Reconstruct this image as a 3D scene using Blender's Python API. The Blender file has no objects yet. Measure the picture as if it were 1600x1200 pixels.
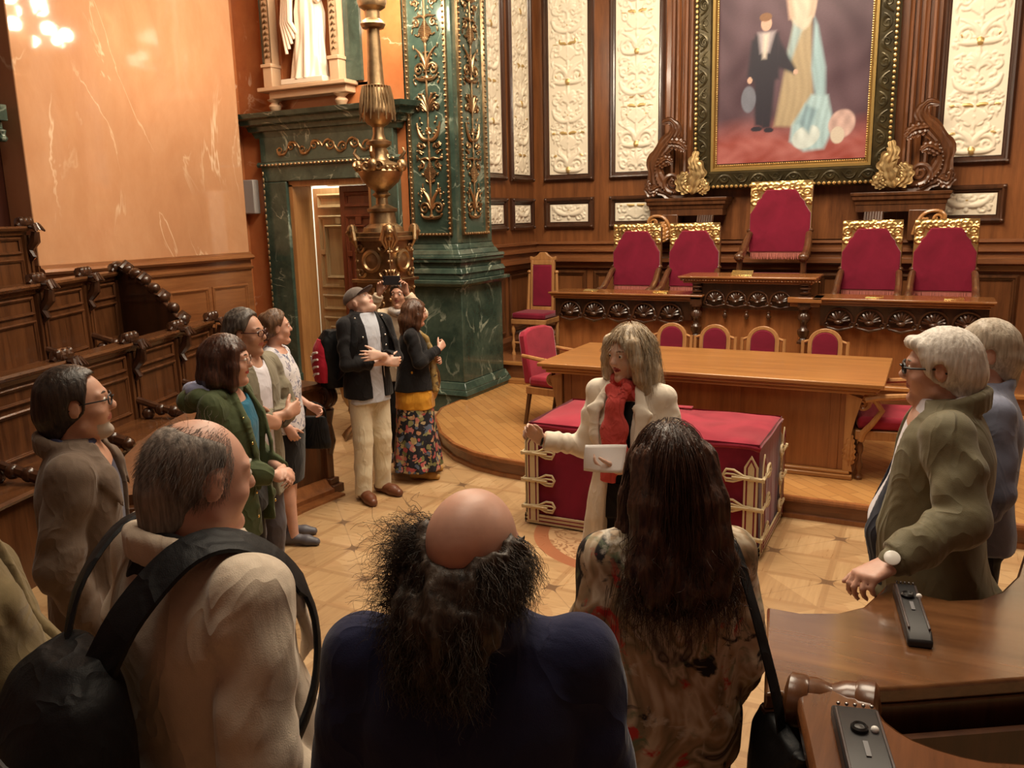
import bpy, math, random
import numpy as np
from math import sin, cos, pi, radians, sqrt, atan2
from mathutils import Vector, Matrix, Euler

SC = bpy.context.scene
COL = SC.collection
rnd = random.Random(7)

# ------------------------------------------------------------------ camera
CAM_YAW, CAM_PITCH, CAM_ROLL = radians(27.04), radians(11.45), radians(-1.244)
cam = bpy.data.cameras.new('camera')
cam.sensor_width = 36.0
cam.lens = 1300.0 / 1600.0 * 36.0
cam.clip_start = 0.05
camo = bpy.data.objects.new('camera', cam)
COL.objects.link(camo)
_w = Vector((-sin(CAM_YAW) * cos(CAM_PITCH), cos(CAM_YAW) * cos(CAM_PITCH), -sin(CAM_PITCH)))
_r0 = Vector((cos(CAM_YAW), sin(CAM_YAW), 0))
_u0 = _r0.cross(_w)
_r = cos(CAM_ROLL) * _r0 + sin(CAM_ROLL) * _u0
_u = -sin(CAM_ROLL) * _r0 + cos(CAM_ROLL) * _u0
M3 = Matrix((_r, _u, -_w)).transposed()
camo.matrix_world = Matrix.Translation((0, 0, 2.15)) @ M3.to_4x4()
SC.camera = camo

# ------------------------------------------------------------------ world, lights, exposure
wd = bpy.data.worlds.new('world')
SC.world = wd
wd.use_nodes = True
wd.node_tree.nodes['Background'].inputs[0].default_value = (1.0, 0.8, 0.6, 1)
wd.node_tree.nodes['Background'].inputs[1].default_value = 0.02

SC.view_settings.view_transform = 'Standard'
SC.view_settings.look = 'None'
SC.view_settings.gamma = 1.0
SC.view_settings.use_curve_mapping = False
SC.view_settings.exposure = 0.0


def area(name, loc, aim, size, power, col, sizey=None):
    l = bpy.data.lights.new(name, 'AREA')
    l.energy = power
    l.color = col
    l.size = size
    if sizey:
        l.shape = 'RECTANGLE'
        l.size_y = sizey
    o = bpy.data.objects.new(name, l)
    COL.objects.link(o)
    o.location = loc
    o.rotation_euler = (Vector(aim) - Vector(loc)).to_track_quat('-Z', 'Y').to_euler()
    return o


def point(name, loc, power, col, rad=0.1):
    l = bpy.data.lights.new(name, 'POINT')
    l.energy = power
    l.color = col
    l.shadow_soft_size = rad
    o = bpy.data.objects.new(name, l)
    COL.objects.link(o)
    o.location = loc
    return o


WARM = (1.0, 0.85, 0.65)
area('ceiling_lantern_light', (-1.7, 5.4, 6.9), (-1.7, 5.5, 0), 3.0, 420, WARM)
area('ceiling_rear_light', (-1.0, 1.6, 6.9), (-1.0, 1.6, 0), 2.0, 110, WARM)
area('apse_light', (-1.65, 7.2, 6.6), (-1.65, 9.6, 1.8), 2.6, 245, WARM)
point('corridor_light', (-6.62, 8.24, 2.88), 26, (0.95, 1.0, 0.86), 0.1)


# ------------------------------------------------------------------ mesh builder
class MB:
    def __init__(self):
        self.v, self.f, self.m = [], [], []

    def add(self, verts, faces, mi=0):
        o = len(self.v)
        self.v.extend([tuple(p) for p in verts])
        for f in faces:
            self.f.append(tuple(i + o for i in f))
            self.m.append(mi)

    def box(self, x0, x1, y0, y1, z0, z1, mi=0, mat=None):
        vs = [Vector((x, y, z)) for z in (z0, z1) for y in (y0, y1) for x in (x0, x1)]
        if mat is not None:
            vs = [mat @ p for p in vs]
        self.add(vs, [(0, 2, 3, 1), (4, 5, 7, 6), (0, 1, 5, 4), (2, 6, 7, 3), (0, 4, 6, 2), (1, 3, 7, 5)], mi)

    def prism(self, poly, h0, h1, mi=0, fr=None):
        """poly of 2-d points swept from h0 to h1; fr(u, v, h) -> xyz"""
        if fr is None:
            fr = lambda u, v, h: (u, v, h)
        n = len(poly)
        vs = [fr(u, v, h0) for u, v in poly] + [fr(u, v, h1) for u, v in poly]
        fs = [tuple(range(n - 1, -1, -1)), tuple(range(n, 2 * n))]
        fs += [(i, (i + 1) % n, n + (i + 1) % n, n + i) for i in range(n)]
        self.add(vs, fs, mi)

    def lathe(self, prof, c=(0, 0, 0), seg=24, mi=0, rot=None, square=False, a0=0.0):
        vs, fs = [], []
        n = len(prof)
        for k in range(seg):
            a = a0 + 2 * pi * k / seg
            for r, z in prof:
                p = Vector((r * cos(a), r * sin(a), z))
                if rot is not None:
                    p = rot @ p
                vs.append(p + Vector(c))
        for k in range(seg):
            b = ((k + 1) % seg) * n
            for i in range(n - 1):
                fs.append((k * n + i, b + i, b + i + 1, k * n + i + 1))
        fs.append(tuple(k * n for k in range(seg))[::-1])
        fs.append(tuple(k * n + n - 1 for k in range(seg)))
        self.add(vs, fs, mi)

    def tube(self, pts, rad, seg=8, mi=0, flat=1.0, up=None, cap=True):
        pts = [Vector(p) for p in pts]
        n = len(pts)
        if not hasattr(rad, '__len__'):
            rad = [rad] * n
        vs, fs = [], []
        prev = None
        for i, p in enumerate(pts):
            t = (pts[min(i + 1, n - 1)] - pts[max(i - 1, 0)])
            if t.length < 1e-9:
                t = Vector((0, 0, 1))
            t.normalize()
            if up is not None:
                a = Vector(up)
                a = a - t * a.dot(t)
            elif prev is not None:
                a = prev - t * prev.dot(t)
            else:
                a = t.orthogonal()
            if a.length < 1e-6:
                a = t.orthogonal()
            a.normalize()
            prev = a
            b = t.cross(a)
            for k in range(seg):
                an = 2 * pi * k / seg
                vs.append(p + rad[i] * (cos(an) * flat * a + sin(an) * b))
        for i in range(n - 1):
            for k in range(seg):
                k2 = (k + 1) % seg
                fs.append((i * seg + k, i * seg + k2, (i + 1) * seg + k2, (i + 1) * seg + k))
        if cap:
            fs.append(tuple(range(seg))[::-1])
            fs.append(tuple((n - 1) * seg + k for k in range(seg)))
        self.add(vs, fs, mi)

    def ball(self, c, r, seg=12, rings=8, mi=0, rot=None):
        if not hasattr(r, '__len__'):
            r = (r, r, r)
        vs, fs = [], []
        vs.append(Vector((0, 0, 1)))
        for i in range(1, rings):
            for k in range(seg):
                th, ph = pi * i / rings, 2 * pi * k / seg
                vs.append(Vector((sin(th) * cos(ph), sin(th) * sin(ph), cos(th))))
        vs.append(Vector((0, 0, -1)))
        out = []
        for p in vs:
            q = Vector((p.x * r[0], p.y * r[1], p.z * r[2]))
            if rot is not None:
                q = rot @ q
            out.append(q + Vector(c))
        for k in range(seg):
            fs.append((0, 1 + k, 1 + (k + 1) % seg))
            b = 1 + (rings - 2) * seg
            fs.append((len(vs) - 1, b + (k + 1) % seg, b + k))
        for i in range(rings - 2):
            for k in range(seg):
                a, b = 1 + i * seg + k, 1 + i * seg + (k + 1) % seg
                fs.append((a, a + seg, b + seg, b))
        self.add(out, fs, mi)

    def sweep(self, path, prof, mi=0, closed=False):
        """path: list of (pos, outward normal); prof: list of (out, up), swept along the path (mouldings)"""
        vs, fs = [], []
        n = len(prof)
        for p, nn in path:
            p, nn = Vector(p), Vector(nn)
            for a, b in prof:
                vs.append(p + nn * a + Vector((0, 0, b)))
        m = len(path)
        for i in range(m if closed else m - 1):
            j = (i + 1) % m
            for k in range(n):
                k2 = (k + 1) % n
                fs.append((i * n + k, j * n + k, j * n + k2, i * n + k2))
        if not closed:
            fs.append(tuple(range(n)))
            fs.append(tuple((m - 1) * n + k for k in range(n))[::-1])
        self.add(vs, fs, mi)

    def ribbon(self, P, N, w, t, mi=0):
        """flat strap along P with outward normals N"""
        n = len(P)
        vs, fs = [], []
        for i in range(n):
            T = (P[min(i + 1, n - 1)] - P[max(i - 1, 0)]).normalized()
            nn = (N[i] - T * N[i].dot(T)).normalized()
            s = T.cross(nn)
            ww = w[i] if hasattr(w, '__len__') else w
            for a, b in ((-1, -.4), (-.9, .6), (-.5, 1), (.5, 1), (.9, .6), (1, -.4), (.6, -1), (-.6, -1)):
                vs.append(P[i] + s * (a * ww / 2) + nn * (b * t / 2))
        for i in range(n - 1):
            for k in range(8):
                k2 = (k + 1) % 8
                fs.append((i * 8 + k, i * 8 + k2, (i + 1) * 8 + k2, (i + 1) * 8 + k))
        fs.append(tuple(range(8))[::-1])
        fs.append(tuple((n - 1) * 8 + k for k in range(8)))
        self.add(vs, fs, mi)

    def build(self, name, mats, parent=None, bevel=0, ang=35, loc=None, fix=True):
        me = bpy.data.meshes.new(name)
        me.from_pydata([tuple(p) for p in self.v], [], self.f)
        if not isinstance(mats, (list, tuple)):
            mats = [mats]
        for m in mats:
            me.materials.append(m)
        if len(mats) > 1:
            me.polygons.foreach_set('material_index', self.m)
        me.polygons.foreach_set('use_smooth', [True] * len(me.polygons))
        me.update()
        if fix:
            import bmesh
            bm = bmesh.new()
            bm.from_mesh(me)
            bmesh.ops.recalc_face_normals(bm, faces=bm.faces)
            bm.to_mesh(me)
            bm.free()
        me.set_sharp_from_angle(angle=radians(ang))
        o = bpy.data.objects.new(name, me)
        COL.objects.link(o)
        if parent is not None:
            o.parent = parent
        if loc is not None:
            o.location = loc
        if bevel:
            b = o.modifiers.new('bevel', 'BEVEL')
            b.width = bevel
            b.segments = 2
            b.limit_method = 'ANGLE'
            b.angle_limit = radians(40)
        return o


def mesh_np(name, V, Fq, mats, parent=None, mi=None, smooth=True):
    me = bpy.data.meshes.new(name)
    nv, nf = len(V), len(Fq)
    k = Fq.shape[1]
    me.vertices.add(nv)
    me.vertices.foreach_set('co', np.asarray(V, np.float32).ravel())
    me.loops.add(nf * k)
    me.loops.foreach_set('vertex_index', np.asarray(Fq, np.int32).ravel())
    me.polygons.add(nf)
    me.polygons.foreach_set('loop_start', np.arange(0, nf * k, k, dtype=np.int32))
    me.polygons.foreach_set('use_smooth', np.full(nf, smooth, bool))
    if not isinstance(mats, (list, tuple)):
        mats = [mats]
    for m in mats:
        me.materials.append(m)
    if mi is not None:
        me.polygons.foreach_set('material_index', np.asarray(mi, np.int32))
    me.update(calc_edges=True)
    me.validate()
    o = bpy.data.objects.new(name, me)
    COL.objects.link(o)
    if parent is not None:
        o.parent = parent
    return o


def tag(o, label=None, cat=None, group=None, kind=None):
    if label:
        o['label'] = label
    if cat:
        o['category'] = cat
    if group:
        o['group'] = group
    if kind:
        o['kind'] = kind
    return o


def empty(name, loc=(0, 0, 0), rz=0.0):
    o = bpy.data.objects.new(name, None)
    o.empty_display_size = 0.1
    COL.objects.link(o)
    o.location = loc
    o.rotation_euler = (0, 0, rz)
    return o


def copy_tree(o, parent=None):
    c = o.copy()
    COL.objects.link(c)
    if parent is not None:
        c.parent = parent
    for ch in [x for x in bpy.data.objects if x.parent == o]:
        copy_tree(ch, c)
    return c


def resample(P, n):
    P = [Vector(p) for p in P]
    # catmull-rom through the points
    out = []
    m = len(P)
    for i in range(n):
        t = i / (n - 1) * (m - 1)
        k = min(int(t), m - 2)
        f = t - k
        p0, p1, p2, p3 = P[max(k - 1, 0)], P[k], P[k + 1], P[min(k + 2, m - 1)]
        out.append(0.5 * ((2 * p1) + (p2 - p0) * f + (2 * p0 - 5 * p1 + 4 * p2 - p3) * f * f + (3 * p1 - p0 - 3 * p2 + p3) * f ** 3))
    return out


def pathn(P, flip=1):
    r = []
    for i, p in enumerate(P):
        t = (P[min(i + 1, len(P) - 1)] - P[max(i - 1, 0)])
        t = Vector((t.x, t.y, 0)).normalized()
        r.append((Vector((p.x, p.y, 0)), Vector((t.y, -t.x, 0)) * flip))
    return r


# ------------------------------------------------------------------ materials
class NT:
    """small helper for node graphs; values are sockets or floats"""

    def __init__(self, name):
        self.mat = bpy.data.materials.new(name)
        self.mat.use_nodes = True
        self.t = self.mat.node_tree
        self.b = self.t.nodes['Principled BSDF']

    def n(self, typ, **kw):
        nd = self.t.nodes.new(typ)
        for k, v in kw.items():
            setattr(nd, k, v)
        return nd

    def put(self, sock, v):
        if isinstance(v, (int, float)):
            sock.default_value = v
        elif isinstance(v, (tuple, list)):
            if len(v) == 3 and sock.type == 'RGBA':
                v = (*v, 1.0)
            sock.default_value = v
        else:
            self.t.links.new(v, sock)

    def m(self, op, a, b=0.0, c=None, clamp=False):
        nd = self.n('ShaderNodeMath', operation=op, use_clamp=clamp)
        self.put(nd.inputs[0], a)
        self.put(nd.inputs[1], b)
        if c is not None:
            self.put(nd.inputs[2], c)
        return nd.outputs[0]

    def coord(self, kind='Object'):
        return self.n('ShaderNodeTexCoord').outputs[kind]

    def map(self, vec, scale=(1, 1, 1), loc=(0, 0, 0), rot=(0, 0, 0)):
        nd = self.n('ShaderNodeMapping')
        self.put(nd.inputs['Vector'], vec)
        nd.inputs['Scale'].default_value = scale
        nd.inputs['Location'].default_value = loc
        nd.inputs['Rotation'].default_value = rot
        return nd.outputs[0]

    def noise(self, vec, scale=5, detail=4, rough=0.5, dist=0.0, out=0):
        nd = self.n('ShaderNodeTexNoise')
        self.put(nd.inputs['Vector'], vec)
        nd.inputs['Scale'].default_value = scale
        nd.inputs['Detail'].default_value = detail
        nd.inputs['Roughness'].default_value = rough
        nd.inputs['Distortion'].default_value = dist
        return nd.outputs[out]

    def voro(self, vec, scale=5, feature='F1', out='Distance', rand=1.0):
        nd = self.n('ShaderNodeTexVoronoi', feature=feature)
        self.put(nd.inputs['Vector'], vec)
        nd.inputs['Scale'].default_value = scale
        nd.inputs['Randomness'].default_value = rand
        return nd.outputs[out]

    def wave(self, vec, scale=5, dist=2, detail=2, dscale=1.0, direction='X'):
        nd = self.n('ShaderNodeTexWave', bands_direction=direction)
        self.put(nd.inputs['Vector'], vec)
        nd.inputs['Scale'].default_value = scale
        nd.inputs['Distortion'].default_value = dist
        nd.inputs['Detail'].default_value = detail
        nd.inputs['Detail Scale'].default_value = dscale
        return nd.outputs[1]

    def ramp(self, fac, stops, interp='LINEAR'):
        nd = self.n('ShaderNodeValToRGB')
        cr = nd.color_ramp
        cr.interpolation = interp
        while len(cr.elements) < len(stops):
            cr.elements.new(0.5)
        for e, (p, c) in zip(cr.elements, stops):
            e.position = p
            e.color = (*c, 1) if len(c) == 3 else c
        self.put(nd.inputs[0], fac)
        return nd.outputs[0]

    def mix(self, fac, a, b, blend='MIX'):
        nd = self.n('ShaderNodeMix', data_type='RGBA', blend_type=blend)
        self.put(nd.inputs[0], fac)
        self.put(nd.inputs[6], a)
        self.put(nd.inputs[7], b)
        return nd.outputs[2]

    def sep(self, vec):
        nd = self.n('ShaderNodeSeparateXYZ')
        self.put(nd.inputs[0], vec)
        return nd.outputs

    def comb(self, x, y, z):
        nd = self.n('ShaderNodeCombineXYZ')
        for i, v in enumerate((x, y, z)):
            self.put(nd.inputs[i], v)
        return nd.outputs[0]

    def bump(self, h, strength=0.3, dist=0.01):
        nd = self.n('ShaderNodeBump')
        nd.inputs['Strength'].default_value = strength
        nd.inputs['Distance'].default_value = dist
        self.put(nd.inputs['Height'], h)
        self.t.links.new(nd.outputs[0], self.b.inputs['Normal'])

    def done(self, col=None, rough=None, metal=None, coat=None, spec=None, sheen=None, sss=None):
        if col is not None:
            self.put(self.b.inputs['Base Color'], col)
        if rough is not None:
            self.put(self.b.inputs['Roughness'], rough)
        if metal is not None:
            self.put(self.b.inputs['Metallic'], metal)
        if coat is not None:
            self.b.inputs['Coat Weight'].default_value = coat
            self.b.inputs['Coat Roughness'].default_value = 0.12
        if spec is not None:
            self.b.inputs['Specular IOR Level'].default_value = spec
        if sheen is not None:
            self.b.inputs['Sheen Weight'].default_value = sheen
            self.b.inputs['Sheen Roughness'].default_value = 0.4
        if sss is not None:
            self.b.inputs['Subsurface Weight'].default_value = sss
            self.b.inputs['Subsurface Radius'].default_value = (0.02, 0.008, 0.004)
        return self.mat


def mul(c, k):
    return tuple(x * k for x in c)


def wood(name, dark, light, axis='Z', rough=0.3, scale=1.0, coat=0.25, fine=1.0):
    t = NT(name)
    sc = {'X': (0.7, 9, 9), 'Y': (9, 0.7, 9), 'Z': (9, 9, 0.7)}[axis]
    v = t.map(t.coord(), tuple(s * scale for s in sc))
    a = t.noise(v, 1.6, 5, 0.6, 0.6)
    g = t.noise(t.map(t.coord(), tuple(s * scale * 5 for s in sc)), 2.2, 3, 0.6)
    f = t.m('ADD', t.m('MULTIPLY', a, 0.75), t.m('MULTIPLY', g, 0.25 * fine))
    big = t.noise(t.coord(), 0.9, 2)
    f = t.m('ADD', f, t.m('MULTIPLY', t.m('SUBTRACT', big, 0.5), 0.35))
    c = t.ramp(f, [(0.3, dark), (0.5, tuple((d + l) / 2 for d, l in zip(dark, light))), (0.72, light)])
    t.bump(g, 0.08, 0.003)
    return t.done(c, rough, coat=coat)


def plain(name, col, rough=0.5, metal=0.0, coat=None, bumpscale=None, bstr=0.2, sheen=None, spec=None, var=0.0):
    t = NT(name)
    c = col
    if var:
        f = t.noise(t.coord(), 6, 4, 0.6)
        c = t.ramp(f, [(0.3, mul(col, 1 - var)), (0.7, tuple(min(1, x * (1 + var)) for x in col))])
    if bumpscale:
        t.bump(t.noise(t.coord(), bumpscale, 4, 0.6), bstr, 0.004)
    return t.done(c, rough, metal, coat=coat, sheen=sheen, spec=spec)


def marble(name, cols, vein, scale=1.6, vs=1.3, vw=0.03, rough=0.12, stretch=(1, 1, 1), amount=0.8):
    t = NT(name)
    v = t.map(t.coord(), stretch)
    a = t.noise(v, scale, 6, 0.6, 0.8)
    b = t.noise(v, scale * 4.5, 5, 0.65, 0.4)
    f = t.m('ADD', t.m('MULTIPLY', a, 0.7), t.m('MULTIPLY', b, 0.3))
    c = t.ramp(f, [(0.28, cols[0]), (0.45, cols[1]), (0.6, cols[2]), (0.75, cols[3])])
    w = t.noise(v, vs, 5, 0.55, 1.2)
    vn = t.m('ABSOLUTE', t.m('SUBTRACT', w, 0.5))
    vn = t.m('SUBTRACT', 1.0, t.m('DIVIDE', vn, vw), clamp=True)
    msk = t.m('MULTIPLY', t.m('SUBTRACT', t.noise(v, vs * 1.7, 2), 0.48), 6.0, clamp=True)
    c = t.mix(t.m('MULTIPLY', t.m('MULTIPLY', vn, msk), amount), c, vein)
    return t.done(c, rough, coat=0.2)


WOOD = wood('walnut_vertical', (0.085, 0.028, 0.010), (0.26, 0.095, 0.032))
WOODH = wood('walnut_lengthwise', (0.085, 0.028, 0.010), (0.26, 0.095, 0.032), 'X')
WOODY = wood('walnut_deep', (0.085, 0.028, 0.010), (0.26, 0.095, 0.032), 'Y')
WOODL = wood('oak_tabletop', (0.27, 0.11, 0.032), (0.48, 0.22, 0.066), 'X', 0.28)
WOODM = wood('mahogany_panel', (0.17, 0.058, 0.018), (0.36, 0.135, 0.043), 'Z', 0.3)
WOODD = wood('carved_dark_walnut', (0.022, 0.008, 0.004), (0.075, 0.028, 0.012), 'Z', 0.28, coat=0.35)
WOODB = wood('bench_walnut', (0.036, 0.012, 0.005), (0.145, 0.054, 0.019), 'Z', 0.3)
WOODBX = wood('bench_walnut_rail', (0.042, 0.014, 0.006), (0.15, 0.058, 0.02), 'Y', 0.26)
DESKTOP = wood('burr_walnut_desktop', (0.055, 0.020, 0.008), (0.21, 0.092, 0.036), 'X', 0.16, 0.55, coat=1.0)
CHAIRWOOD = wood('chair_oak', (0.26, 0.11, 0.036), (0.5, 0.25, 0.09), 'Z', 0.35)
DOORW = wood('door_mahogany', (0.08, 0.018, 0.009), (0.20, 0.052, 0.02), 'Z', 0.3)
DOORP = wood('door_pale', (0.30, 0.19, 0.085), (0.45, 0.31, 0.15), 'Z', 0.35)
GOLD = plain('gilt', (0.74, 0.52, 0.22), 0.34, 1.0, bumpscale=60, bstr=0.5, var=0.35)
GOLDD = plain('old_bronze_gilt', (0.37, 0.25, 0.135), 0.40, 1.0, bumpscale=35, bstr=0.5, var=0.4)
BRASS = plain('brass_plate', (0.78, 0.58, 0.22), 0.25, 1.0)
IRON = plain('gilded_ebony', (0.05, 0.038, 0.016), 0.32, 0.5, bumpscale=30, bstr=0.5, var=0.5)
REDM = marble('red_marble', [(0.34, 0.10, 0.035), (0.43, 0.145, 0.05), (0.50, 0.18, 0.068), (0.54, 0.22, 0.09)], (0.75, 0.52, 0.36), 1.1, 0.9, 0.012, 0.15, amount=0.7)
PINKM = marble('rose_marble_panel', [(0.50, 0.235, 0.115), (0.57, 0.285, 0.145), (0.63, 0.335, 0.18), (0.68, 0.39, 0.22)], (0.86, 0.66, 0.46), 1.0, 0.8, 0.012, 0.05, (1, 1.3, 0.6), 0.8)
GREENM = marble('green_marble', [(0.016, 0.030, 0.023), (0.034, 0.060, 0.046), (0.065, 0.098, 0.074), (0.14, 0.175, 0.125)], (0.42, 0.48, 0.38), 2.2, 1.5, 0.02, 0.12, amount=0.75)
STONE = plain('white_statue_marble', (0.78, 0.66, 0.52), 0.4, bumpscale=9, bstr=0.1)
STONEO = plain('niche_stone', (0.55, 0.36, 0.22), 0.45, bumpscale=30, bstr=0.3)
GREYBOX = plain('grey_plastic', (0.36, 0.33, 0.31), 0.5)
BLACKP = plain('black_plastic', (0.012, 0.011, 0.011), 0.35)
IVORY = plain('ivory_stucco', (0.74, 0.66, 0.52), 0.5)
DARKRED = wood('dark_red_wall', (0.05, 0.012, 0.008), (0.10, 0.028, 0.014), 'Z', 0.35)
PLASTER = plain('ceiling_plaster', (0.35, 0.27, 0.19), 0.8)


def velvet(name, c1, c2):
    t = NT(name)
    f = t.noise(t.map(t.coord(), (1, 1, 1)), 3.5, 4, 0.6, 0.8)
    c = t.ramp(f, [(0.3, c1), (0.7, c2)])
    t.bump(t.noise(t.coord(), 260, 2), 0.15, 0.002)
    return t.done(c, 0.75, sheen=0.35, spec=0.2)


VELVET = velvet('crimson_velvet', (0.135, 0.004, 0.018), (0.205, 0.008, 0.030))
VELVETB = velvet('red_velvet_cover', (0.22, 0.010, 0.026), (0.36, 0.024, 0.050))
CREAMBRAID = plain('cream_gold_braid', (0.62, 0.50, 0.30), 0.6, bumpscale=150, bstr=0.5)
FRINGE = plain('pink_fringe', (0.42, 0.13, 0.10), 0.7)


def parquet():
    t = NT('star_parquet')
    P = t.coord()
    x, y, z = t.sep(P)[:3]
    L = 0.512
    a = t.m('MULTIPLY', t.m('ADD', t.m('ADD', x, 3.70), t.m('SUBTRACT', y, 4.52)), 0.70711 / L)
    b = t.m('MULTIPLY', t.m('SUBTRACT', t.m('SUBTRACT', y, 4.52), t.m('ADD', x, 3.70)), 0.70711 / L)
    fa = t.m('SUBTRACT', a, t.m('ROUND', a))
    fb = t.m('SUBTRACT', b, t.m('ROUND', b))
    A, B = t.m('ABSOLUTE', fa), t.m('ABSOLUTE', fb)
    # four sectors meeting at the cell centre; the grain turns by sector
    ca, cb = t.m('SUBTRACT', t.m('FRACT', a), 0.5), t.m('SUBTRACT', t.m('FRACT', b), 0.5)
    sec = t.m('GREATER_THAN', t.m('ABSOLUTE', ca), t.m('ABSOLUTE', cb))
    g1 = t.noise(t.map(P, (3, 45, 1), rot=(0, 0, pi / 4)), 1.0, 4, 0.6)
    g2 = t.noise(t.map(P, (45, 3, 1), rot=(0, 0, pi / 4)), 1.0, 4, 0.6)
    g = t.m('ADD', t.m('MULTIPLY', g1, sec), t.m('MULTIPLY', g2, t.m('SUBTRACT', 1.0, sec)))
    cell = t.n('ShaderNodeTexWhiteNoise', noise_dimensions='3D')
    t.put(cell.inputs['Vector'], t.comb(t.m('ROUND', a), t.m('ROUND', b), t.m('MULTIPLY', sec, 3.0)))
    f = t.m('ADD', t.m('MULTIPLY', g, 0.6), t.m('MULTIPLY', cell.outputs[0], 0.34))
    col = t.ramp(f, [(0.2, (0.34, 0.20, 0.095)), (0.5, (0.47, 0.30, 0.15)), (0.85, (0.60, 0.41, 0.23))])
    # diagonal strips joining the corners, slightly darker
    dia = t.m('LESS_THAN', t.m('ABSOLUTE', t.m('SUBTRACT', t.m('ABSOLUTE', ca), t.m('ABSOLUTE', cb))), 0.055)
    col = t.mix(t.m('MULTIPLY', dia, 0.5), col, (0.30, 0.165, 0.075))
    # four-armed dark stars on the lattice points, thin arms along the axes
    st = t.m('LESS_THAN', t.m('MULTIPLY', t.m('ADD', A, 0.022), t.m('ADD', B, 0.022)), 0.0042)
    st = t.m('MULTIPLY', st, t.m('LESS_THAN', t.m('ADD', A, B), 0.19))
    col = t.mix(t.m('MULTIPLY', st, 0.8), col, (0.13, 0.072, 0.040))
    # rounded petals in the panels
    rr = t.m('SQRT', t.m('ADD', t.m('MULTIPLY', ca, ca), t.m('MULTIPLY', cb, cb)))
    pet = t.m('MULTIPLY', t.m('LESS_THAN', rr, 0.30), t.m('GREATER_THAN', cell.outputs[0], 0.55))
    col = t.mix(t.m('MULTIPLY', pet, 0.35), col, (0.36, 0.19, 0.085))
    # thin joints
    jl = t.m('LESS_THAN', t.m('MINIMUM', A, B), 0.006)
    col = t.mix(t.m('MULTIPLY', jl, 0.35), col, (0.16, 0.09, 0.045))
    # inlaid medallion before the covered chest
    dx, dy = t.m('ADD', x, 1.70), t.m('SUBTRACT', y, 5.15)
    R = t.m('SQRT', t.m('ADD', t.m('MULTIPLY', dx, dx), t.m('MULTIPLY', dy, dy)))
    inn = t.m('LESS_THAN', R, 0.60)
    fl = t.m('GREATER_THAN', t.m('SINE', t.m('MULTIPLY', t.noise(P, 9, 2, 0.4, 1.5), 26)), 0.15)
    icol = t.mix(t.m('MULTIPLY', fl, 0.8), (0.52, 0.33, 0.18), (0.26, 0.12, 0.055))
    col = t.mix(inn, col, icol)
    ring = t.m('MULTIPLY', t.m('LESS_THAN', R, 0.70), t.m('GREATER_THAN', R, 0.60))
    col = t.mix(ring, col, (0.34, 0.13, 0.062))
    t.bump(g, 0.04, 0.002)
    return t.done(col, t.m('ADD', 0.22, t.m('MULTIPLY', g, 0.15)), coat=0.15)


PARQ = parquet()


def daisfloor():
    t = NT('dais_herringbone')
    P = t.coord()
    v = t.map(P, (1, 1, 1), rot=(0, 0, 0.0))
    br = t.n('ShaderNodeTexBrick')
    t.put(br.inputs['Vector'], t.map(P, (1, 1, 1), rot=(0, 0, pi / 4)))
    br.inputs['Scale'].default_value = 1.0
    br.inputs['Brick Width'].default_value = 0.42
    br.inputs['Row Height'].default_value = 0.085
    br.inputs['Mortar Size'].default_value = 0.003
    br.inputs['Color1'].default_value = (0.36, 0.165, 0.05, 1)
    br.inputs['Color2'].default_value = (0.47, 0.24, 0.08, 1)
    br.inputs['Mortar'].default_value = (0.2, 0.09, 0.03, 1)
    g = t.noise(t.map(P, (4, 40, 1), rot=(0, 0, pi / 4)), 1.2, 4, 0.6)
    c = t.mix(t.m('MULTIPLY', g, 0.5), br.outputs[0], (0.52, 0.28, 0.10))
    return t.done(c, 0.25, coat=0.2)


DAISF = daisfloor()
# ------------------------------------------------------------------ ornament helpers
def spiral(cx, cy, r0, r1, a0, turns, n=26, w0=0.02, w1=0.008):
    out = []
    for i in range(n):
        s = i / (n - 1)
        a = a0 + turns * 2 * pi * s
        r = r0 + (r1 - r0) * s ** 0.8
        out.append((cx + r * cos(a), cy + r * sin(a), w0 + (w1 - w0) * s))
    return out


def curve2(p0, p1, p2, p3, n=14, w0=0.015, w1=0.006):
    out = []
    for i in range(n):
        t = i / (n - 1)
        s = 1 - t
        x = s ** 3 * p0[0] + 3 * s * s * t * p1[0] + 3 * s * t * t * p2[0] + t ** 3 * p3[0]
        y = s ** 3 * p0[1] + 3 * s * s * t * p1[1] + 3 * s * t * t * p2[1] + t ** 3 * p3[1]
        out.append((x, y, (w0 + (w1 - w0) * t) * (0.7 + 0.6 * sin(pi * t))))
    return out


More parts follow.
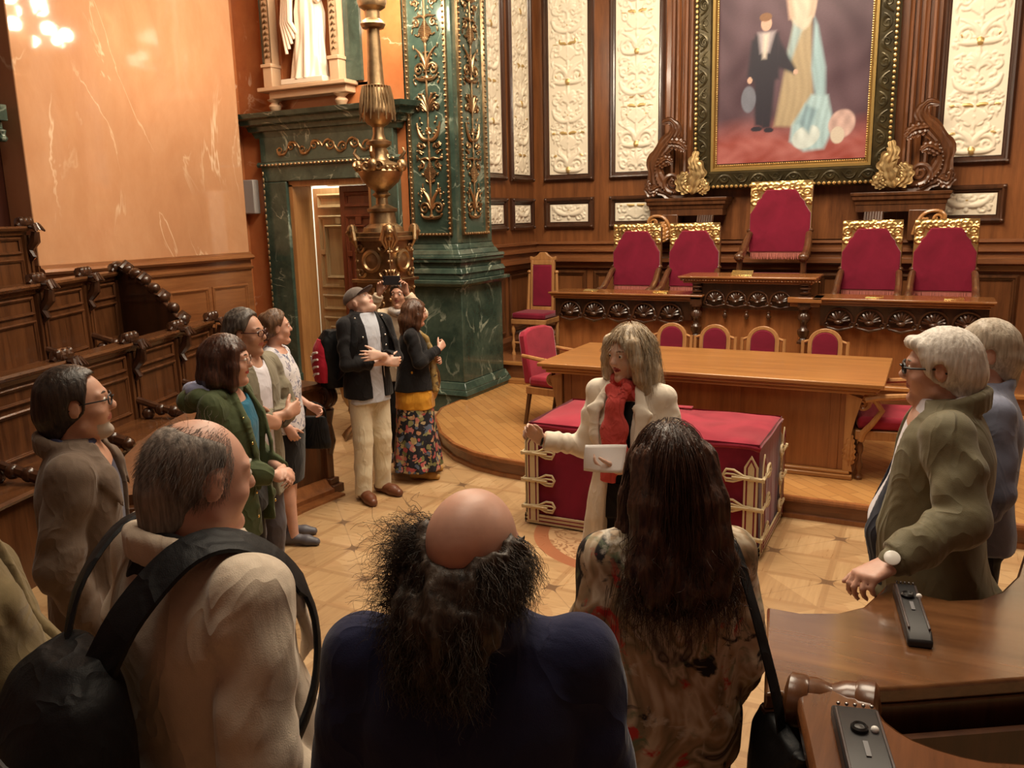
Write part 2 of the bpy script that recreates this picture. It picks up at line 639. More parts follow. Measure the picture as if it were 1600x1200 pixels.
def arabesque(w, h, seed=1, step=0.42, k=1.0):
    """candelabra ornament mirrored about u = 0; returns (polyline of (u, v, r), gold?)"""
    g = random.Random(seed)
    out = []
    hw = w / 2

    def sym(pl, gold=False):
        out.append((pl, gold))
        out.append(([(-a, b, c) for a, b, c in pl], gold))
    v = 0.0
    i = 0
    R = hw * 0.42
    while v < h - step * 0.6:
        kind = (i + seed) % 4
        th = 0.085 * w * k
        out.append(([(0, v + q * step / 8, th * (0.35 + 0.35 * abs(sin(q * 1.3 + i)))) for q in range(9)], False))
        if kind == 0:      # acanthus base with big scrolls
            sym(spiral(hw * 0.52, v + step * 0.34, R, R * 0.15, pi, -1.5, w0=th * .75, w1=th * .4))
            sym(curve2((0, v + 0.02), (hw * .3, v + .02), (hw * .75, v + step * .06), (hw * .8, v + step * .2), w0=th, w1=th * .3))
            sym(curve2((0, v + step * .3), (hw * .1, v + step * .6), (hw * .35, v + step * .8), (hw * .75, v + step * .95), w0=th, w1=th * .4))
            out.append(([(0, v + step * .1, th * 1.3), (0, v + step * .16, th * 1.1)], True))
        elif kind == 1:    # vase
            for q in range(12):
                s = q / 11
                rr = hw * (0.12 + 0.34 * sin(pi * s) ** 1.5)
                sym([(0.0, v + step * (.1 + .55 * s), th * .5), (rr, v + step * (.1 + .55 * s), th * .45)])
            sym(spiral(hw * .62, v + step * .62, R * .6, R * .1, pi * .5, 1.3, w0=th * .6, w1=th * .3))
            sym(curve2((0, v + step * .75), (hw * .3, v + step * .9), (hw * .5, v + step * .75), (hw * .8, v + step * .8), w0=th * .7, w1=th * .3), True)
        elif kind == 2:    # swags and rosette
            sym(curve2((hw * .85, v + step * .85), (hw * .75, v + step * .4), (hw * .3, v + step * .3), (0, v + step * .35), n=18, w0=th * .7, w1=th * .9))
            for q in range(6):
                a = q * pi / 3
                out.append(([(0, v + step * .6, th * .5), (hw * .22 * cos(a), v + step * .6 + hw * .22 * sin(a), th * .7)], False))
            out.append(([(0, v + step * .6, th * .7), (0, v + step * .601, th * .7)], True))
            sym(spiral(hw * .6, v + step * .16, R * .55, R * .12, 0, 1.25, w0=th * .6, w1=th * .35))
        else:              # palmette
            for q in range(5):
                a = pi / 2 - q * 0.36
                l = step * (.62 - .07 * q)
                sym(curve2((0, v + step * .15), (l * .3 * cos(a), v + step * .15 + l * .5 * sin(a)), (l * .6 * cos(a), v + step * .15 + l * .8), (l * .8 * cos(a) + hw * .1 * (q > 0), v + step * .15 + l * sin(a)), w0=th * .4, w1=th * .75))
            sym(spiral(hw * .66, v + step * .3, R * .5, R * .1, -pi * .5, 1.4, w0=th * .6, w1=th * .3))
        for q in range(12):
            a, b = g.uniform(.2, .92) * hw, v + g.uniform(0, step)
            an = g.uniform(0, 6.28)
            l = g.uniform(.14, .32) * hw
            a2 = min(hw * .92, max(0, a + l * cos(an)))
            sym(curve2((a, b), (a + l * .4 * cos(an + .6), b + l * .4 * sin(an + .6)), (a2, b + l * .7 * sin(an)), (a2, b + l * sin(an)), n=8, w0=th * .5, w1=th * .25), q == 0 and g.random() < .6)
        v += step
        i += 1
    return [([(max(-hw * .94, min(hw * .94, a)), max(0.01, min(h - 0.01, b)), c) for a, b, c in pl], gd) for pl, gd in out]


def relief_grid(name, w, h, seed, fr, mats, parent, res=0.008, depth=.8, step=0.42, lines=None):
    nu, nv = int(w / res) + 1, int(h / res) + 1
    U = np.linspace(-w / 2, w / 2, nu)
    V = np.linspace(0, h, nv)
    Hh = np.zeros((nu, nv))
    G = np.zeros((nu, nv), bool)
    m = 0.04 * w
    for pl, gold in (lines or arabesque(w - 2 * m, h - 2 * m, seed, step, .8)):
        pts = []
        for a, b in zip(pl[:-1], pl[1:]):
            n = max(1, int(math.hypot(a[0] - b[0], a[1] - b[1]) / (res * .8)))
            for q in range(n):
                s = q / n
                pts.append([a[k] + (b[k] - a[k]) * s for k in range(3)])
        pts.append(pl[-1])
        for u, v, r in pts:
            v += m
            r = max(r, res * 1.1)
            i0, i1 = np.searchsorted(U, [u - r, u + r])
            j0, j1 = np.searchsorted(V, [v - r, v + r])
            if i1 <= i0 or j1 <= j0:
                continue
            d2 = (U[i0:i1, None] - u) ** 2 + (V[None, j0:j1] - v) ** 2
            hh = np.sqrt(np.clip(r * r - d2, 0, None)) * depth
            blk = Hh[i0:i1, j0:j1]
            if gold:
                G[i0:i1, j0:j1] |= hh > blk
            np.maximum(blk, hh, out=blk)
    VV = np.empty((nu, nv, 3))
    for i in range(nu):
        for j in range(nv):
            VV[i, j] = fr(U[i], V[j], Hh[i, j])
    idx = np.arange(nu * nv).reshape(nu, nv)
    F = np.stack([idx[:-1, :-1], idx[1:, :-1], idx[1:, 1:], idx[:-1, 1:]], -1).reshape(-1, 4)
    mi = (G[:-1, :-1] & G[1:, 1:]).reshape(-1).astype(np.int32)
    return mesh_np(name, VV.reshape(-1, 3), F, mats, parent, mi)


def orn_tubes(mb, lines, fr, seg=6, mi=0, lift=0.0, kr=1.0, flat=0.6):
    for pl, gold in lines:
        P = [fr(a, b, lift) for a, b, c in pl]
        mb.tube(P, [c * kr for a, b, c in pl], seg, mi)


def frame(mb, u0, u1, v0, v1, prof, fr, mi=0):
    """mitred rectangular frame; prof = closed list of (inset, height)"""
    n = len(prof)
    vs, fs = [], []
    for k in range(4):
        for d, h in prof:
            u = (u0 + d, u1 - d, u1 - d, u0 + d)[k]
            v = (v0 + d, v0 + d, v1 - d, v1 - d)[k]
            vs.append(fr(u, v, h))
    for k in range(4):
        k2 = (k + 1) % 4
        for i in range(n):
            i2 = (i + 1) % n
            fs.append((k * n + i, k2 * n + i, k2 * n + i2, k * n + i2))
    mb.add(vs, fs, mi)


def fprof(w, h):
    return [(0, 0), (0, h * .55), (w * .12, h * .75), (w * .3, h), (w * .5, h * .9), (w * .6, h * .55), (w * .8, h * .5), (w * .9, h * .25), (w, h * .2), (w, 0)]


def back(u, v, h):
    return (u, 10.6 - h, v)


def side(u, v, h):
    return (-5.0 + h, u, v)


def dwall(u, v, h):
    return (u, 7.9 - h, v)


def lwall(u, v, h):
    return (-7.64 + h, u, v)


# ------------------------------------------------------------------ floor, dais, platform, shell
mb = MB()
mb.box(-9, 6, -2.5, 9.6, -0.1, 0.0)
tag(mb.build('floor', PARQ), kind='structure')

edge = [(-4.60, 8.0), (-4.58, 7.35), (-4.42, 6.95), (-4.05, 6.47), (-3.74, 6.19), (-3.44, 6.02), (-3.15, 5.94), (-2.86, 5.91), (-2.3, 5.905), (3.6, 5.905)]
poly = edge + [(3.6, 10.6), (-5.0, 10.6), (-5.0, 8.0)]
mb = MB()
mb.prism(poly, 0.0, 0.158)
dais = mb.build('floor_dais', WOODH)
tag(dais, kind='structure')
mb = MB()
mb.prism(poly, 0.158, 0.162)
mb.build('dais_surface', DAISF, dais)
mb = MB()
path = []
for i, p in enumerate(edge):
    a, b = edge[max(i - 1, 0)], edge[min(i + 1, len(edge) - 1)]
    t = Vector((b[0] - a[0], b[1] - a[1], 0)).normalized()
    path.append(((p[0], p[1], 0), (t.y, -t.x, 0)))
mb.sweep(path, [(0, .118), (.014, .120), (.03, .128), (.034, .145), (.028, .160), (0, .1635)])
mb.sweep(path, [(0, 0), (.022, 0), (.018, .03), (0, .035)])
mb.build('dais_nosing', WOODM, dais)

mb = MB()
mb.box(-5.0, 3.6, 8.88, 10.6, 0.16, 0.39)
plat = mb.build('floor_throne_platform', WOODH)
tag(plat, kind='structure')
mb = MB()
mb.box(-5.0, 3.6, 8.9, 10.6, 0.39, 0.412)
mb.build('platform_boards', wood('platform_boards', (0.16, 0.055, 0.02), (0.30, 0.12, 0.045), 'X', 0.25), plat)
mb = MB()
mb.box(-5.0, 3.6, 8.84, 8.9, 0.37, 0.413)
mb.box(-5.0, 3.6, 8.77, 8.88, 0.16, 0.215)
mb.build('platform_nosing', WOODL, plat, bevel=.008)

# hemicycle wall far to the left and behind the viewer, ceiling
mb = MB()
arc = []
for k in range(0, 25):
    a = pi + pi * k / 24 * 1.0
    arc.append(((-1.2 + 7.3 * cos(a), 5.3 + 6.9 * sin(a), 0), (-cos(a), -sin(a), 0)))
mb.sweep(arc, [(-.25, -.1), (0, -.1), (0, 7.4), (-.25, 7.4)])
tag(mb.build('wall_hemicycle', DARKRED), kind='structure')
mb = MB()
mb.box(-9.2, 6.6, -2.6, 10.9, 7.2, 7.4)
tag(mb.build('ceiling', PLASTER), kind='structure')
mb = MB()
mb.box(3.4, 3.6, 7.9, 10.8, -.1, 7.3)
mb.box(3.4, 6.6, 7.9, 8.1, -.1, 7.3)
tag(mb.build('wall_right', WOOD), kind='structure')

# ------------------------------------------------------------------ panelled back wall and apse side wall
PANP = fprof(.075, .05)


def white_panel(par, fr, u0, u1, v0, v1, seed, step=.28):
    cu = (u0 + u1) / 2
    relief_grid('relief_panel', u1 - u0, v1 - v0, seed, lambda u, v, h: fr(cu + u, v0 + v, .022 + h), [IVORY, GILTSOFT], par, step=step)
    mb = MB()
    frame(mb, u0 - .085, u1 + .085, v0 - .09, v1 + .09, fprof(.09, .06), fr)
    for a in (u0 - .06, u1 + .06):
        for b in (v0 - .065, v1 + .065):
            p = fr(a, b, .05)
            mb.ball(p, .022, 8, 6)
    mb.build('panel_frame', WOODD, par)


GILTSOFT = plain('dull_gilt', (0.60, 0.42, 0.17), 0.4, 0.7)

mb = MB()
mb.box(-5.2, 3.6, 10.6, 10.8, 0.3, 7.3)
wb = mb.build('wall_back', wood('apse_panelling', (0.10, 0.034, 0.012), (0.25, 0.092, 0.030), 'Z', 0.3))
tag(wb, kind='structure')
for u0, u1, sd in ((-4.756, -4.205, 0), (-3.82, -3.255, 3), (-.045, .53, 0), (.95, 1.5, 3)):
    white_panel(wb, back, u0, u1, 2.675, 5.6, sd)
    white_panel(wb, back, u0, u1, 2.05, 2.28, sd + 2, .22)
# pilaster strips beside the painting
mb = MB()
for x0, x1 in ((-3.09, -2.97), (-2.93, -2.80), (-.45, -.34), (-.30, -.17)):
    frame(mb, x0, x1, 2.4, 6.0, [(0, 0), (0, .05), (.02, .07), (.045, .06), (.05, .03), (.05, 0)], back)
mb.box(-2.80, -.45, 10.56, 10.6, 1.8, 6.0)
mb.build('pilaster_strip', WOOD, wb)
# dado mouldings in steps
DADO = [(0, 1.79), (.05, 1.785), (.055, 1.755), (.025, 1.745), (.025, 1.70), (.085, 1.69), (.09, 1.655), (.045, 1.64), (.05, 1.585), (.13, 1.575), (.135, 1.525), (.06, 1.50), (.05, 1.44), (.0, 1.43)]
mb = MB()
mb.sweep([((-5.0, 10.6, 0), (0, -1, 0)), ((3.4, 10.6, 0), (0, -1, 0))], DADO)
mb.sweep([((-5.0, 10.6, 0), (0, -1, 0)), ((3.4, 10.6, 0), (0, -1, 0))], [(0, .41), (.06, .41), (.06, .52), (.03, .56), (0, .57)])
mb.build('dado_rail', WOODH, wb, ang=20)
mb = MB()
x = -4.85
while x < 3.0:
    frame(mb, x, x + .62, .62, 1.40, fprof(.07, .04), back)
    x += .72
mb.build('dado_panel', WOODB, wb)

mb = MB()
mb.box(-5.2, -5.0, 8.2, 10.6, 0.3, 7.3)
ws = mb.build('wall_apse', wood('apse_side_panelling', (0.10, 0.034, 0.012), (0.25, 0.092, 0.030), 'Z', 0.3))
tag(ws, kind='structure')
for u0, u1, sd in ((9.93, 10.42, 1), (9.12, 9.62, 2), (8.32, 8.82, 0)):
    white_panel(ws, side, u0, u1, 2.675, 5.6, sd)
    white_panel(ws, side, u0, u1, 2.05, 2.28, sd + 1, .22)
mb = MB()
mb.sweep([((-5.0, 8.3, 0), (1, 0, 0)), ((-5.0, 10.6, 0), (1, 0, 0))], DADO)
mb.sweep([((-5.0, 8.3, 0), (1, 0, 0)), ((-5.0, 10.6, 0), (1, 0, 0))], [(0, .41), (.06, .41), (.06, .52), (.03, .56), (0, .57)])
mb.build('dado_rail', WOODY, ws, ang=20)
mb = MB()
for y in (8.9, 9.75):
    frame(mb, y, y + .72, .62, 1.40, fprof(.07, .04), side)
mb.build('dado_panel', WOODB, ws)

# ------------------------------------------------------------------ door wall
mb = MB()
DX0, DX1, DZ = -6.93, -5.72, 2.60
mb.box(-7.9, DX0, 7.9, 8.1, -.1, 7.3)
mb.box(DX1, -5.25, 7.9, 8.1, -.1, 7.3)
mb.box(DX0, DX1, 7.9, 8.1, DZ, 3.63)
mb.box(DX0, -5.94, 8.1, 8.35, 3.63, 6.2)
mb.box(DX1 - .23, DX1, 7.9, 8.1, 3.6, 6.2)
mb.box(DX0, DX1, 7.9, 8.1, 6.2, 7.3)
wdoor = mb.build('wall_door', REDM)
tag(wdoor, kind='structure')
# lower, door-wide cladding left of the doorway
mb = MB()
mb.sweep([((-7.64, 7.9, 0), (0, -1, 0)), ((-7.32, 7.9, 0), (0, -1, 0))], [(0, 0), (.05, 0), (.05, .18), (.02, .22), (0, .22)])
mb.build('trim_plinth', WOODM, wdoor)

fr_ = empty('trim_door_surround')
tag(fr_, kind='structure')
mb = MB()
ox0, ox1 = -7.30, -5.35
for a, b in ((ox0, DX0), (DX1, ox1)):
    mb.box(a, b, 7.82, 7.9, 0, 2.6)
    mb.box(a - .02, b + .02, 7.80, 7.9, 0, .30)
mb.box(ox0, ox1, 7.82, 7.9, DZ, 2.78)
mb.box(ox0 + .02, ox1 - .02, 7.80, 7.9, 2.82, 3.12)
mb.build('marble_frame', GREENM, fr_, bevel=.012)
mb = MB()
pth = [((ox0 - .02, 7.9, 0), (-1, 0, 0)), ((ox0 - .02, 7.82, 0), (-.7, -.7, 0)), ((ox1 + .02, 7.82, 0), (.7, -.7, 0)), ((ox1 + .02, 7.9, 0), (1, 0, 0))]
mb.sweep(pth, [(0, 3.10), (.03, 3.11), (.06, 3.17), (.10, 3.18), (.12, 3.23), (.19, 3.25), (.21, 3.30), (.27, 3.32), (.30, 3.37), (0, 3.38)])
mb.sweep(pth, [(0, 2.77), (.025, 2.775), (.035, 2.80), (.02, 2.83), (0, 2.83)])
mb.build('cornice', GREENM, fr_, ang=20)
mb = MB()
orn = []
for q in range(2):
    s = (1, -1)[q]
    for k in range(4):
        orn.append((spiral(s * (.12 + .17 * k), .02 * (-1) ** k, .065, .012, pi if s > 0 else 0, 1.4 * (-1) ** k, w0=.013, w1=.007), True))
        orn.append((curve2((s * .17 * k, 0), (s * (.17 * k + .05), .09 * (-1) ** k), (s * (.17 * k + .12), .09 * (-1) ** k), (s * (.17 * k + .17), 0), w0=.014, w1=.01), True))
orn_tubes(mb, orn, lambda u, v, h: (-6.33 + u, 7.795, 2.97 + v))
n = 34
for k in range(n):
    mb.ball((ox0 + .03 + (ox1 - ox0 - .06) * k / (n - 1), 7.795, 2.795), (.022, .014, .014), 6, 4)
    for xx in (ox0 + .025,):
        mb.ball((xx, 7.815, .35 + 2.35 * k / (n - 1)), (.016, .014, .03), 6, 4)
mb.build('gilt_ornament', GOLDD, fr_)

# doorway jamb and corridor behind it
mb = MB()
mb.box(DX0, DX0 + .055, 7.86, 8.2, 0, 2.56)
mb.box(DX1 - .055, DX1, 7.86, 8.2, 0, 2.56)
mb.box(DX0, DX1, 7.86, 8.2, 2.54, 2.6)
jm = mb.build('trim_door_jamb', CHAIRWOOD)
tag(jm, kind='structure')
mb = MB()
mb.box(-8.2, -5.2, 9.6, 9.7, 0, 3.2)
mb.box(-8.3, -8.2, 8.1, 9.7, 0, 3.2)
mb.box(-8.2, -5.2, 8.1, 9.7, 3.1, 3.2)
mb.box(-5.3, -5.2, 8.1, 9.7, 0, 3.2)
tag(mb.build('wall_corridor', plain('corridor_paint', (.8, .78, .7), .7)), kind='structure')
point('corridor_far_light', (-7.4, 9.0, 2.6), 40, (.97, 1, .92), .12)


def door_leaf(name, x0, x1, mat, loc, rz, par=None):
    w = x1 - x0
    e = empty(name, loc, rz)
    mb = MB()
    mb.box(0, w, -.025, .025, 0.01, 2.53)
    mb.build('door_slab', mat, e)
    mb = MB()
    f = lambda u, v, h: (u, -.025 - h, v)
    p = fprof(.05, .03)
    for a, b, c, d in ((.07, w - .07, 2.28, 2.46), (.07, w - .07, 1.30, 2.2), (.07, w - .07, 1.02, 1.22), (.07, w - .07, .2, .94)):
        frame(mb, a, b, c, d, p, f)
    frame(mb, .17, w - .17, 1.42, 2.08, fprof(.04, .04), f)
    frame(mb, .17, w - .17, .32, .82, fprof(.04, .04), f)
    for z in (2.14, 1.36, .88, .26):
        mb.box(w / 2 - .04, w / 2 + .04, -.05, -.02, z - .05, z + .05)
    for z in (1.75, .57):
        for s in (.09, w - .17):
            mb.box(s, s + .08, -.055, -.02, z - .03, z + .03)
    mb.build('door_panelling', mat, e, bevel=.006)
    return e


dl = door_leaf('door_1', 0, .54, DOORW, (-6.30, 8.03, 0), 0)
tag(dl, kind='structure')
dp = door_leaf('door_2', 0, .78, DOORP, (-7.02, 8.42, 0), radians(-1))
tag(dp, kind='structure')

# niche: ledge, pilasters, corbels
nz = 3.63
mb = MB()
mb.box(-7.12, -5.86, 7.66, 7.9, 3.60, 3.645)
mb.box(-7.0, -5.9, 7.72, 7.9, 3.52, 3.60)
for x in (-7.02, -6.06):
    mb.box(x - .065, x + .065, 7.74, 7.9, 3.645, 3.90)
    mb.box(x - .055, x + .055, 7.77, 7.9, 3.90, 5.9)
    mb.box(x - .08, x + .08, 7.72, 7.9, 3.87, 3.91)
    mb.lathe([(.0, 3.28), (.03, 3.30), (.045, 3.34), (.025, 3.37), (.06, 3.41), (.075, 3.45), (.04, 3.48), (.09, 3.52), (.0, 3.525)], (x + .03, 7.80, 0), 12)
niche = mb.build('trim_niche', STONEO, bevel=.008)
tag(niche, kind='structure')
mb = MB()
for x in (-7.02, -6.06):
    for k in range(30):
        z = 3.98 + .062 * k
        mb.tube([(x - .025, 7.762, z), (x, 7.757, z + .03), (x + .025, 7.762, z)], .011, 5)
    mb.tube([(x - .05, 7.767, 3.93), (x - .05, 7.767, 5.9)], .007, 5)
    mb.tube([(x + .05, 7.767, 3.93), (x + .05, 7.767, 5.9)], .007, 5)
mb.build('niche_gilding', GOLDD, niche)
mb = MB()
mb.box(-7.16, -7.09, 7.83, 7.9, 3.645, 6.0)
mb.box(-5.99, -5.78, 7.86, 7.9, 3.645, 6.0)
mb.build('niche_green_border', GREENM, niche)

sp = MB()
sp.box(-7.60, -7.43, 7.80, 7.9, 2.235, 2.64)
o = sp.build('wall_loudspeaker', GREYBOX, bevel=.012)
tag(o, 'flat grey loudspeaker box on the red marble beside the doorway', 'loudspeaker')
o.name = 'loudspeaker'

# ------------------------------------------------------------------ left marble wall
mb = MB()
mb.box(-7.9, -7.72, 3.4, 7.9, -.1, 7.3)
wl = mb.build('wall_left', DARKRED)
tag(wl, kind='structure')
mb = MB()
mb.box(-7.72, -7.38, 4.93, 7.60, 1.78, 7.0)
mb.build('marble_slab', PINKM, wl, bevel=.01)
mb = MB()
mb.box(-7.72, -7.64, 7.60, 7.9, 0, 7.0)
mb.build('marble_margin', REDM, wl)
mb = MB()
mb.box(-7.72, -7.39, 4.93, 7.62, 0, 1.78)
L = [((-7.39, 4.94, 0), (1, 0, 0)), ((-7.39, 7.62, 0), (1, 0, 0))]
mb.sweep(L, [(0, 1.70), (.05, 1.70), (.075, 1.725), (.06, 1.75), (.02, 1.765), (.015, 1.785), (0, 1.79)])
mb.sweep(L, [(0, 1.585), (.03, 1.59), (.045, 1.615), (.02, 1.63), (0, 1.635)])
mb.sweep(L, [(0, 0.41), (.05, .41), (.05, .60), (.02, .64), (0, .64)])
for y in (5.15, 5.75, 6.36, 6.97):
    frame(mb, y, y + .56, .80, 1.42, fprof(.045, .025), lambda u, v, h: (-7.39 + h, u, v))
mb.build('wainscot', wood('wainscot_walnut', (0.19, 0.068, 0.024), (0.36, 0.15, 0.055), 'Y', 0.28), wl)

# ------------------------------------------------------------------ green marble pier
px0, px1, py0, py1 = -5.27, -4.66, 7.90, 8.70
mb = MB()


def ring(mb, d, z0, z1, d2=None):
    d2 = d if d2 is None else d2
    vs = []
    for dd, z in ((d, z0), (d2, z1)):
        vs += [(px0 - dd, py0 - dd, z), (px1 + dd, py0 - dd, z), (px1 + dd, py1 + dd, z), (px0 - dd, py1 + dd, z)]
    mb.add(vs, [(3, 2, 1, 0), (4, 5, 6, 7), (0, 1, 5, 4), (1, 2, 6, 5), (2, 3, 7, 6), (3, 0, 4, 7)])


for d, z0, z1, d2 in ((.13, 0, .20, .13), (.15, .20, .26, .13), (.13, .26, .34, .09), (.075, .34, 1.40, .075), (.09, 1.40, 1.43, .13), (.15, 1.43, 1.475, .15), (.10, 1.475, 1.54, .10), (.115, 1.54, 1.60, .09), (.075, 1.60, 1.66, .075), (.10, 1.66, 1.70, .10), (.11, 1.70, 1.74, .10), (.06, 1.74, 1.80, .03), (.02, 1.80, 1.86, .0), (.0, 1.86, 6.6, .0), (.1, 6.6, 7.2, .2)):
    ring(mb, d, z0, z1, d2)
col = mb.build('trim_pier', GREENM, bevel=.008)
tag(col, kind='structure')
mb = MB()
fF = lambda u, v, h: (u, py0 - h, v)
fR = lambda u, v, h: (px1 + h, u, v)
frame(mb, px0 + .05, px1 - .05, 1.95, 6.4, [(0, 0), (0, .03), (.02, .035), (.03, .0)], fF)
frame(mb, py0 + .10, py1 - .12, 1.95, 6.4, [(0, 0), (0, .03), (.02, .035), (.03, .0)], fR)
z = 1.97
while z < 6.4:
    for fr, a, b in ((fF, px0 + .07, px1 - .07), (fR, py0 + .12, py1 - .14)):
        for u in (a, b):
            mb.ball(fr(u, z, .035), .016, 6, 4)
    z += .055
for fr, a, b in ((fF, px0 + .07, px1 - .07), (fR, py0 + .12, py1 - .14)):
    for k in range(12):
        mb.ball(fr(a + (b - a) * k / 11, 1.965, .035), .016, 6, 4)
mb.build('gilt_border', GOLDD, col)
for fr, c, w, sd in ((fF, (px0 + px1) / 2, .34, 0), (fR, (py0 + py1) / 2 - .01, .34, 0)):
    mb = MB()
    orn_tubes(mb, arabesque(w, 3.9, sd, .36, .9), lambda u, v, h: fr(c + u, 2.12 + v, .012), 6, 0, 0, 0.8)
    mb.build('gilt_arabesque', GOLDD, col)
# ------------------------------------------------------------------ candelabrum
def lathe_obj(name, prof, c, mat, par, seg=28, **kw):
    mb = MB()
    mb.lathe(prof, c, seg, **kw)
    return mb.build(name, mat, par, ang=40)


GLOBE = bpy.data.materials.new('opal_globe')
GLOBE.use_nodes = True
_b = GLOBE.node_tree.nodes['Principled BSDF']
_b.inputs['Base Color'].default_value = (1, .95, .85, 1)
_b.inputs['Emission Color'].default_value = (1, .86, .66, 1)
_b.inputs['Emission Strength'].default_value = 110


def candelabrum(loc, label):
    e = empty('candelabrum', loc)
    tag(e, label, 'candelabrum')
    # stepped base with claw feet
    mb = MB()
    mb.lathe([(0, 0), (.40, 0), (.40, .05), (.36, .07), (.33, .16), (.30, .18), (0, .18)], (0, 0, 0), 8, a0=pi / 8)
    mb.build('plinth', GOLDD, e, bevel=.006)
    for k in range(4):
        a = k * pi / 2 + pi / 4
        d = Vector((cos(a), sin(a), 0))
        mb = MB()
        P = []
        for q in range(12):
            s = q / 11
            P.append(d * (.10 + .34 * sin(pi * (s * .9 + .02)) ** .8) + Vector((0, 0, .95 - .80 * s)))
        mb.tube(P, [.035 + .035 * sin(pi * q / 11) for q in range(12)], 8)
        sp = spiral(.36, .30, .11, .02, pi / 2, 1.4, w0=.035, w1=.018)
        mb.tube([d * u + Vector((0, 0, v)) for u, v, r in sp], [r for u, v, r in sp], 8)
        sp = spiral(.30, .86, .09, .02, -pi / 2, -1.3, w0=.03, w1=.016)
        mb.tube([d * u + Vector((0, 0, v)) for u, v, r in sp], [r for u, v, r in sp], 8)
        for q in range(5):
            t_ = Vector((-d.y, d.x, 0)) * (.02 * (q - 2))
            mb.tube([d * .40 + t_ + Vector((0, 0, .12)), d * .46 + t_ * 2 + Vector((0, 0, .06)), d * .50 + t_ * 2.6 + Vector((0, 0, .01))], [.018, .016, .01], 6)
        mb.build('scroll_foot', GOLDD, e)
    mb = MB()
    mb.lathe([(0, .18), (.22, .18), (.20, .30), (.17, .55), (.18, .80), (.25, .95), (.27, 1.0), (0, 1.0)], (0, 0, 0), 8, a0=pi / 8)
    mb.build('base_body', GOLDD, e, bevel=.006)
    # square pedestal covered with relief
    mb = MB()
    mb.box(-.20, .20, -.20, .20, 1.0, 1.98)
    for z0, z1, w in ((.97, 1.03, .24), (1.03, 1.07, .215), (1.55, 1.58, .235), (1.94, 1.98, .24), (1.98, 2.02, .22)):
        mb.box(-w, w, -w, w, z0, z1)
    ped = mb.build('pedestal', GOLDD, e, bevel=.006)
    for k in range(4):
        R = Matrix.Rotation(k * pi / 2, 3, 'Z')
        mb = MB()
        fr = lambda u, v, h: R @ Vector((u, -.20 - h, v))
        orn_tubes(mb, arabesque(.30, .42, 1, .40, 1.3), lambda u, v, h: fr(u, 1.10 + v, .01), 6)
        mb.lathe([(.0, 0), (.11, 0), (.11, .025), (.085, .035), (.07, .02), (.0, .035)], fr(0, 1.75, 0), 18, rot=R @ Matrix.Rotation(pi / 2, 3, 'X'))
        orn_tubes(mb, [(spiral(s * .13, z, .05, .012, 0 if s < 0 else pi, s * 1.3, w0=.014, w1=.008), 0) for s in (-1, 1) for z in (1.64, 1.88)], lambda u, v, h: fr(u, v, .01), 6)
        for q in range(9):
            mb.ball(fr(-.18 + .045 * q, 1.06, .012), .018, 6, 4)
            mb.ball(fr(-.18, 1.12 + .09 * q, .0), .02, 6, 4)
            mb.ball(fr(.18, 1.12 + .09 * q, .0), .02, 6, 4)
        mb.build('relief_face', GOLDD, ped)
    for k in range(4):      # heads and leaves at the corners
        a = k * pi / 2 + pi / 4
        mb = MB()
        c = Vector((.30 * cos(a), .30 * sin(a), 2.03))
        mb.ball(c, (.055, .055, .07), 10, 8)
        mb.ball(c + Vector((.045 * cos(a), .045 * sin(a), -.01)), .02, 8, 6)
        for q in range(5):
            t_ = Vector((-sin(a), cos(a), 0)) * (.03 * (q - 2))
            mb.tube([c + t_ * .6 + Vector((0, 0, .05)), c * 0.96 + t_ * 1.2 + Vector((0, 0, .0)), Vector((.26 * cos(a), .26 * sin(a), 1.86)) + t_ * .4], [.02, .022, .008], 6)
        mb.build('corner_mask', GOLDD, e)
    stem = lathe_obj('stem', [(0, 2.02), (.20, 2.02), (.19, 2.06), (.13, 2.10), (.12, 2.20), (.143, 2.215), (.145, 2.24), (.12, 2.25), (.06, 2.28), (.055, 2.34), (.09, 2.37), (.06, 2.40), (.10, 2.43), (.17, 2.49), (.205, 2.56), (.21, 2.585), (.20, 2.60), (.205, 2.64), (.17, 2.66), (.09, 2.69), (.068, 2.74), (.07, 2.80), (.115, 2.83), (.12, 2.86), (.07, 2.88), (.052, 2.93), (.052, 2.99), (.08, 3.01), (.10, 3.02), (.16, 3.10), (.158, 3.16), (.13, 3.26), (.11, 3.34), (.12, 3.36), (.08, 3.37), (.078, 3.38), (.058, 3.86), (.10, 3.87), (.116, 3.90), (.11, 3.92), (.07, 3.95), (.07, 4.02), (.12, 4.05), (.137, 4.10), (.13, 4.13), (.08, 4.15), (.12, 4.19), (.17, 4.27), (.175, 4.36), (.15, 4.42), (.1, 4.46), (.06, 4.5), (.05, 4.9), (.0, 4.92)], (0, 0, 0), GOLDD, e, 32)
    mb = MB()
    for k in range(20):
        a = 2 * pi * k / 20
        mb.ball((.205 * cos(a), .205 * sin(a), 2.615), .02, 8, 6)
    for k in range(4):
        a = k * pi / 2 + .3
        d = Vector((cos(a), sin(a), 0))
        t_ = Vector((-sin(a), cos(a), 0))
        mb.ball(d * .215 + Vector((0, 0, 2.64)), (.05, .05, .06), 10, 8)
        for s in (-1, 1):
            sp = spiral(0, 0, .05, .012, 0, 1.3 * s, w0=.018, w1=.01)
            mb.tube([d * .22 + t_ * (u + s * .06) + Vector((0, 0, 2.63 + v)) for u, v, r in sp], [r for u, v, r in sp], 6)
        mb.tube([d * .20 + Vector((0, 0, 2.70)), d * .25 + Vector((0, 0, 2.76)), d * .23 + Vector((0, 0, 2.80))], [.02, .016, .01], 6)
    mb.build('rim_masks', GOLDD, stem)
    mb = MB()
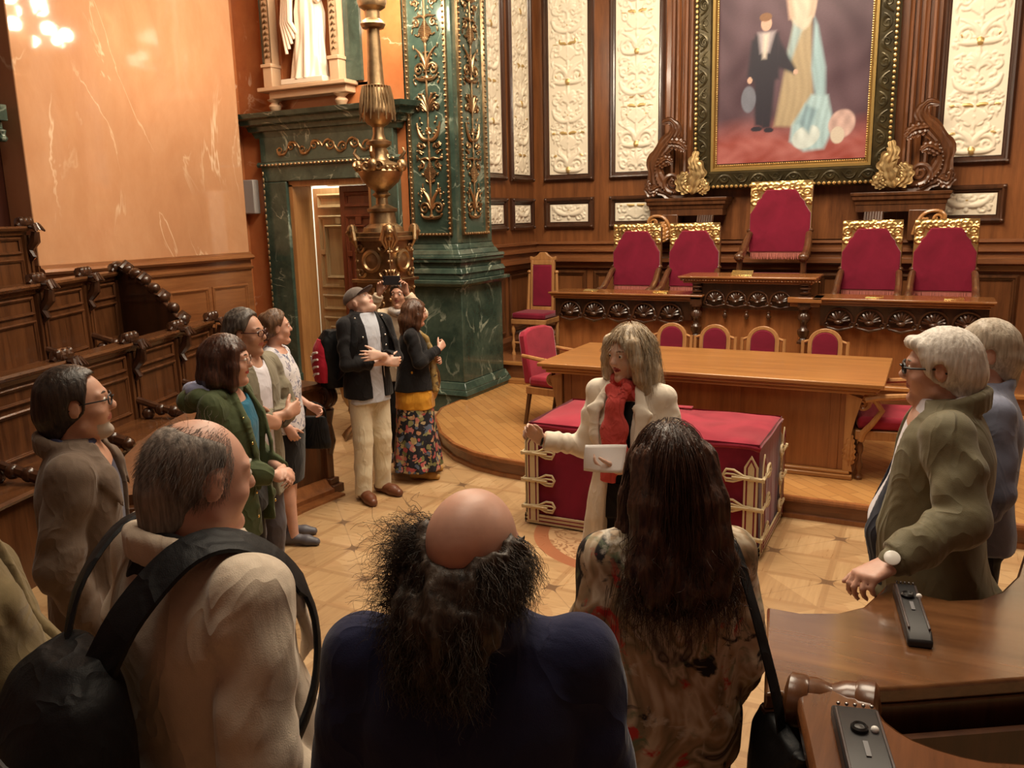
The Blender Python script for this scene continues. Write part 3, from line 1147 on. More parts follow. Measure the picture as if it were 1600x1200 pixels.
    for lev, (z0, z1, r0, r1, n) in enumerate(((3.05, 3.36, .155, .115, 14), (4.20, 4.42, .15, .165, 12))):
        mb = MB()
        for k in range(n):
            for q in range(2):
                a = 2 * pi * (k + .5 * q) / n
                P = [((r0 + .012) * cos(a), (r0 + .012) * sin(a), z0 + .06 * q), ((r0 * .4 + r1 * .6 + .02) * cos(a + .06), (r0 * .4 + r1 * .6 + .02) * sin(a + .06), z0 * .5 + z1 * .5 + .03 * q), ((r1 + .015) * cos(a), (r1 + .015) * sin(a), z1)]
                mb.tube(P, [.006, .012, .005], 5)
        mb.build('leaf_relief', GOLDD, stem)
    # arms and globes
    ng = 8
    for ringi, (z, r, n) in enumerate(((4.34, .54, 9), (4.66, .34, 6))):
        for k in range(n):
            a = 2 * pi * k / n + .25 + ringi * .4
            d = Vector((cos(a), sin(a), 0))
            mb = MB()
            P = []
            for q in range(10):
                s = q / 9
                P.append(d * (.06 + (r - .06) * s) + Vector((0, 0, z - .10 + .06 * sin(pi * s * 1.5 + pi) + .0 * s)))
            mb.tube(P, .014, 6)
            mb.lathe([(0, 0), (.03, 0), (.05, .02), (.03, .03), (0, .035)], P[-1], 10)
            arm = mb.build('arm', GOLDD, e)
            mb = MB()
            mb.ball(P[-1] + Vector((0, 0, .095)), .075, 14, 10)
            mb.build('globe', GLOBE, arm)
    return e


cd = candelabrum((-4.80, 6.74, 0), 'tall gilded candelabrum with scroll feet standing before the green marble pier')
cd = copy_tree(cd)      # unseen twin beyond the right edge, added to light that side of the room
cd.location = (2.75, 6.74, .162)
tag(cd, 'matching gilded candelabrum added out of view to light the right end of the dais')

# ------------------------------------------------------------------ robed statue (numpy loft with folds)
def statue():
    na, nz_ = 96, 90
    V = np.zeros((nz_, na, 3))
    for i in range(nz_):
        s = i / (nz_ - 1)
        z = s * 1.36
        w = np.interp(s, [0, .06, .3, .52, .62, .78, .86, .90, .94, 1], [.22, .205, .17, .18, .15, .19, .19, .12, .06, .05])
        dp = np.interp(s, [0, .06, .3, .52, .62, .78, .9, .94, 1], [.16, .15, .13, .13, .115, .12, .09, .055, .05])
        a = np.linspace(0, 2 * pi, na, endpoint=False)
        fold = np.interp(s, [0, .1, .5, .65, .8, 1], [.026, .03, .022, .012, .008, 0])
        tw = 1.3 * s + .5 * sin(s * 3)
        rr = 1 + fold / .17 * (np.sin(9 * a + 2 * tw) * .6 + np.sin(14 * a - 1.5 * tw + 2) * .4)
        sway = .035 * sin(s * 3.2)
        V[i, :, 0] = w * rr * np.cos(a) + sway
        V[i, :, 1] = dp * rr * np.sin(a)
        V[i, :, 2] = z
    idx = np.arange(nz_ * na).reshape(nz_, na)
    F = np.stack([idx[:-1], np.roll(idx[:-1], -1, 1), np.roll(idx[1:], -1, 1), idx[1:]], -1).reshape(-1, 4)
    e = empty('robed_statue', (-6.47, 7.83, 3.70))
    tag(e, 'white marble robed statue standing in the niche above the doorway', 'statue')
    mesh_np('robe', V.reshape(-1, 3), F, STONE, e)
    mb = MB()
    mb.box(-.30, .30, -.16, .17, -.055, .01)
    mb.build('statue_base', STONE, e, bevel=.01)
    mb = MB()
    mb.ball((.03, -.01, 1.50), (.085, .10, .12), 16, 12)
    mb.tube([(.03, 0, 1.28), (.03, 0, 1.42)], .055, 10)
    mb.build('head', STONE, e)
    mb = MB()       # arms and a mantle falling from the left arm
    mb.tube([(-.17, 0, 1.16), (-.24, -.03, .92), (-.10, -.14, .85), (-.02, -.16, .88)], [.06, .052, .042, .03], 10)
    mb.tube([(.22, 0, 1.16), (.28, -.02, .92), (.24, -.12, .78)], [.06, .052, .035], 10)
    for k in range(5):
        mb.tube([(-.22 + .03 * k, -.10 - .012 * k, .88), (-.25 + .035 * k, -.12 - .01 * k, .6), (-.22 + .04 * k, -.11, .28 + .05 * k)], [.035, .032, .018], 8)
    mb.build('mantle_and_arms', STONE, e)
    return e


statue()

# ------------------------------------------------------------------ painting
def canvas_material():
    t = NT('oil_canvas')
    at = t.n('ShaderNodeAttribute', attribute_name='paint')
    br = t.noise(t.map(t.coord(), (14, 14, 40)), 3, 3, .6)
    c = t.mix(.16, at.outputs[0], br, 'OVERLAY')
    return t.done(c, .38, coat=.15)


def painting():
    W, Hh = 1.67, 3.2
    nu, nv = 170, 320
    U, Vv = np.meshgrid(np.linspace(0, W, nu), np.linspace(0, Hh, nv), indexing='ij')
    rg = np.random.default_rng(3)

    def nz(fx, fy, ph):
        return np.sin(U * fx + ph + 1.5 * np.sin(Vv * fy * .6 + ph * 2)) * np.sin(Vv * fy + ph * 1.7 + np.sin(U * fx * .7))
    C = np.zeros((nu, nv, 3))
    wall = np.array([.080, .044, .058]) + .02 * (nz(5, 3, 1) + nz(13, 9, 2))[..., None] * np.array([1, .7, .8])
    ground = np.array([.30, .085, .075]) + .05 * (nz(7, 15, .3) + .6 * nz(23, 31, 1.1))[..., None] * np.array([1, .6, .6])
    f = np.clip((.50 - Vv + .05 * np.sin(U * 4)) / .3, 0, 1)[..., None]
    C[:] = wall * (1 - f) + ground * f

    def blob(cx, cy, rx, ry, col, soft=.15, rot=0., tex=0.):
        a, b = U - cx, Vv - cy
        x, y = a * cos(rot) + b * sin(rot), -a * sin(rot) + b * cos(rot)
        d = np.sqrt((x / rx) ** 2 + (y / ry) ** 2)
        m = np.clip((1 - d) / soft, 0, 1)[..., None]
        cc = np.array(col) * (1 + tex * (np.sin(U * 50 + 4 * np.sin(Vv * 7)) * .5 + .5 * np.sin(Vv * 22 + U * 40))[..., None])
        C[:] = C * (1 - m) + cc * m

    def quad(pts, col, soft=.045, tex=0.):
        pts = np.array(pts)
        d = np.full(U.shape, 1e9)
        n = len(pts)
        for i in range(n):
            p, q = pts[i], pts[(i + 1) % n]
            e = (q - p) / np.linalg.norm(q - p)
            d = np.minimum(d, e[0] * (Vv - p[1]) - e[1] * (U - p[0]))
        m = np.clip(d / soft + .5, 0, 1)[..., None]
        cc = np.array(col) * (1 + tex * (np.sin(U * 80 + 3 * np.sin(Vv * 6)) * .7 + .3 * np.sin(U * 33 + Vv * 12))[..., None])
        C[:] = C * (1 - m) + cc * m
    BL, SK, DK = (.27, .40, .44), (.50, .33, .25), (.022, .020, .030)
    quad([(.66, .40), (1.10, .36), (1.03, 1.5), (.84, 1.5)], (.34, .27, .17), tex=.08)
    blob(.93, 1.75, .16, .36, (.52, .45, .36), tex=.10)
    quad([(1.02, 1.62), (.96, 1.5), (1.05, 1.0), (1.04, .62), (1.22, .55), (1.20, 1.0), (1.10, 1.45)], BL, tex=.10)
    quad([(1.06, .72), (.86, .40), (.84, .22), (1.0, .10), (1.22, .12), (1.32, .36), (1.24, .70)], (.32, .46, .50), tex=.12)
    blob(1.02, .26, .17, .13, (.50, .57, .56), tex=.15, rot=.5)
    quad([(1.00, .62), (.92, .42), (1.05, .30), (1.14, .55)], (.20, .31, .36), tex=.2)
    blob(1.40, .38, .15, .17, (.46, .32, .29), tex=.2, rot=-.4)
    blob(1.36, .26, .08, .10, (.52, .46, .38))
    quad([(.84, 1.5), (.76, 1.1), (.80, 1.02), (.93, 1.42)], (.28, .37, .38), tex=.15)
    for s in (-1, 1):
        quad([(.92 + s * .10 - .03, 1.55), (.92 + s * .10 + .03, 1.55), (.92 + s * .16 + .03, 1.95), (.92 + s * .16 - .03, 1.95)], SK)
    blob(.93, 2.05, .16, .10, SK)
    blob(.94, 2.26, .085, .12, SK)
    blob(.94, 2.34, .10, .08, (.10, .05, .03))
    # smaller dark-suited figure
    quad([(.44, .42), (.54, .40), (.58, .95), (.42, .95)], DK)
    quad([(.52, .38), (.62, .38), (.66, .95), (.52, .95)], DK)
    quad([(.36, .92), (.70, .92), (.68, 1.42), (.42, 1.42)], DK)
    quad([(.34, .98), (.42, .94), (.46, 1.40), (.38, 1.36)], DK)
    quad([(.66, 1.06), (.86, .96), (.88, 1.02), (.68, 1.36)], DK)
    blob(.46, .38, .07, .03, DK)
    blob(.60, .36, .06, .03, DK)
    quad([(.48, 1.22), (.58, 1.22), (.64, 1.44), (.45, 1.44)], (.34, .30, .32))
    quad([(.51, 1.16), (.545, 1.16), (.57, 1.42), (.51, 1.42)], (.6, .53, .46))
    blob(.54, 1.53, .065, .085, SK)
    blob(.53, 1.60, .075, .05, (.20, .10, .05))
    blob(.37, .93, .03, .04, SK)
    blob(.36, .72, .09, .16, (.14, .15, .19), tex=.1)
    blob(.88, .98, .03, .03, SK)
    e = empty('portrait_painting', (-1.635, 10.46, 2.40))
    e.rotation_euler = (radians(-2.0) * -1, 0, 0)
    tag(e, 'huge gold and black framed oil painting with purple background on the panelled wall', 'painting')
    VV = np.stack([U - W / 2, np.full(U.shape, -.03), Vv + .305], -1).reshape(-1, 3)
    idx = np.arange(nu * nv).reshape(nu, nv)
    F = np.stack([idx[:-1, :-1], idx[1:, :-1], idx[1:, 1:], idx[:-1, 1:]], -1).reshape(-1, 4)
    o = mesh_np('canvas', VV, F, canvas_material(), e)
    ca = o.data.color_attributes.new('paint', 'FLOAT_COLOR', 'POINT')
    ca.data.foreach_set('color', np.concatenate([np.clip(C, 0, 1).reshape(-1, 3), np.ones((nu * nv, 1))], 1).astype(np.float32).ravel())
    fr = lambda u, v, h: (u, -h, v)
    mb = MB()
    mb.box(-1.08, 1.08, -.02, .05, .03, 3.78)
    frame(mb, -1.115, 1.115, 0, 3.8, [(0, 0), (0, .06), (.03, .10), (.05, .10), (.055, .085), (.20, .10), (.225, .07), (.225, 0)], fr)
    fo = mb.build('outer_frame', IRON, e, ang=25)
    mb = MB()
    frame(mb, -.895, .895, .22, 3.6, [(0, 0), (0, .085), (.03, .08), (.045, .05), (.065, .045), (.065, 0)], fr)
    ins = mb.build('inner_moulding', plain('dim_gilt_moulding', (.34, .22, .07), .35, .8), e, ang=25)
    mb = MB()
    def beads(a, b, n, r, h):
        for k in range(n):
            p = (a[0] + (b[0] - a[0]) * k / (n - 1), a[1] + (b[1] - a[1]) * k / (n - 1))
            mb.ball(fr(p[0], p[1], h), (r, r * .7, r), 6, 4)
    beads((-1.075, .04), (1.075, .04), 40, .021, .105)
    beads((-1.075, .04), (-1.075, 3.76), 66, .021, .105)
    beads((1.075, .04), (1.075, 3.76), 66, .021, .105)
    mb.build('gilt_beading', GOLD, fo)
    mb = MB()
    beads((-.835, .285), (.835, .285), 70, .010, .06)
    beads((-.835, .285), (-.835, 3.5), 130, .010, .06)
    beads((.835, .285), (.835, 3.5), 130, .010, .06)
    mb.build('inner_beading', GOLD, ins)
    mb = MB()
    lines = []
    for k in range(10):
        s = 1 if k % 2 else -1
        x = -.92 + .20 * k
        lines.append((spiral(x, .14, .062, .012, pi if s > 0 else 0, 1.4 * s, w0=.018, w1=.01), 0))
        lines.append((curve2((x - .1, .14 - .05 * s), (x - .05, .14 + .06 * s), (x + .05, .14 + .06 * s), (x + .1, .14 - .05 * s), w0=.014, w1=.014), 0))
    for sx in (-1, 1):
        for k in range(17):
            s = 1 if k % 2 else -1
            z = .30 + .20 * k
            lines.append((spiral(sx * .985, z, .062, .012, pi / 2 * s, 1.4 * s, w0=.018, w1=.01), 0))
            lines.append((curve2((sx * .985 - .05 * s, z - .1), (sx * .985 + .06 * s, z - .05), (sx * .985 + .06 * s, z + .05), (sx * .985 - .05 * s, z + .1), w0=.014, w1=.014), 0))
    orn_tubes(mb, lines, lambda u, v, h: fr(u, v, .088), 6)
    mb.build('carved_scrolls', IRON, fo)
    return e


painting()

# ------------------------------------------------------------------ shelf brackets and carved acanthus either side of the painting
def leaf(mb, P, w, n=9, mi=0, up=(0, -1, 0), lobes=6):
    """acanthus leaf: a cupped, lobed blade with a raised midrib along the path"""
    P = resample(P, 30)
    m = len(P)
    up = Vector(up)
    nu = 9
    vs, fs = [], []
    for i in range(m):
        t = i / (m - 1)
        T = (P[min(i + 1, m - 1)] - P[max(i - 1, 0)]).normalized()
        S = T.cross(up).normalized()
        N = S.cross(T).normalized()
        ph = (t * lobes) % 1.0
        env = w * (.30 + .95 * sin(pi * min(1, .12 + t * .86)) ** .8) * (1 - .55 * t)
        lw = env * (.55 + .45 * sin(pi * ph) ** .6)
        for side in (1, -1):
            for j in range(nu):
                u = j / (nu - 1) * 2 - 1
                p = P[i] + S * (u * lw) + T * (abs(u) ** 1.5 * lw * .55)
                hgt = lw * (.38 * (1 - abs(u) ** 1.3) - .16 * abs(sin(u * 6.0)) + .22 * abs(u) ** 4)
                vs.append(p + N * (hgt + side * .006))
    row = 2 * nu
    for i in range(m - 1):
        for j in range(nu - 1):
            a = i * row + j
            fs.append((a, a + 1, a + row + 1, a + row))
            b = a + nu
            fs.append((b, b + row, b + row + 1, b + 1))
        for j in (0, nu - 1):
            a = i * row + j
            fs.append((a, a + row, a + row + nu, a + nu))
    mb.add(vs, fs, mi)
    mb.tube(P, [w * .13 * (1 - .7 * i / (m - 1)) for i in range(m)], 7, mi)


def bracket(sgn, xin, xout, label):
    e = empty('bracket_shelf', ((xin + xout) / 2, 10.45, 2.0))
    tag(e, label, 'bracket')
    w = abs(xout - xin) / 2
    mb = MB()
    pth = [((-w, .15, 0), (-1, 0, 0)), ((-w, -.12, 0), (-.7, -.7, 0)), ((w, -.12, 0), (.7, -.7, 0)), ((w, .15, 0), (1, 0, 0))]
    mb.box(-w, w, -.12, .15, .10, .30)
    mb.sweep(pth, [(0, .18), (.01, .18), (.02, .22), (.05, .235), (.055, .27), (.075, .285), (.08, .315), (0, .32)])
    mb.build('shelf', WOODB, e, bevel=.005)
    mb = MB()
    o = -sgn * w        # outer end carries a volute
    mb.box(o + sgn * .02, o + sgn * .36, -.14, .15, -.22, .12)
    mb.build('console_block', WOODB, e, bevel=.01)
    mb = MB()
    sp = spiral(o + sgn * .06, .02, .075, .012, pi / 2, sgn * 1.9, 40, .022, .012)
    mb.tube([(u, -.17, v) for u, v, r in sp], [r for u, v, r in sp], 8)
    mb.tube([(u, -.17, v) for u, v, r in curve2((o + sgn * .06, .10), (o + sgn * .2, .12), (o + sgn * .26, .05), (o + sgn * .3, -.15), w0=.02, w1=.014)], .02, 8)
    leaf(mb, [(o + sgn * .2, -.18, -.22), (o + sgn * .2, -.20, -.1), (o + sgn * .19, -.19, .03)], .10)
    mb.build('volute', WOODL, e)
    mb = MB()
    ix = -o - sgn * .2
    for k in range(7):
        mb.tube([(ix + .028 * (k - 3), -.15, .10), (ix + .028 * (k - 3), -.19, 0.0), (ix + .022 * (k - 3), -.14, -.10)], [.018, .022, .012], 6)
    mb.ball((ix, -.15, -.12), (.1, .05, .035), 10, 6)
    mb.build('gadroon_boss', WOODD, e)
    # big dark acanthus scroll and its gilded companion
    ac = empty('carved_acanthus', ((xin + xout) / 2, 10.40, 2.36))
    tag(ac, label.replace('bracket shelf', 'acanthus scroll carving').replace('below', 'standing beside'), 'wood carving')
    mb = MB()
    k = -sgn
    base = [(k * (w - .50), .0, .03), (k * (w - .30), -.02, .02), (k * (w - .12), -.03, .12), (k * (w - .06), -.03, .30), (k * (w - .10), -.03, .48), (k * (w - .22), -.03, .64), (k * (w - .30), -.03, .78), (k * (w - .24), -.04, .88), (k * (w - .14), -.05, .86)]
    leaf(mb, base, .13)
    sp = spiral(k * (w - .28), .15, .13, .02, -pi / 2, k * 1.6, 34, .035, .014)
    mb.tube([(u, -.05, v) for u, v, r in sp], [r for u, v, r in sp], 8)
    leaf(mb, [(k * (w - .22), -.05, .62), (k * (w - .36), -.06, .60), (k * (w - .44), -.07, .52)], .09)
    leaf(mb, [(k * (w - .08), -.05, .35), (k * (w - .2), -.07, .42), (k * (w - .28), -.08, .38)], .08)
    leaf(mb, [(k * (w - .10), -.05, .10), (k * (w + .0), -.07, .06), (k * (w + .03), -.08, .18)], .08)
    for q in range(14):
        s = q / 13
        a = -pi / 2 + s * 2.2
        mb.ball((k * (w - .30 + .24 * cos(a)), -.075, .28 + .26 * sin(a)), .013, 6, 4)
    mb.build('dark_scroll', WOODB, ac)
    mb = MB()
    leaf(mb, [(k * (w - .52), -.06, .0), (k * (w - .56), -.08, .12), (k * (w - .60), -.09, .26), (k * (w - .56), -.10, .38), (k * (w - .58), -.08, .50)], .12)
    leaf(mb, [(k * (w - .50), -.06, .02), (k * (w - .42), -.09, .10), (k * (w - .42), -.10, .20), (k * (w - .48), -.10, .25)], .09)
    leaf(mb, [(k * (w - .60), -.06, .02), (k * (w - .68), -.09, .08), (k * (w - .66), -.10, .18)], .08)
    mb.build('gilded_leaf', plain('aged_gilt_leaf', (.42, .29, .13), .4, .6, var=.4), ac)


bracket(1, -2.36, -3.27, 'dark carved bracket shelf below the left corner of the painting')
bracket(-1, -.87, .04, 'dark carved bracket shelf below the right corner of the painting')

# ------------------------------------------------------------------ throne desk
def shells(mb, x0, x1, n, y, z, r, mi=0):
    for k in range(n):
        cx = x0 + (x1 - x0) * (k + .5) / n
        for q in range(9):
            a = pi * (q + .5) / 9
            P = [(cx + r * .22 * cos(a), y - .035, z + r * .22 * sin(a)), (cx + r * .62 * cos(a), y - .030, z + r * .62 * sin(a)), (cx + r * .85 * cos(a), y - .012, z + r * .85 * sin(a))]
            mb.tube(P, [r * .06, r * .11, r * .07], 5, mi)
        mb.ball((cx, y - .03, z - r * .05), (r * .38, .045, r * .2), 10, 6, mi)
        arc_ = [(cx + r * cos(pi * q / 12), y - .02, z + r * sin(pi * q / 12)) for q in range(13)]
        mb.tube(arc_, r * .10, 6, mi)
        for s in (-1, 1):
            sp = spiral(cx + s * r * .95, z - r * .28, r * .26, r * .06, pi / 2, -s * 1.3, 16, r * .10, r * .06)
            mb.tube([(u, y - .02, v) for u, v, _ in sp], [w_ for _, _, w_ in sp], 5, mi)
        lf = [(cx - r * .9, y - .02, z - r * .5), (cx, y - .03, z - r * .72), (cx + r * .9, y - .02, z - r * .5)]
        mb.tube(lf, [r * .08, r * .14, r * .08], 6, mi)


def baluster(mb, x, y, z0, z1, r, mi=0, seg=14):
    h = z1 - z0
    prof = [(0, 0), (1, 0), (1, .06), (.7, .09), (.55, .16), (.95, .26), (1.0, .36), (.6, .42), (.5, .50), (.6, .58), (1.0, .66), (.95, .76), (.55, .84), (.7, .9), (1, .93), (1, 1), (0, 1)]
    mb.lathe([(r * a, z0 + h * b) for a, b in prof], (x, y, 0), seg, mi)


dk = empty('council_desk', (0, 0, 0))
tag(dk, 'long carved presidential desk with raised centre on the platform below the painting', 'desk')
TOPW = wood('desk_top_walnut', (0.17, 0.06, 0.018), (0.36, 0.145, 0.045), 'X', .22, coat=.5)


def dtop(name, x0, x1, y0, y1, z, par, dent=False):
    mb = MB()
    mb.box(x0, x1, y0, y1, z - .022, z)
    mb.box(x0 + .02, x1 - .02, y0 + .02, y1, z - .05, z - .022)
    mb.box(x0 + .045, x1 - .045, y0 + .045, y1, z - .075, z - .05)
    if dent:
        n = int((x1 - x0) / .03)
        for k in range(n):
            mb.box(x0 + .05 + k * .03, x0 + .066 + k * .03, y0 + .012, y0 + .045, z - .05, z - .036)
    mb.build(name, TOPW, par, bevel=.006)


dtop('left_top', -4.0, -2.20, 8.80, 9.28, 1.275, dk)
dtop('right_top', -1.09, .52, 8.80, 9.28, 1.275, dk)
dtop('centre_top', -2.47, -1.06, 8.80, 9.40, 1.475, dk, True)
mb = MB()
mb.box(-1.33, -1.0, 8.80, 9.1, 1.22, 1.275)
mb.box(-1.31, -1.02, 8.83, 9.1, 1.18, 1.22)
mb.build('bracket_top', TOPW, dk, bevel=.006)
mb = MB()
mb.box(-3.93, .45, 8.95, 9.02, .41, 1.205)
mb.box(-3.93, -3.87, 9.02, 9.26, .41, 1.205)
mb.box(.39, .45, 9.02, 9.26, .41, 1.205)
mb.box(-2.35, -1.15, 8.96, 9.02, 1.2, 1.405)
mb.build('front_panel', WOODM, dk, bevel=.006)
mb = MB()
mb.box(-3.95, -2.33, 8.90, 8.96, .99, 1.20)
mb.box(-1.02, .47, 8.90, 8.96, .99, 1.20)
mb.box(-2.33, -1.15, 8.91, 8.97, 1.13, 1.40)
for a, b, n in ((-3.90, -2.42, 5), (-.98, .44, 5)):
    shells(mb, a, b, n, 8.895, 1.04, .125)
shells(mb, -2.20, -1.30, 4, 8.90, 1.22, .10)
for k in range(4):
    x = -2.20 + .90 * (k + .5) / 4 + .11
    if k < 3:
        mb.lathe([(0, 0), (.018, .01), (.028, .04), (.012, .065), (.02, .08), (0, .1)], (x, 8.90, 1.02), 10)
mb.build('carved_frieze', WOODD, dk, ang=50)
for x in (-2.275, -1.17):
    mb = MB()
    baluster(mb, x, 8.86, .80, 1.18, .062)
    baluster(mb, x, 8.87, 1.275, 1.40, .055)
    mb.box(x - .06, x + .06, 8.82, 8.92, 1.17, 1.29)
    mb.build('turned_console', WOODD, dk, ang=40)


def plate(name, x, y, z, rx, label, w=.17, d=.085):
    mb = MB()
    R = Matrix.Translation((x, y, z)) @ Matrix.Rotation(radians(rx), 4, 'X')
    mb.box(-w / 2, w / 2, 0, d, 0, .006, 0, R)
    o = mb.build(name, BRASS, None, bevel=.002)
    tag(o, label, 'nameplate', 'brass nameplates on the presidential desk')


plate('nameplate', -3.53, 8.93, 1.2765, 12, 'leftmost brass nameplate on the presidential desk, before the first throne')
plate('nameplate', -2.70, 8.90, 1.2765, 12, 'bright brass nameplate on the desk before the second throne from the left')
plate('nameplate', -1.83, 8.95, 1.4765, 28, 'propped brass nameplate on the raised centre of the desk', .22, .10)
plate('nameplate', -.53, 8.93, 1.2765, 10, 'dull brass nameplate on the desk just right of the raised centre')
plate('nameplate', .17, 8.91, 1.2765, 10, 'rightmost brass nameplate on the presidential desk')

# raised steps that the thrones stand on
mb = MB()
mb.box(-4.2, .75, 9.36, 10.55, .412, .55)
mb.box(-2.25, -1.02, 9.46, 10.5, .55, .91)
tag(mb.build('floor_throne_step', WOODH), kind='structure')


def throne_proto():
    e = empty('velvet_throne')
    W, B0, B1 = .285, .72, 1.43      # half width, back bottom and top above the seat step

    def outline(k=1.0, top=B1):
        pts = [(W, B0), (W, 1.13), (W - .02, 1.16), (W - .055, 1.22), (W - .06, 1.25), (W - .105, 1.30), (W - .11, 1.325), (W - .15, 1.38)]
        pts = [(x * k, z) for x, z in pts]
        return [(-x, z) for x, z in pts] + [(x, z) for x, z in reversed(pts)]
    mb = MB()
    fr = lambda u, v, h: (u, -h, v)
    mb.prism(outline(1.0), 0.0, .055, 0, fr)
    mb.build('velvet_back', VELVET, e, bevel=.012)
    mb = MB()
    mb.box(-W - .01, W + .01, .0, .05, B0 - .05, B1 + .0)
    mb.build('back_frame', WOODB, e, bevel=.01)
    # pierced gilded crest: heightfield plate behind the shaped velvet
    lines = []
    g = random.Random(5)
    for s in (-1, 1):
        for (cx, cz, r) in ((.24, .40, .05), (.15, .46, .04), (.05, .46, .04), (.25, .30, .035), (.20, .46, .03), (.10, .47, .03)):
            lines.append((spiral(s * cx, cz, r, .008, g.uniform(0, 6), s * 1.6, 20, .013, .007), 0))
        for k in range(26):
            a, b = g.uniform(0, .27) * s, g.uniform(.24, .49)
            an = g.uniform(0, 6.28)
            lines.append((curve2((a, b), (a + .02 * cos(an), b + .02 * sin(an)), (a + .04 * cos(an + .5), b + .03 * sin(an)), (a + .05 * cos(an + 1), b + .03 * sin(an + 1)), 7, .010, .005), 0))
    lines = [([(max(-W, min(W, a)), max(.22, min(.505, b)) - .0, c) for a, b, c in pl], q) for pl, q in lines]
    relief_grid('gilt_crest', W * 2 + .01, .52, 0, lambda u, v, h: (u, -.012 - h * 1.2, .95 + v), GOLD, e, .007, 1.0, lines=[([(a, b - .02, c) for a, b, c in pl], q) for pl, q in lines])
    mb = MB()
    for k in range(44):
        x = -W + .02 + (2 * W - .04) * k / 43
        mb.tube([(x, -.04, B0 + .01), (x + g.uniform(-.003, .003), -.045, B0 - .04), (x + g.uniform(-.006, .006), -.042, B0 - .075)], [.006, .007, .004], 4)
    mb.box(-W, W, -.05, -.02, B0, B0 + .015)
    mb.build('fringe', FRINGE, e)
    mb = MB()
    mb.box(-.29, .29, -.52, -.02, .42, .50)
    mb.build('seat', VELVET, e, bevel=.03)
    mb = MB()
    mb.box(-.29, .29, -.50, 0, .34, .42)
    mb.build('seat_rail', WOODB, e, bevel=.008)
    for s in (-1, 1):
        mb = MB()
        x = s * .275
        P = [(x, .0, .93), (x + s * .01, -.10, .90), (x + s * .02, -.22, .80), (x + s * .02, -.36, .72), (x + s * .02, -.48, .70), (x + s * .015, -.53, .66)]
        mb.tube(P, [.030, .034, .036, .038, .042, .03], 10)
        mb.ball((x + s * .02, -.50, .69), (.05, .05, .045), 10, 8)
        mb.ball((x, -.015, .95), (.045, .04, .03), 10, 8)
        mb.tube([(x, -.46, .42), (x + s * .02, -.48, .56), (x + s * .015, -.46, .68)], [.035, .026, .03], 8)
        mb.build('arm', WOODB, e)
        for y in (-.47, -.03):
            mb = MB()
            baluster(mb, s * .26, y, 0, .36, .034)
            mb.build('leg', WOODB, e)
    mb = MB()
    for s in (-1, 1):
        mb.tube([(s * .26, -.47, .12), (s * .26, -.03, .12)], .02, 8)
    mb.tube([(-.26, -.25, .12), (.26, -.25, .12)], .02, 8)
    mb.build('stretcher', WOODB, e)
    return e


tp = throne_proto()
THR = [(-3.29, 9.90, .55, 1, 'leftmost of the crimson thrones with gilded crest behind the desk'),
       (-2.58, 9.90, .55, 1, 'crimson throne with gilded crest, next to the tall centre one on its left'),
       (-1.63, 10.02, .91, 1.06, 'tallest crimson throne with broad gilded crest, raised in the centre'),
       (-.645, 9.90, .55, 1, 'crimson throne with gilded crest, next to the tall centre one on its right'),
       (.065, 9.90, .55, 1, 'rightmost of the crimson thrones with gilded crest behind the desk')]
for i, (x, y, z, s, lab) in enumerate(THR):
    o = tp if i == 0 else copy_tree(tp)
    o.location = (x, y, z)
    o.scale = (1.03 * (1.13 if i == 2 else 1), s, s)
    tag(o, lab, 'throne', 'crimson thrones behind the desk')

# side chair beside the apse wall
def side_chair():
    e = empty('tall_back_chair', (-4.50, 9.72, .412), 0)
    tag(e, 'narrow tall backed chair with crimson panel left of the throne desk', 'chair')
    for s in (-1, 1):
        mb = MB()
        mb.tube([(s * .21, .0, 0), (s * .205, .0, .45), (s * .197, .02, .75), (s * .19, .04, 1.0)], [.022, .024, .022, .02], 8)
        mb.ball((s * .19, .04, 1.02), (.03, .03, .025), 8, 6)
        mb.build('back_post', CHAIRWOOD, e)
        mb = MB()
        baluster(mb, s * .22, -.40, 0, .45, .026)
        mb.build('leg', CHAIRWOOD, e)
    R = Matrix.Translation((0, .02, .58)) @ Matrix.Rotation(radians(-3), 4, 'X')
    mb = MB()
    mb.box(-.135, .135, -.035, .0, 0, .53, 0, R)
    mb.build('back_panel', VELVET, e, bevel=.015)
    mb = MB()
    for a, b, c, d in ((-.165, -.13, -.06, .59), (.13, .165, -.06, .59), (-.13, .13, .53, .59), (-.13, .13, -.06, -.0)):
        mb.box(a, b, -.03, .025, c, d, 0, R)
    crest = [(-.18, .59), (-.18, .64), (-.13, .62), (-.08, .65), (-.04, .69), (.04, .69), (.08, .65), (.13, .62), (.18, .64), (.18, .59)]
    mb.prism(crest, -.02, .03, 0, lambda u, v, h: tuple(R @ Vector((u, h, v))))
    mb.build('back_frame', CHAIRWOOD, e, bevel=.006)
    mb = MB()
    mb.box(-.23, .23, -.43, .01, .46, .54)
    mb.build('seat', VELVET, e, bevel=.025)
    mb = MB()
    mb.box(-.235, .235, -.435, .015, .40, .46)
    mb.tube([(-.22, -.40, .16), (.22, -.40, .16)], .015, 8)
    mb.tube([(-.21, -.0, .2), (.21, 0, .2)], .015, 8)
    mb.build('seat_rail', CHAIRWOOD, e, bevel=.005)


side_chair()

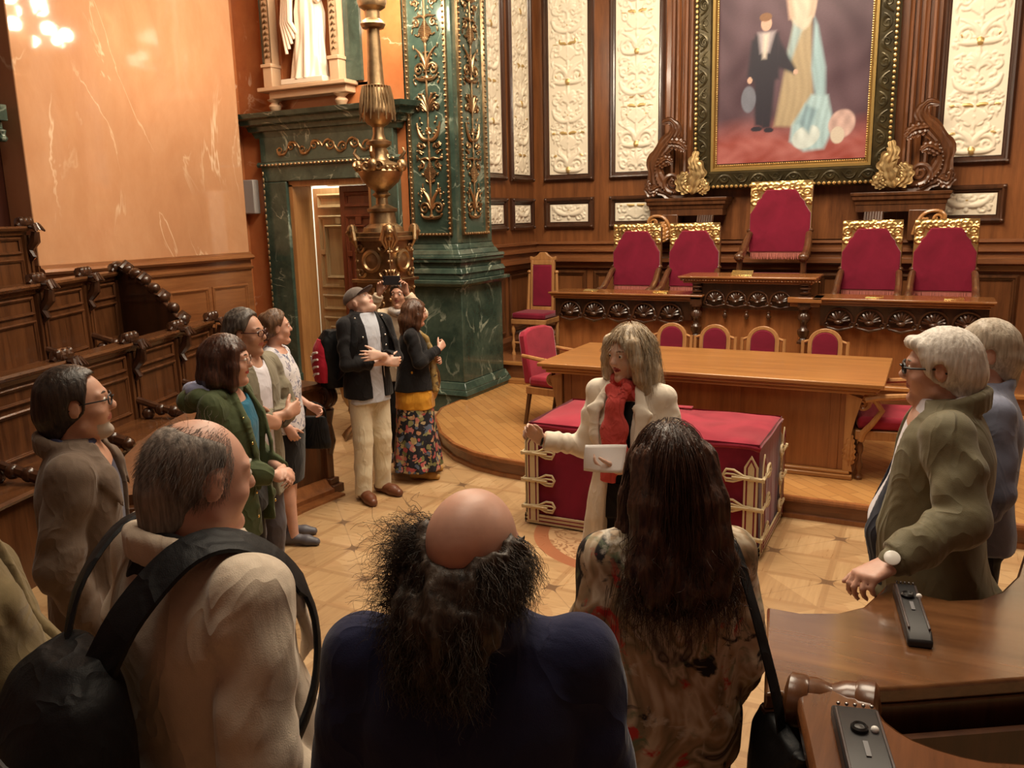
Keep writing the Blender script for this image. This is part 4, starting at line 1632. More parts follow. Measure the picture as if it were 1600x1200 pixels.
# ------------------------------------------------------------------ clerks' table with its chairs
tb = empty('clerks_table', (-1.635, 6.965, .162))
tag(tb, 'long honey coloured table with moulded edge on the dais', 'table')
mb = MB()
hx, hy = 1.365, .615
mb.box(-hx, hx, -hy, hy, .715, .748)
mb.build('tabletop', WOODL, tb, bevel=.008)
mb = MB()
mb.box(-hx + .03, hx - .03, -hy + .03, hy - .03, .685, .715)
mb.box(-hx + .055, hx - .055, -hy + .055, hy - .055, .655, .685)
mb.build('edge_moulding', WOODL, tb, bevel=.01)
mb = MB()
mb.box(-1.16, 1.14, -.50, -.46, .06, .655)
mb.box(-1.16, -1.12, -.46, .50, .06, .655)
mb.box(1.06, 1.14, -.46, .50, .06, .655)
for x in (-1.13, -.38, .30, 1.03):
    mb.box(x - .03, x + .04, -.508, -.5, .06, .655)
mb.build('pedestal_panel', WOODM, tb, bevel=.004)
mb = MB()
mb.box(-1.22, 1.18, -.56, .54, .0, .035)
mb.box(-1.20, 1.16, -.54, .52, .035, .06)
mb.build('plinth', WOODL, tb, bevel=.008)
for sx in (-1, 1):
    mb = MB()
    x = 1.16 * sx - .03
    sp = spiral(x + sx * .09, .57, .05, .01, pi / 2, -sx * 1.7, 30, .022, .012)
    for yy in (-.47, -.43):
        mb.tube([(u, yy, v) for u, v, r in sp], [r for u, v, r in sp], 7)
    mb.prism([(x - sx * .02, .06), (x + sx * .05, .06), (x + sx * .035, .12), (x + sx * .02, .30), (x + sx * .05, .46), (x + sx * .09, .62), (x - sx * .02, .655)], -.53, -.42, 0, lambda u, v, h: (u, h, v))
    leaf(mb, [(x + sx * .02, -.51, .10), (x + sx * .02, -.525, .22), (x + sx * .03, -.52, .34)], .05)
    mb.build('scroll_bracket', CHAIRWOOD, tb)


def clerk_chair():
    e = empty('clerk_chair')
    R = Matrix.Translation((0, .20, .44)) @ Matrix.Rotation(radians(-7), 4, 'X')
    out, inn = [], []
    for q in range(13):
        a = pi * q / 12
        out.append((.155 * cos(a), .30 + .155 * sin(a) * .95))
        inn.append((.115 * cos(a), .30 + .115 * sin(a) * .95))
    o2 = [(.155, 0.0)] + out + [(-.155, 0.0)]
    i2 = [(.115, .05)] + inn + [(-.115, .05)]
    mb = MB()
    n = len(o2)
    vs = []
    for lst, yy in ((o2, -.02), (i2, -.02), (o2, .025), (i2, .025)):
        vs += [tuple(R @ Vector((u, yy, v))) for u, v in lst]
    fs = []
    for i in range(n):
        j = (i + 1) % n
        fs += [(i, j, n + j, n + i), (2 * n + i, 3 * n + i, 3 * n + j, 2 * n + j), (i, 2 * n + i, 2 * n + j, j), (n + i, n + j, 3 * n + j, 3 * n + i)]
    mb.add(vs, fs)
    mb.build('back_frame', CHAIRWOOD, e, bevel=.005)
    mb = MB()
    mb.prism(i2, -.03, .03, 0, lambda u, v, h: tuple(R @ Vector((u, h * .8, v))))
    mb.build('back_pad', VELVET, e, bevel=.008)
    for s in (-1, 1):
        mb = MB()
        mb.tube([tuple(R @ Vector((s * .20, 0, -.0))), tuple(R @ Vector((s * .20, 0, .33)))], .017, 8)
        mb.tube([tuple(R @ Vector((s * .20, 0, .31))), tuple(R @ Vector((s * .14, 0, .33)))], .014, 8)
        mb.build('side_post', CHAIRWOOD, e)
    mb = MB()
    mb.box(-.205, .205, -.22, .22, .42, .48)
    mb.build('seat', VELVET, e, bevel=.02)
    mb = MB()
    mb.box(-.21, .21, -.225, .225, .36, .42)
    mb.build('seat_rail', CHAIRWOOD, e, bevel=.005)
    for s in (-1, 1):
        for y in (-.2, .2):
            mb = MB()
            mb.tube([(s * .20, y, 0), (s * .20, y, .38)], [.016, .022], 8)
            mb.build('leg', CHAIRWOOD, e)
    return e


cp = clerk_chair()
for i, (x, lab) in enumerate(((-2.36, 'arch backed chair with red pad behind the table, leftmost of four'),
                              (-1.92, 'arch backed chair with red pad behind the table, second from the left'),
                              (-1.455, 'arch backed chair with red pad behind the table, second from the right'),
                              (-.885, 'arch backed chair with red pad behind the table, rightmost of four'))):
    o = cp if i == 0 else copy_tree(cp)
    o.location = (x, 8.00, .162)
    o.rotation_euler = (0, 0, 0)
    tag(o, lab, 'chair', 'arch backed chairs behind the table')


def armchair(loc, rz, label):
    """faces -Y in its own frame"""
    e = empty('velvet_armchair', loc, rz)
    tag(e, label, 'armchair', 'red velvet armchairs at the table ends')
    R = Matrix.Translation((0, .24, .40)) @ Matrix.Rotation(radians(-8), 4, 'X')
    mb = MB()
    prof = [(-.25, 0), (-.25, .46), (-.22, .50), (-.1, .53), (.1, .53), (.22, .50), (.25, .46), (.25, 0)]
    mb.prism(prof, -.05, .035, 0, lambda u, v, h: tuple(R @ Vector((u, h, v))))
    mb.build('backrest', VELVETB, e, bevel=.02)
    mb = MB()
    mb.box(-.26, .26, -.30, .22, .38, .48)
    mb.build('seat', VELVETB, e, bevel=.035)
    mb = MB()
    mb.box(-.27, .27, -.31, .24, .31, .38)
    mb.build('seat_rail', CHAIRWOOD, e, bevel=.006)
    for s in (-1, 1):
        mb = MB()
        x = s * .29
        mb.tube([(x, .26, .68), (x + s * .01, .05, .66), (x + s * .02, -.18, .64), (x + s * .02, -.26, .62)], [.018, .022, .026, .022], 8, 0, 1.0)
        mb.tube([(x + s * .015, -.20, .63), (x, -.14, .54), (x - s * .005, -.20, .44), (x - s * .02, -.26, .36), (x - s * .03, -.27, .30)], [.02, .022, .022, .026, .024], 8)
        mb.build('arm', CHAIRWOOD, e)
        mb = MB()
        baluster(mb, s * .245, -.27, 0, .34, .026)
        mb.build('leg', WOODB, e)
        mb = MB()
        mb.tube([(s * .24, .27, 0), (s * .24, .21, .34)], [.02, .024], 8)
        mb.build('leg', WOODB, e)
    return e


armchair((-3.15, 7.24, .162), radians(80), 'red velvet armchair at the left end of the clerks\' table')
armchair((-.18, 6.75, .162), radians(-82), 'red velvet armchair at the right end of the table, seen past the olive jacket')

# ------------------------------------------------------------------ chest covered in red velvet
def covered_chest():
    e = empty('covered_chest', (-1.675, 5.465, 0))
    tag(e, 'long chest draped in crimson velvet with cream braid on the parquet', 'chest')
    hx, hy, H = .785, .405, .755
    # draped skirt, slightly waving
    n1, n2, nz = 70, 36, 14
    per = []
    for k in range(n1):
        per.append((-hx + 2 * hx * k / n1, -hy, 0, -1))
    for k in range(n2):
        per.append((hx, -hy + 2 * hy * k / n2, 1, 0))
    for k in range(n1):
        per.append((hx - 2 * hx * k / n1, hy, 0, 1))
    for k in range(n2):
        per.append((-hx, hy - 2 * hy * k / n2, -1, 0))
    N = len(per)
    V = np.zeros((nz, N, 3))
    for j in range(nz):
        s = j / (nz - 1)
        for i, (x, y, ax, ay) in enumerate(per):
            w = .004 * sin(i * .55 + 3 * s) + .002 * sin(i * 1.4 - 2 * s)
            o = (1 - s) ** 2 * .010 + w * (1 - s)
            V[j, i] = (x * 1.0 + ax * o, y + ay * o, .015 + (H - .03) * s)
    idx = np.arange(nz * N).reshape(nz, N)
    F = np.stack([idx[:-1], np.roll(idx[:-1], -1, 1), np.roll(idx[1:], -1, 1), idx[1:]], -1).reshape(-1, 4)
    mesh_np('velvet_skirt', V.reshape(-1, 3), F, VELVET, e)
    # soft lid; velvet lighter than the skirt paints in the sheen on top
    nx, ny = 60, 34
    V = np.zeros((nx, ny, 3))
    for i in range(nx):
        for j in range(ny):
            u, v = i / (nx - 1) * 2 - 1, j / (ny - 1) * 2 - 1
            ed = max(abs(u) ** 14, abs(v) ** 8)
            V[i, j] = (u * (hx + .012), v * (hy + .012), H + .012 * (1 - u * u) * (1 - v * v) + .005 * sin(6 * u + 3 * v) * (1 - ed) + .004 * sin(11 * u - 5 * v) - .035 * ed)
    idx = np.arange(nx * ny).reshape(nx, ny)
    F = np.stack([idx[:-1, :-1], idx[1:, :-1], idx[1:, 1:], idx[:-1, 1:]], -1).reshape(-1, 4)
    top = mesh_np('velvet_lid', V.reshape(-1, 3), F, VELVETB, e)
    s_ = top.modifiers.new('thick', 'SOLIDIFY')
    s_.thickness = .03
    s_.offset = -1

    def corner(sx, sy, par):
        # braid runs along the vertical edge, with three loop frogs to each side
        mb = MB()
        c = Vector((sx * (hx + .016), sy * (hy + .016), 0))
        dx, dy = Vector((-sx, 0, 0)), Vector((0, -sy, 0))
        for d, o in ((dx, Vector((0, sy * .012, 0))), (dy, Vector((sx * .012, 0, 0)))):
            on = o.normalized()
            mb.prism([(.012, .03), (.012, .60), (.055, .675), (.098, .60), (.098, .03)], -.004, .004, 0, lambda u, v, h: c + d * u + o + on * h + Vector((0, 0, v)))
            for a, zt in ((.030, .595), (.080, .595)):
                mb.tube([c + d * a + o + on * .004 + Vector((0, 0, .04)), c + d * a + o + on * .004 + Vector((0, 0, zt)), c + d * .055 + o + on * .004 + Vector((0, 0, .648))], .0055, 5, 1)
            for z in (.14, .335, .53):
                P = [(-.03, 0), (.10, .012), (.16, .045), (.205, .045), (.225, .012), (.205, -.03), (.16, -.03), (.10, -.006), (-.03, -.012)]
                mb.tube([c + d * u + o * 1.6 + Vector((0, 0, z + v)) for u, v in P], .0085, 6)
                mb.tube([c + d * u + o * 1.9 + Vector((0, 0, z + v * .4)) for u, v in P], .007, 6)
                mb.tube([c + d * .06 + o * 2 + Vector((0, 0, z + .0)), c + d * .17 + o * 2 + Vector((0, 0, z))], .010, 6)
        mb.build('corner_braid', [CREAMBRAID, VELVET], par, ang=60)
    for sx in (-1, 1):
        for sy in (-1, 1):
            corner(sx, sy, e)
    mb = MB()
    q, p = hx + .022, hy + .022
    cs = [(-q, -p), (q, -p), (q, p), (-q, p)]
    for i in range(4):
        a, b = cs[i], cs[(i + 1) % 4]
        for z0, z1, k_, w_ in ((.012, .080, 0, .004), (.030, .038, 1, .007), (.058, .064, 1, .007)):
            mb.box(min(a[0], b[0]) - w_, max(a[0], b[0]) + w_, min(a[1], b[1]) - w_, max(a[1], b[1]) + w_, z0, z1, k_)
    mb.build('hem_braid', [CREAMBRAID, VELVET], e, ang=60)
    mb = MB()
    P = Matrix.Translation((.02, .30, H + .012)) @ Matrix.Rotation(radians(2), 4, 'Z')
    mb.box(-.10, .16, -.035, .035, 0, .006, 0, P)
    o = mb.build('folded_flap', VELVETB, e)


covered_chest()
# ------------------------------------------------------------------ hemicycle benches
def bench_row(name, pts, nseat, zf, zs, zt, label, wing=None):
    e = empty(name)
    tag(e, label, 'bench')
    ns = 8
    path = pathn(resample([(x, y, 0) for x, y in pts], nseat * ns + 1))
    mb = MB()
    mb.sweep(path, [(.40, zf), (.40, zs - .03), (.02, zs - .03), (.02, zf)])
    mb.build('seat_front', WOODB, e)
    mb = MB()
    mb.sweep(path, [(.44, zs - .03), (.45, zs - .01), (.44, zs + .008), (.02, zs + .008), (.02, zs - .03)])
    mb.build('seat', WOODBX, e, ang=50)
    mb = MB()
    mb.sweep(path, [(.0, zf), (.035, zs), (.02, zt - .03), (-.04, zt - .03), (-.04, zf)])
    bk = mb.build('back', WOODB, e)
    mb = MB()
    mb.sweep(path, [(.02, zt - .075), (.04, zt - .07), (.05, zt - .04), (.075, zt - .03), (.085, zt - .01), (.075, zt + .008), (-.07, zt + .01), (-.09, zt - .01), (-.07, zt - .05), (-.04, zt - .06), (-.04, zt - .075)])
    mb.build('top_rail', WOODBX, e, ang=30)
    H = zt - zs
    for k in range(nseat):
        seg = path[k * ns:(k + 1) * ns + 1]
        a, b = seg[0][0], seg[-1][0]
        n = seg[ns // 2][1]
        t = (b - a)
        L = t.length
        t.normalize()
        fr = lambda u, v, h: a + t * u + n * (.032 + h) + Vector((0, 0, v))
        mb = MB()
        frame(mb, .08, L - .08, zs + .06, zs + H * .60, fprof(.03, .018), fr)
        frame(mb, .08, L - .08, zs + H * .66, zt - .09, fprof(.025, .014), fr)
        for u in (.0, L):
            for s in (-.045, .012):
                u0 = u + s
                if -.06 < u0 < L + .02:
                    mb.box(0, .033, 0, .03, zs, zt - .07, 0, Matrix.Translation(fr(u0, 0, -.01)) @ Matrix(((t.x, n.x, 0, 0), (t.y, n.y, 0, 0), (0, 0, 1, 0), (0, 0, 0, 1))))
        mb.build('back_panel', WOODB, bk)
    for k in range(nseat + 1):
        p, n = path[min(k * ns, len(path) - 1)]
        t = Vector((-n.y, n.x, 0))
        mb = MB()
        # carved finial on the rail: shell to the front, two bobbins, console below
        o = p + n * .03
        mb.tube([o - t * .10 + Vector((0, 0, zt + .01)), o - t * .05 + Vector((0, 0, zt + .035)), o + Vector((0, 0, zt + .04)), o + t * .05 + Vector((0, 0, zt + .035)), o + t * .10 + Vector((0, 0, zt + .01))], [.02, .055, .05, .055, .02], 10)
        for s in (-.06, .0, .06):
            mb.ball(o + t * s + n * .02 + Vector((0, 0, zt + .045)), (.033, .033, .048), 8, 6)
        for q in range(5):
            a = (q - 2) * .5
            mb.tube([o + n * .05 + Vector((0, 0, zt + .0)), o + n * .12 + t * (.05 * sin(a)) + Vector((0, 0, zt - .01 + .03 * cos(a))), o + n * .15 + t * (.08 * sin(a)) + Vector((0, 0, zt - .05 + .02 * cos(a)))], [.02, .022, .008], 6)
        mb.tube([o + n * .10 + Vector((0, 0, zt - .04)), o + n * .09 + Vector((0, 0, zt - .12)), o + n * .03 + Vector((0, 0, zt - .20)), o + n * .06 + Vector((0, 0, zt - .26)), o + n * .02 + Vector((0, 0, zt - .30))], [.035, .045, .035, .03, .012], 8)
        mb.build('carved_finial', WOODD, e)
        mb = MB()
        if k < nseat:
            for q in range(4):
                mb.ball(o + n * (.10 + .11 * q) + Vector((0, 0, zs + .05 + .035 * sin(q * 1.3))), (.05, .05, .05), 8, 6)
            mb.tube([o + n * .02 + Vector((0, 0, zs + .16)), o + n * .2 + Vector((0, 0, zs + .10)), o + n * .42 + Vector((0, 0, zs + .04))], [.03, .03, .045], 8)
            mb.build('carved_armrest', WOODD, e)
    if wing:
        A, B, z0, z1 = wing
        A, B = Vector((*A, 0)), Vector((*B, 0))
        d = (B - A)
        L = d.length
        d.normalize()
        n = Vector((-d.y, d.x, 0))
        prof = [(0, z1)]
        for q in range(7):
            s = q / 6
            prof.append((L * (.05 + .90 * s), z0 + (z1 - z0) * (1 - s ** 1.6) * .98))
        prof += [(L, z0 - .05), (L, zf - .3), (0, zf - .3)]
        mb = MB()
        mb.prism(prof, -.03, .03, 0, lambda u, v, h: A + d * u + n * h + Vector((0, 0, v)))
        w = mb.build('end_wing', WOODD, e, bevel=.01)
        mb = MB()
        for q in range(8):
            s = q / 7
            c = A + d * (L * (.04 + .92 * s)) + Vector((0, 0, z0 + (z1 - z0) * (1 - s ** 1.6)))
            mb.ball(c + Vector((0, 0, .01)), (.075 * (1 - .3 * s), .06, .055), 10, 7)
            if q % 2:
                mb.tube([c + n * -.06 + Vector((0, 0, .02)), c + Vector((0, 0, .07)), c + n * .06 + Vector((0, 0, .02))], .03, 8)
        mb.build('scalloped_crest', WOODD, w)
    return e


bench_row('council_bench', [(-4.55, 1.30), (-4.95, 2.25), (-5.28, 3.2), (-5.60, 4.15), (-5.92, 5.0), (-6.22, 5.78)], 6, 0.0, .60, 1.22, 'lower curved walnut bench along the left, nearest the visitors')
bench_row('council_bench', [(-5.35, 2.2), (-5.85, 3.2), (-6.33, 4.15), (-6.72, 4.85), (-7.02, 5.42)], 4, .30, 1.02, 1.70, 'second curved walnut bench, raised behind the lower one with scalloped end wing', wing=((-7.02, 5.45), (-6.08, 5.40), 1.27, 1.74))
bench_row('council_bench', [(-6.35, 2.7), (-6.80, 3.6), (-7.10, 4.2), (-7.34, 4.78)], 3, .6, 1.45, 2.14, 'topmost walnut bench against the dark wall left of the rose marble')
mb = MB()
mb.box(-7.715, -7.40, 4.72, 4.84, 3.06, 3.20)
mb.box(-7.715, -7.46, 4.74, 4.82, 2.94, 3.06)
mb.lathe([(0, 0), (.03, .0), (.05, .03), (.03, .06), (.045, .10), (0, .12)], (-7.43, 4.78, 2.88), 10)
o = mb.build('wall_sconce', GREENM, bevel=.008)
o.name = 'stone_bracket'
tag(o, 'small dark green bracket on the dark wall left of the rose marble', 'bracket')

# left front desk, curving behind the standing visitors
LD = [(-4.25, 5.02), (-4.28, 4.40), (-4.08, 3.75), (-3.68, 3.12), (-3.20, 2.62)]
e = empty('curved_desk')
tag(e, 'curved walnut desk front behind the visitors standing on the left', 'desk')
path = pathn(resample([(x, y, 0) for x, y in LD], 33), -1)
mb = MB()
mb.sweep(path, [(0, 0), (0, .85), (-.05, .85), (-.05, 0)])
mb.build('front_panel', WOODB, e)
mb = MB()
mb.sweep(path, [(.03, .85), (.045, .875), (.03, .90), (-.28, .90), (-.29, .875), (-.27, .85)])
mb.build('desktop', WOODB, e, ang=30)
mb = MB()
mb.sweep(path, [(.0, 0), (.10, 0), (.10, .05), (.06, .07), (.04, .10), (.02, .12), (0, .12)])
mb.sweep([(p, n) for p, n in path], [(.10, 0), (.19, 0), (.19, .018), (.10, .018)])
mb.build('plinth', WOODM, e)
p, n = path[0]
t = Vector((-n.y, n.x, 0))
for (p, n), nm in ((path[0], 1), (path[-1], -1)):
    t = (path[1][0] - path[0][0]).normalized() * -1 if nm == 1 else (path[-1][0] - path[-2][0]).normalized()
    M = Matrix(((n.x, t.x, 0, p.x), (n.y, t.y, 0, p.y), (0, 0, 1, 0), (0, 0, 0, 1)))
    mb = MB()
    mb.box(-.50, .04, -.02, .05, 0, .85, 0, M)
    mb.box(-.55, .10, -.03, .09, 0, .07, 0, M)
    mb.box(-.52, .07, -.03, .07, .07, .12, 0, M)
    mb.box(-.46, 0, .05, .062, .2, .78, 0, M)
    mb.build('end_panel', WOODB, e, bevel=.008)
    mb = MB()
    sp = spiral(.02, .78, .085, .015, pi / 2, -1.8, 36, .03, .016)
    for q in (.0, .05):
        mb.tube([M @ Vector((u, q, v)) for u, v, r in sp], [r for u, v, r in sp], 8)
    mb.tube([M @ Vector((.02, .03, .69)), M @ Vector((-.03, .03, .55)), M @ Vector((.03, .03, .42)), M @ Vector((-.02, .03, .2))], [.06, .07, .05, .03], 8)
    mb.build('scroll', WOODD if nm == 1 else WOODB, e)

# right front desk, near the viewer
e = empty('curved_desk')
tag(e, 'polished curved desktop at the lower right under the hand of the man in olive', 'desk')
far = [(-.37, 2.325), (-.28, 2.326), (-.182, 2.37), (-.12, 2.44), (-.085, 2.56), (-.065, 2.64), (-.044, 2.66), (-.015, 2.635), (.03, 2.595), (.10, 2.585), (.181, 2.63), (.24, 2.71), (.29, 2.85), (.325, 3.06), (.40, 3.13), (.55, 3.0), (.75, 3.05), (1.0, 3.3)]
near = [(1.25, 2.85), (.75, 2.50), (.261, 2.195), (-.016, 2.021), (-.232, 1.900), (-.295, 1.865)]
mb = MB()
mb.prism(far + near, .975, 1.02)
mb.build('desktop', DESKTOP, e, bevel=.008)
nr = pathn([Vector((x, y, 0)) for x, y in near], 1)
mb = MB()
mb.sweep(nr, [(-.01, .90), (.012, .905), (.018, .93), (.008, .95), (.02, .965), (.02, .978), (-.01, .978)], )
mb.build('edge_moulding', WOODD, e, ang=20)
fp = pathn([Vector((x, y, 0)) for x, y in far], 1)
mb = MB()
ff = [(-.34, 2.29), (-.2, 2.30), (.2, 2.45), (.6, 2.75), (1.1, 3.2)]
fpath = pathn([Vector((x, y, 0)) for x, y in ff], 1)
mb.sweep(fpath, [(-.02, 0), (-.02, .976), (.03, .976), (.03, 0)])
mb.build('front_panel', WOODB, e)
mb = MB()
back_ = [(p - n * .05, n) for p, n in nr]
mb.sweep(back_, [(-.02, 0), (0, 0), (0, .93), (-.02, .93)])
mb.build('void_shade_panel', WOODD, e)  # dark panel added to stand in for the shaded void under the desk
mb = MB()
mb.box(.0, .9, 2.08, 2.09, .55, .60)
mb.tube([(.14, 2.22, .55), (.16, 2.23, .75), (.15, 2.22, .95)], [.05, .09, .06], 10)
mb.tube([(.02, 2.05, .62), (.5, 2.35, .62)], .03, 8)
mb.build('under_shelf', WOODD, e)

# near armrest that divides the seats
e = empty('seat_divider')
tag(e, 'scroll ended walnut armrest with a black microphone unit, at the bottom right', 'armrest')
armp = [(-.225, 1.90), (-.153, 1.925), (-.084, 1.945), (-.068, 1.925), (-.059, 1.905), (-.045, 1.865), (-.028, 1.831), (0, 1.803), (.03, 1.784), (.07, 1.772), (.114, 1.767), (.16, 1.770), (.229, 1.794), (.36, 1.86), (.50, 1.70), (.213, 1.45), (.02, 1.30), (-.08, 1.33), (-.115, 1.435), (-.166, 1.633), (-.21, 1.80)]
mb = MB()
mb.prism(armp, 1.0, 1.045)
mb.build('armrest_top', wood('divider_walnut', (.05, .017, .007), (.15, .055, .02), 'Y', .2, coat=.6), e, bevel=.012)
mb = MB()
mb.prism([(-.205, 1.85), (-.1, 1.90), (-.07, 1.8), (.02, 1.4), (-.085, 1.40), (-.15, 1.62)], .0, 1.0)
mb.build('side_panel', WOODB, e)
mb = MB()
for x, dx in ((-.228, -.012), (-.070, .012)):
    c = Vector((x, 1.895 if x < -.1 else 1.93, 1.005))
    mb.lathe([(0, -.03), (.055, -.03), (.062, -.02), (.062, .012), (.05, .02), (.03, .024), (.0, .03)], c, 24, rot=Matrix.Rotation(pi / 2 if dx > 0 else -pi / 2, 3, 'Y'))
mb.tube([(-.22, 1.90, 1.008), (-.18, 1.91, 1.01), (-.15, 1.917, 1.008), (-.12, 1.922, 1.01), (-.078, 1.932, 1.008)], [.052, .05, .04, .05, .052], 16)
mb.build('scroll_end', WOODB, e)


def mic(c, rz, label, w=.07, l=.29, btn=True):
    e = empty('microphone_unit', c, rz)
    tag(e, label, 'microphone unit', 'microphone units on the benches')
    mb = MB()
    prof = [(-l / 2, 0), (l / 2, 0), (l / 2, .028), (l / 2 - .02, .040), (-l / 2 + .03, .036), (-l / 2, .02)]
    mb.prism(prof, -w / 2, w / 2, 0, lambda u, v, h: (h, u, v))
    mb.build('housing', plain('charcoal_plastic', (.014, .013, .014), .45), e, bevel=.006)
    mb = MB()
    for s in (-1, 1):
        mb.box(s * (w / 2 - .006) - .003, s * (w / 2 - .006) + .003, -l / 2 + .03, l / 2 - .03, .036, .044)
    mb.build('side_ridge', plain('dark_trim', (.06, .045, .045), .3), e, bevel=.002)
    mb = MB()
    for q in range(5):
        mb.ball((-w * .36 + w * .18 * q, l / 2 - .012, .041), .0045, 6, 4)
    mb.build('rivet', plain('dull_steel', (.25, .23, .22), .35, 1.0), e)
    mb = MB()
    mb.lathe([(0, .036), (.018, .036), (.018, .046), (.014, .05), (.010, .046), (0, .047)], (-.004, l / 2 - .10, 0), 18)
    mb.build('jack_button', BLACKP, e)
    mb = MB()
    mb.ball((.026, l / 2 - .10, .042), .0085, 10, 8)
    mb.build('indicator', plain('pearl_button', (.8, .78, .75), .3), e)
    mb = MB()
    mb.box(-.004, .006, -.02, .03, .0385, .0405)
    mb.build('label_strip', plain('label_grey', (.16, .16, .17), .4), e)
    return e


mic((.006, 2.41, 1.02), radians(9), 'slim black microphone unit on the desktop beside the man in olive', .062, .33)
mic((-.056, 1.640, 1.045), radians(13), 'black microphone unit with round button on the nearest armrest', .095, .34)
# ------------------------------------------------------------------ figures: signed-distance sculpting
class Fld:
    def __init__(self, lo, hi, h):
        self.lo = np.array(lo, float)
        self.h = h
        self.n = np.ceil((np.array(hi) - self.lo) / h).astype(int) + 1
        self.ax = [self.lo[i] + h * np.arange(self.n[i]) for i in range(3)]
        self.F = np.full(self.n, 1.0, np.float32)

    def blk(self, lo, hi, M):
        if M is not None:
            c = np.array([[a, b, c_, 1] for a in (lo[0], hi[0]) for b in (lo[1], hi[1]) for c_ in (lo[2], hi[2])])
            c = (c @ np.array(M).T)[:, :3]
            lo, hi = c.min(0), c.max(0)
        sl = []
        for i in range(3):
            a = int(np.clip(math.floor((lo[i] - self.lo[i]) / self.h), 0, self.n[i]))
            b = int(np.clip(math.ceil((hi[i] - self.lo[i]) / self.h) + 1, 0, self.n[i]))
            if b <= a:
                return None, None
            sl.append(slice(a, b))
        X = self.ax[0][sl[0]][:, None, None]
        Y = self.ax[1][sl[1]][None, :, None]
        Z = self.ax[2][sl[2]][None, None, :]
        if M is not None:
            I = np.array(M.inverted())
            X, Y, Z = (I[i, 0] * X + I[i, 1] * Y + I[i, 2] * Z + I[i, 3] for i in range(3))
        return tuple(sl), (X, Y, Z)

    def put(self, sl, d, k, sub):
        f = self.F[sl]
        d = d.astype(np.float32)
        if sub:
            d = -d
            h = np.clip(k - np.abs(f - d), 0, None) / k
            self.F[sl] = np.maximum(f, d) + h * h * k * .25
        else:
            h = np.clip(k - np.abs(f - d), 0, None) / k
            self.F[sl] = np.minimum(f, d) - h * h * k * .25

    def cap(self, a, b, ra, rb=None, k=.015, M=None, sub=False, fold=None, flat=None):
        """tapered capsule; fold = (amplitude, waves along, phase)"""
        a, b = np.array(a, float), np.array(b, float)
        rb = ra if rb is None else rb
        m = max(ra, rb) + k + 3 * self.h + (fold[0] if fold else 0)
        sl, P = self.blk(np.minimum(a, b) - m, np.maximum(a, b) + m, M)
        if sl is None:
            return
        X, Y, Z = P
        d = b - a
        L2 = max(d @ d, 1e-12)
        t = np.clip(((X - a[0]) * d[0] + (Y - a[1]) * d[1] + (Z - a[2]) * d[2]) / L2, 0, 1)
        dx, dy, dz = X - a[0] - t * d[0], Y - a[1] - t * d[1], Z - a[2] - t * d[2]
        r = ra + (rb - ra) * t
        if flat is not None:
            n, f = np.array(flat[0], float), flat[1]
            n = n / np.linalg.norm(n)
            q = dx * n[0] + dy * n[1] + dz * n[2]
            D = np.sqrt(dx * dx + dy * dy + dz * dz + q * q * (1 / (f * f) - 1))
            dist = (D - r) * (f if f < 1 else 1)
        else:
            dist = np.sqrt(dx * dx + dy * dy + dz * dz) - r
        if fold:
            A, w, ph = fold
            u = np.array([.3, .9, .2]) if abs(d[1]) < .7 * math.sqrt(L2) else np.array([.9, .1, .4])
            s = (X * u[0] + Y * u[1] + Z * u[2]) * 34
            dist = dist - A * ((1 - 2 * np.abs(np.sin(w * pi * t + .75 * s + ph))) * .55 + .5 * np.sin(w * 3.7 * t - s * .8 + 2 * ph) + .25 * np.sin(w * 9 * t + s * 1.7 + ph)) * np.clip(1.25 - np.abs(2 * t - 1), 0, 1)
        self.put(sl, dist, k, sub)

    def path(self, P, R, k=.015, M=None, sub=False, fold=None, flat=None):
        for i in range(len(P) - 1):
            self.cap(P[i], P[i + 1], R[i], R[i + 1], k, M, sub, fold, flat)

    def ell(self, c, r, k=.015, M=None, R=None, sub=False):
        if not hasattr(r, '__len__'):
            r = (r, r, r)
        T = Matrix.Translation(c)
        if R is not None:
            T = T @ Euler([radians(q) for q in R]).to_matrix().to_4x4()
        if M is not None:
            T = M @ T
        m = k + 3 * self.h
        sl, P = self.blk([-q - m for q in r], [q + m for q in r], T)
        if sl is None:
            return
        X, Y, Z = P
        k0 = np.sqrt((X / r[0]) ** 2 + (Y / r[1]) ** 2 + (Z / r[2]) ** 2)
        k1 = np.sqrt((X / r[0] ** 2) ** 2 + (Y / r[1] ** 2) ** 2 + (Z / r[2] ** 2) ** 2) + 1e-9
        self.put(sl, k0 * (k0 - 1) / k1, k, sub)

    def loft(self, lev, k=.02, n=2.4, M=None, sub=False, folds=None, flute=None):
        """lev: list of (z, half width, half depth, centre x, centre y)"""
        lev = [tuple(l) + (0,) * (5 - len(l)) for l in lev]
        L = np.array(sorted(lev))
        zs = np.linspace(L[0, 0], L[-1, 0], 160)
        cols = []
        for c in range(1, 5):
            v = np.interp(zs, L[:, 0], L[:, c])
            w = 9
            pv = np.concatenate([np.full(w, v[0]), v, np.full(w, v[-1])])
            ker = np.hanning(2 * w + 1)
            cols.append(np.convolve(pv, ker / ker.sum(), 'valid'))
        A, B = cols[0].max() + .06, cols[1].max() + .06
        cx, cy = cols[2], cols[3]
        sl, P = self.blk([cx.min() - A, cy.min() - B, L[0, 0] - .04], [cx.max() + A, cy.max() + B, L[-1, 0] + .04], M)
        if sl is None:
            return
        X, Y, Z = P
        a, b, x0, y0 = (np.interp(Z, zs, c) for c in cols)
        u, v = np.abs(X - x0) / a, np.abs(Y - y0) / b
        rr = (u ** n + v ** n) ** (1 / n)
        d = (rr - 1) * np.minimum(a, b)
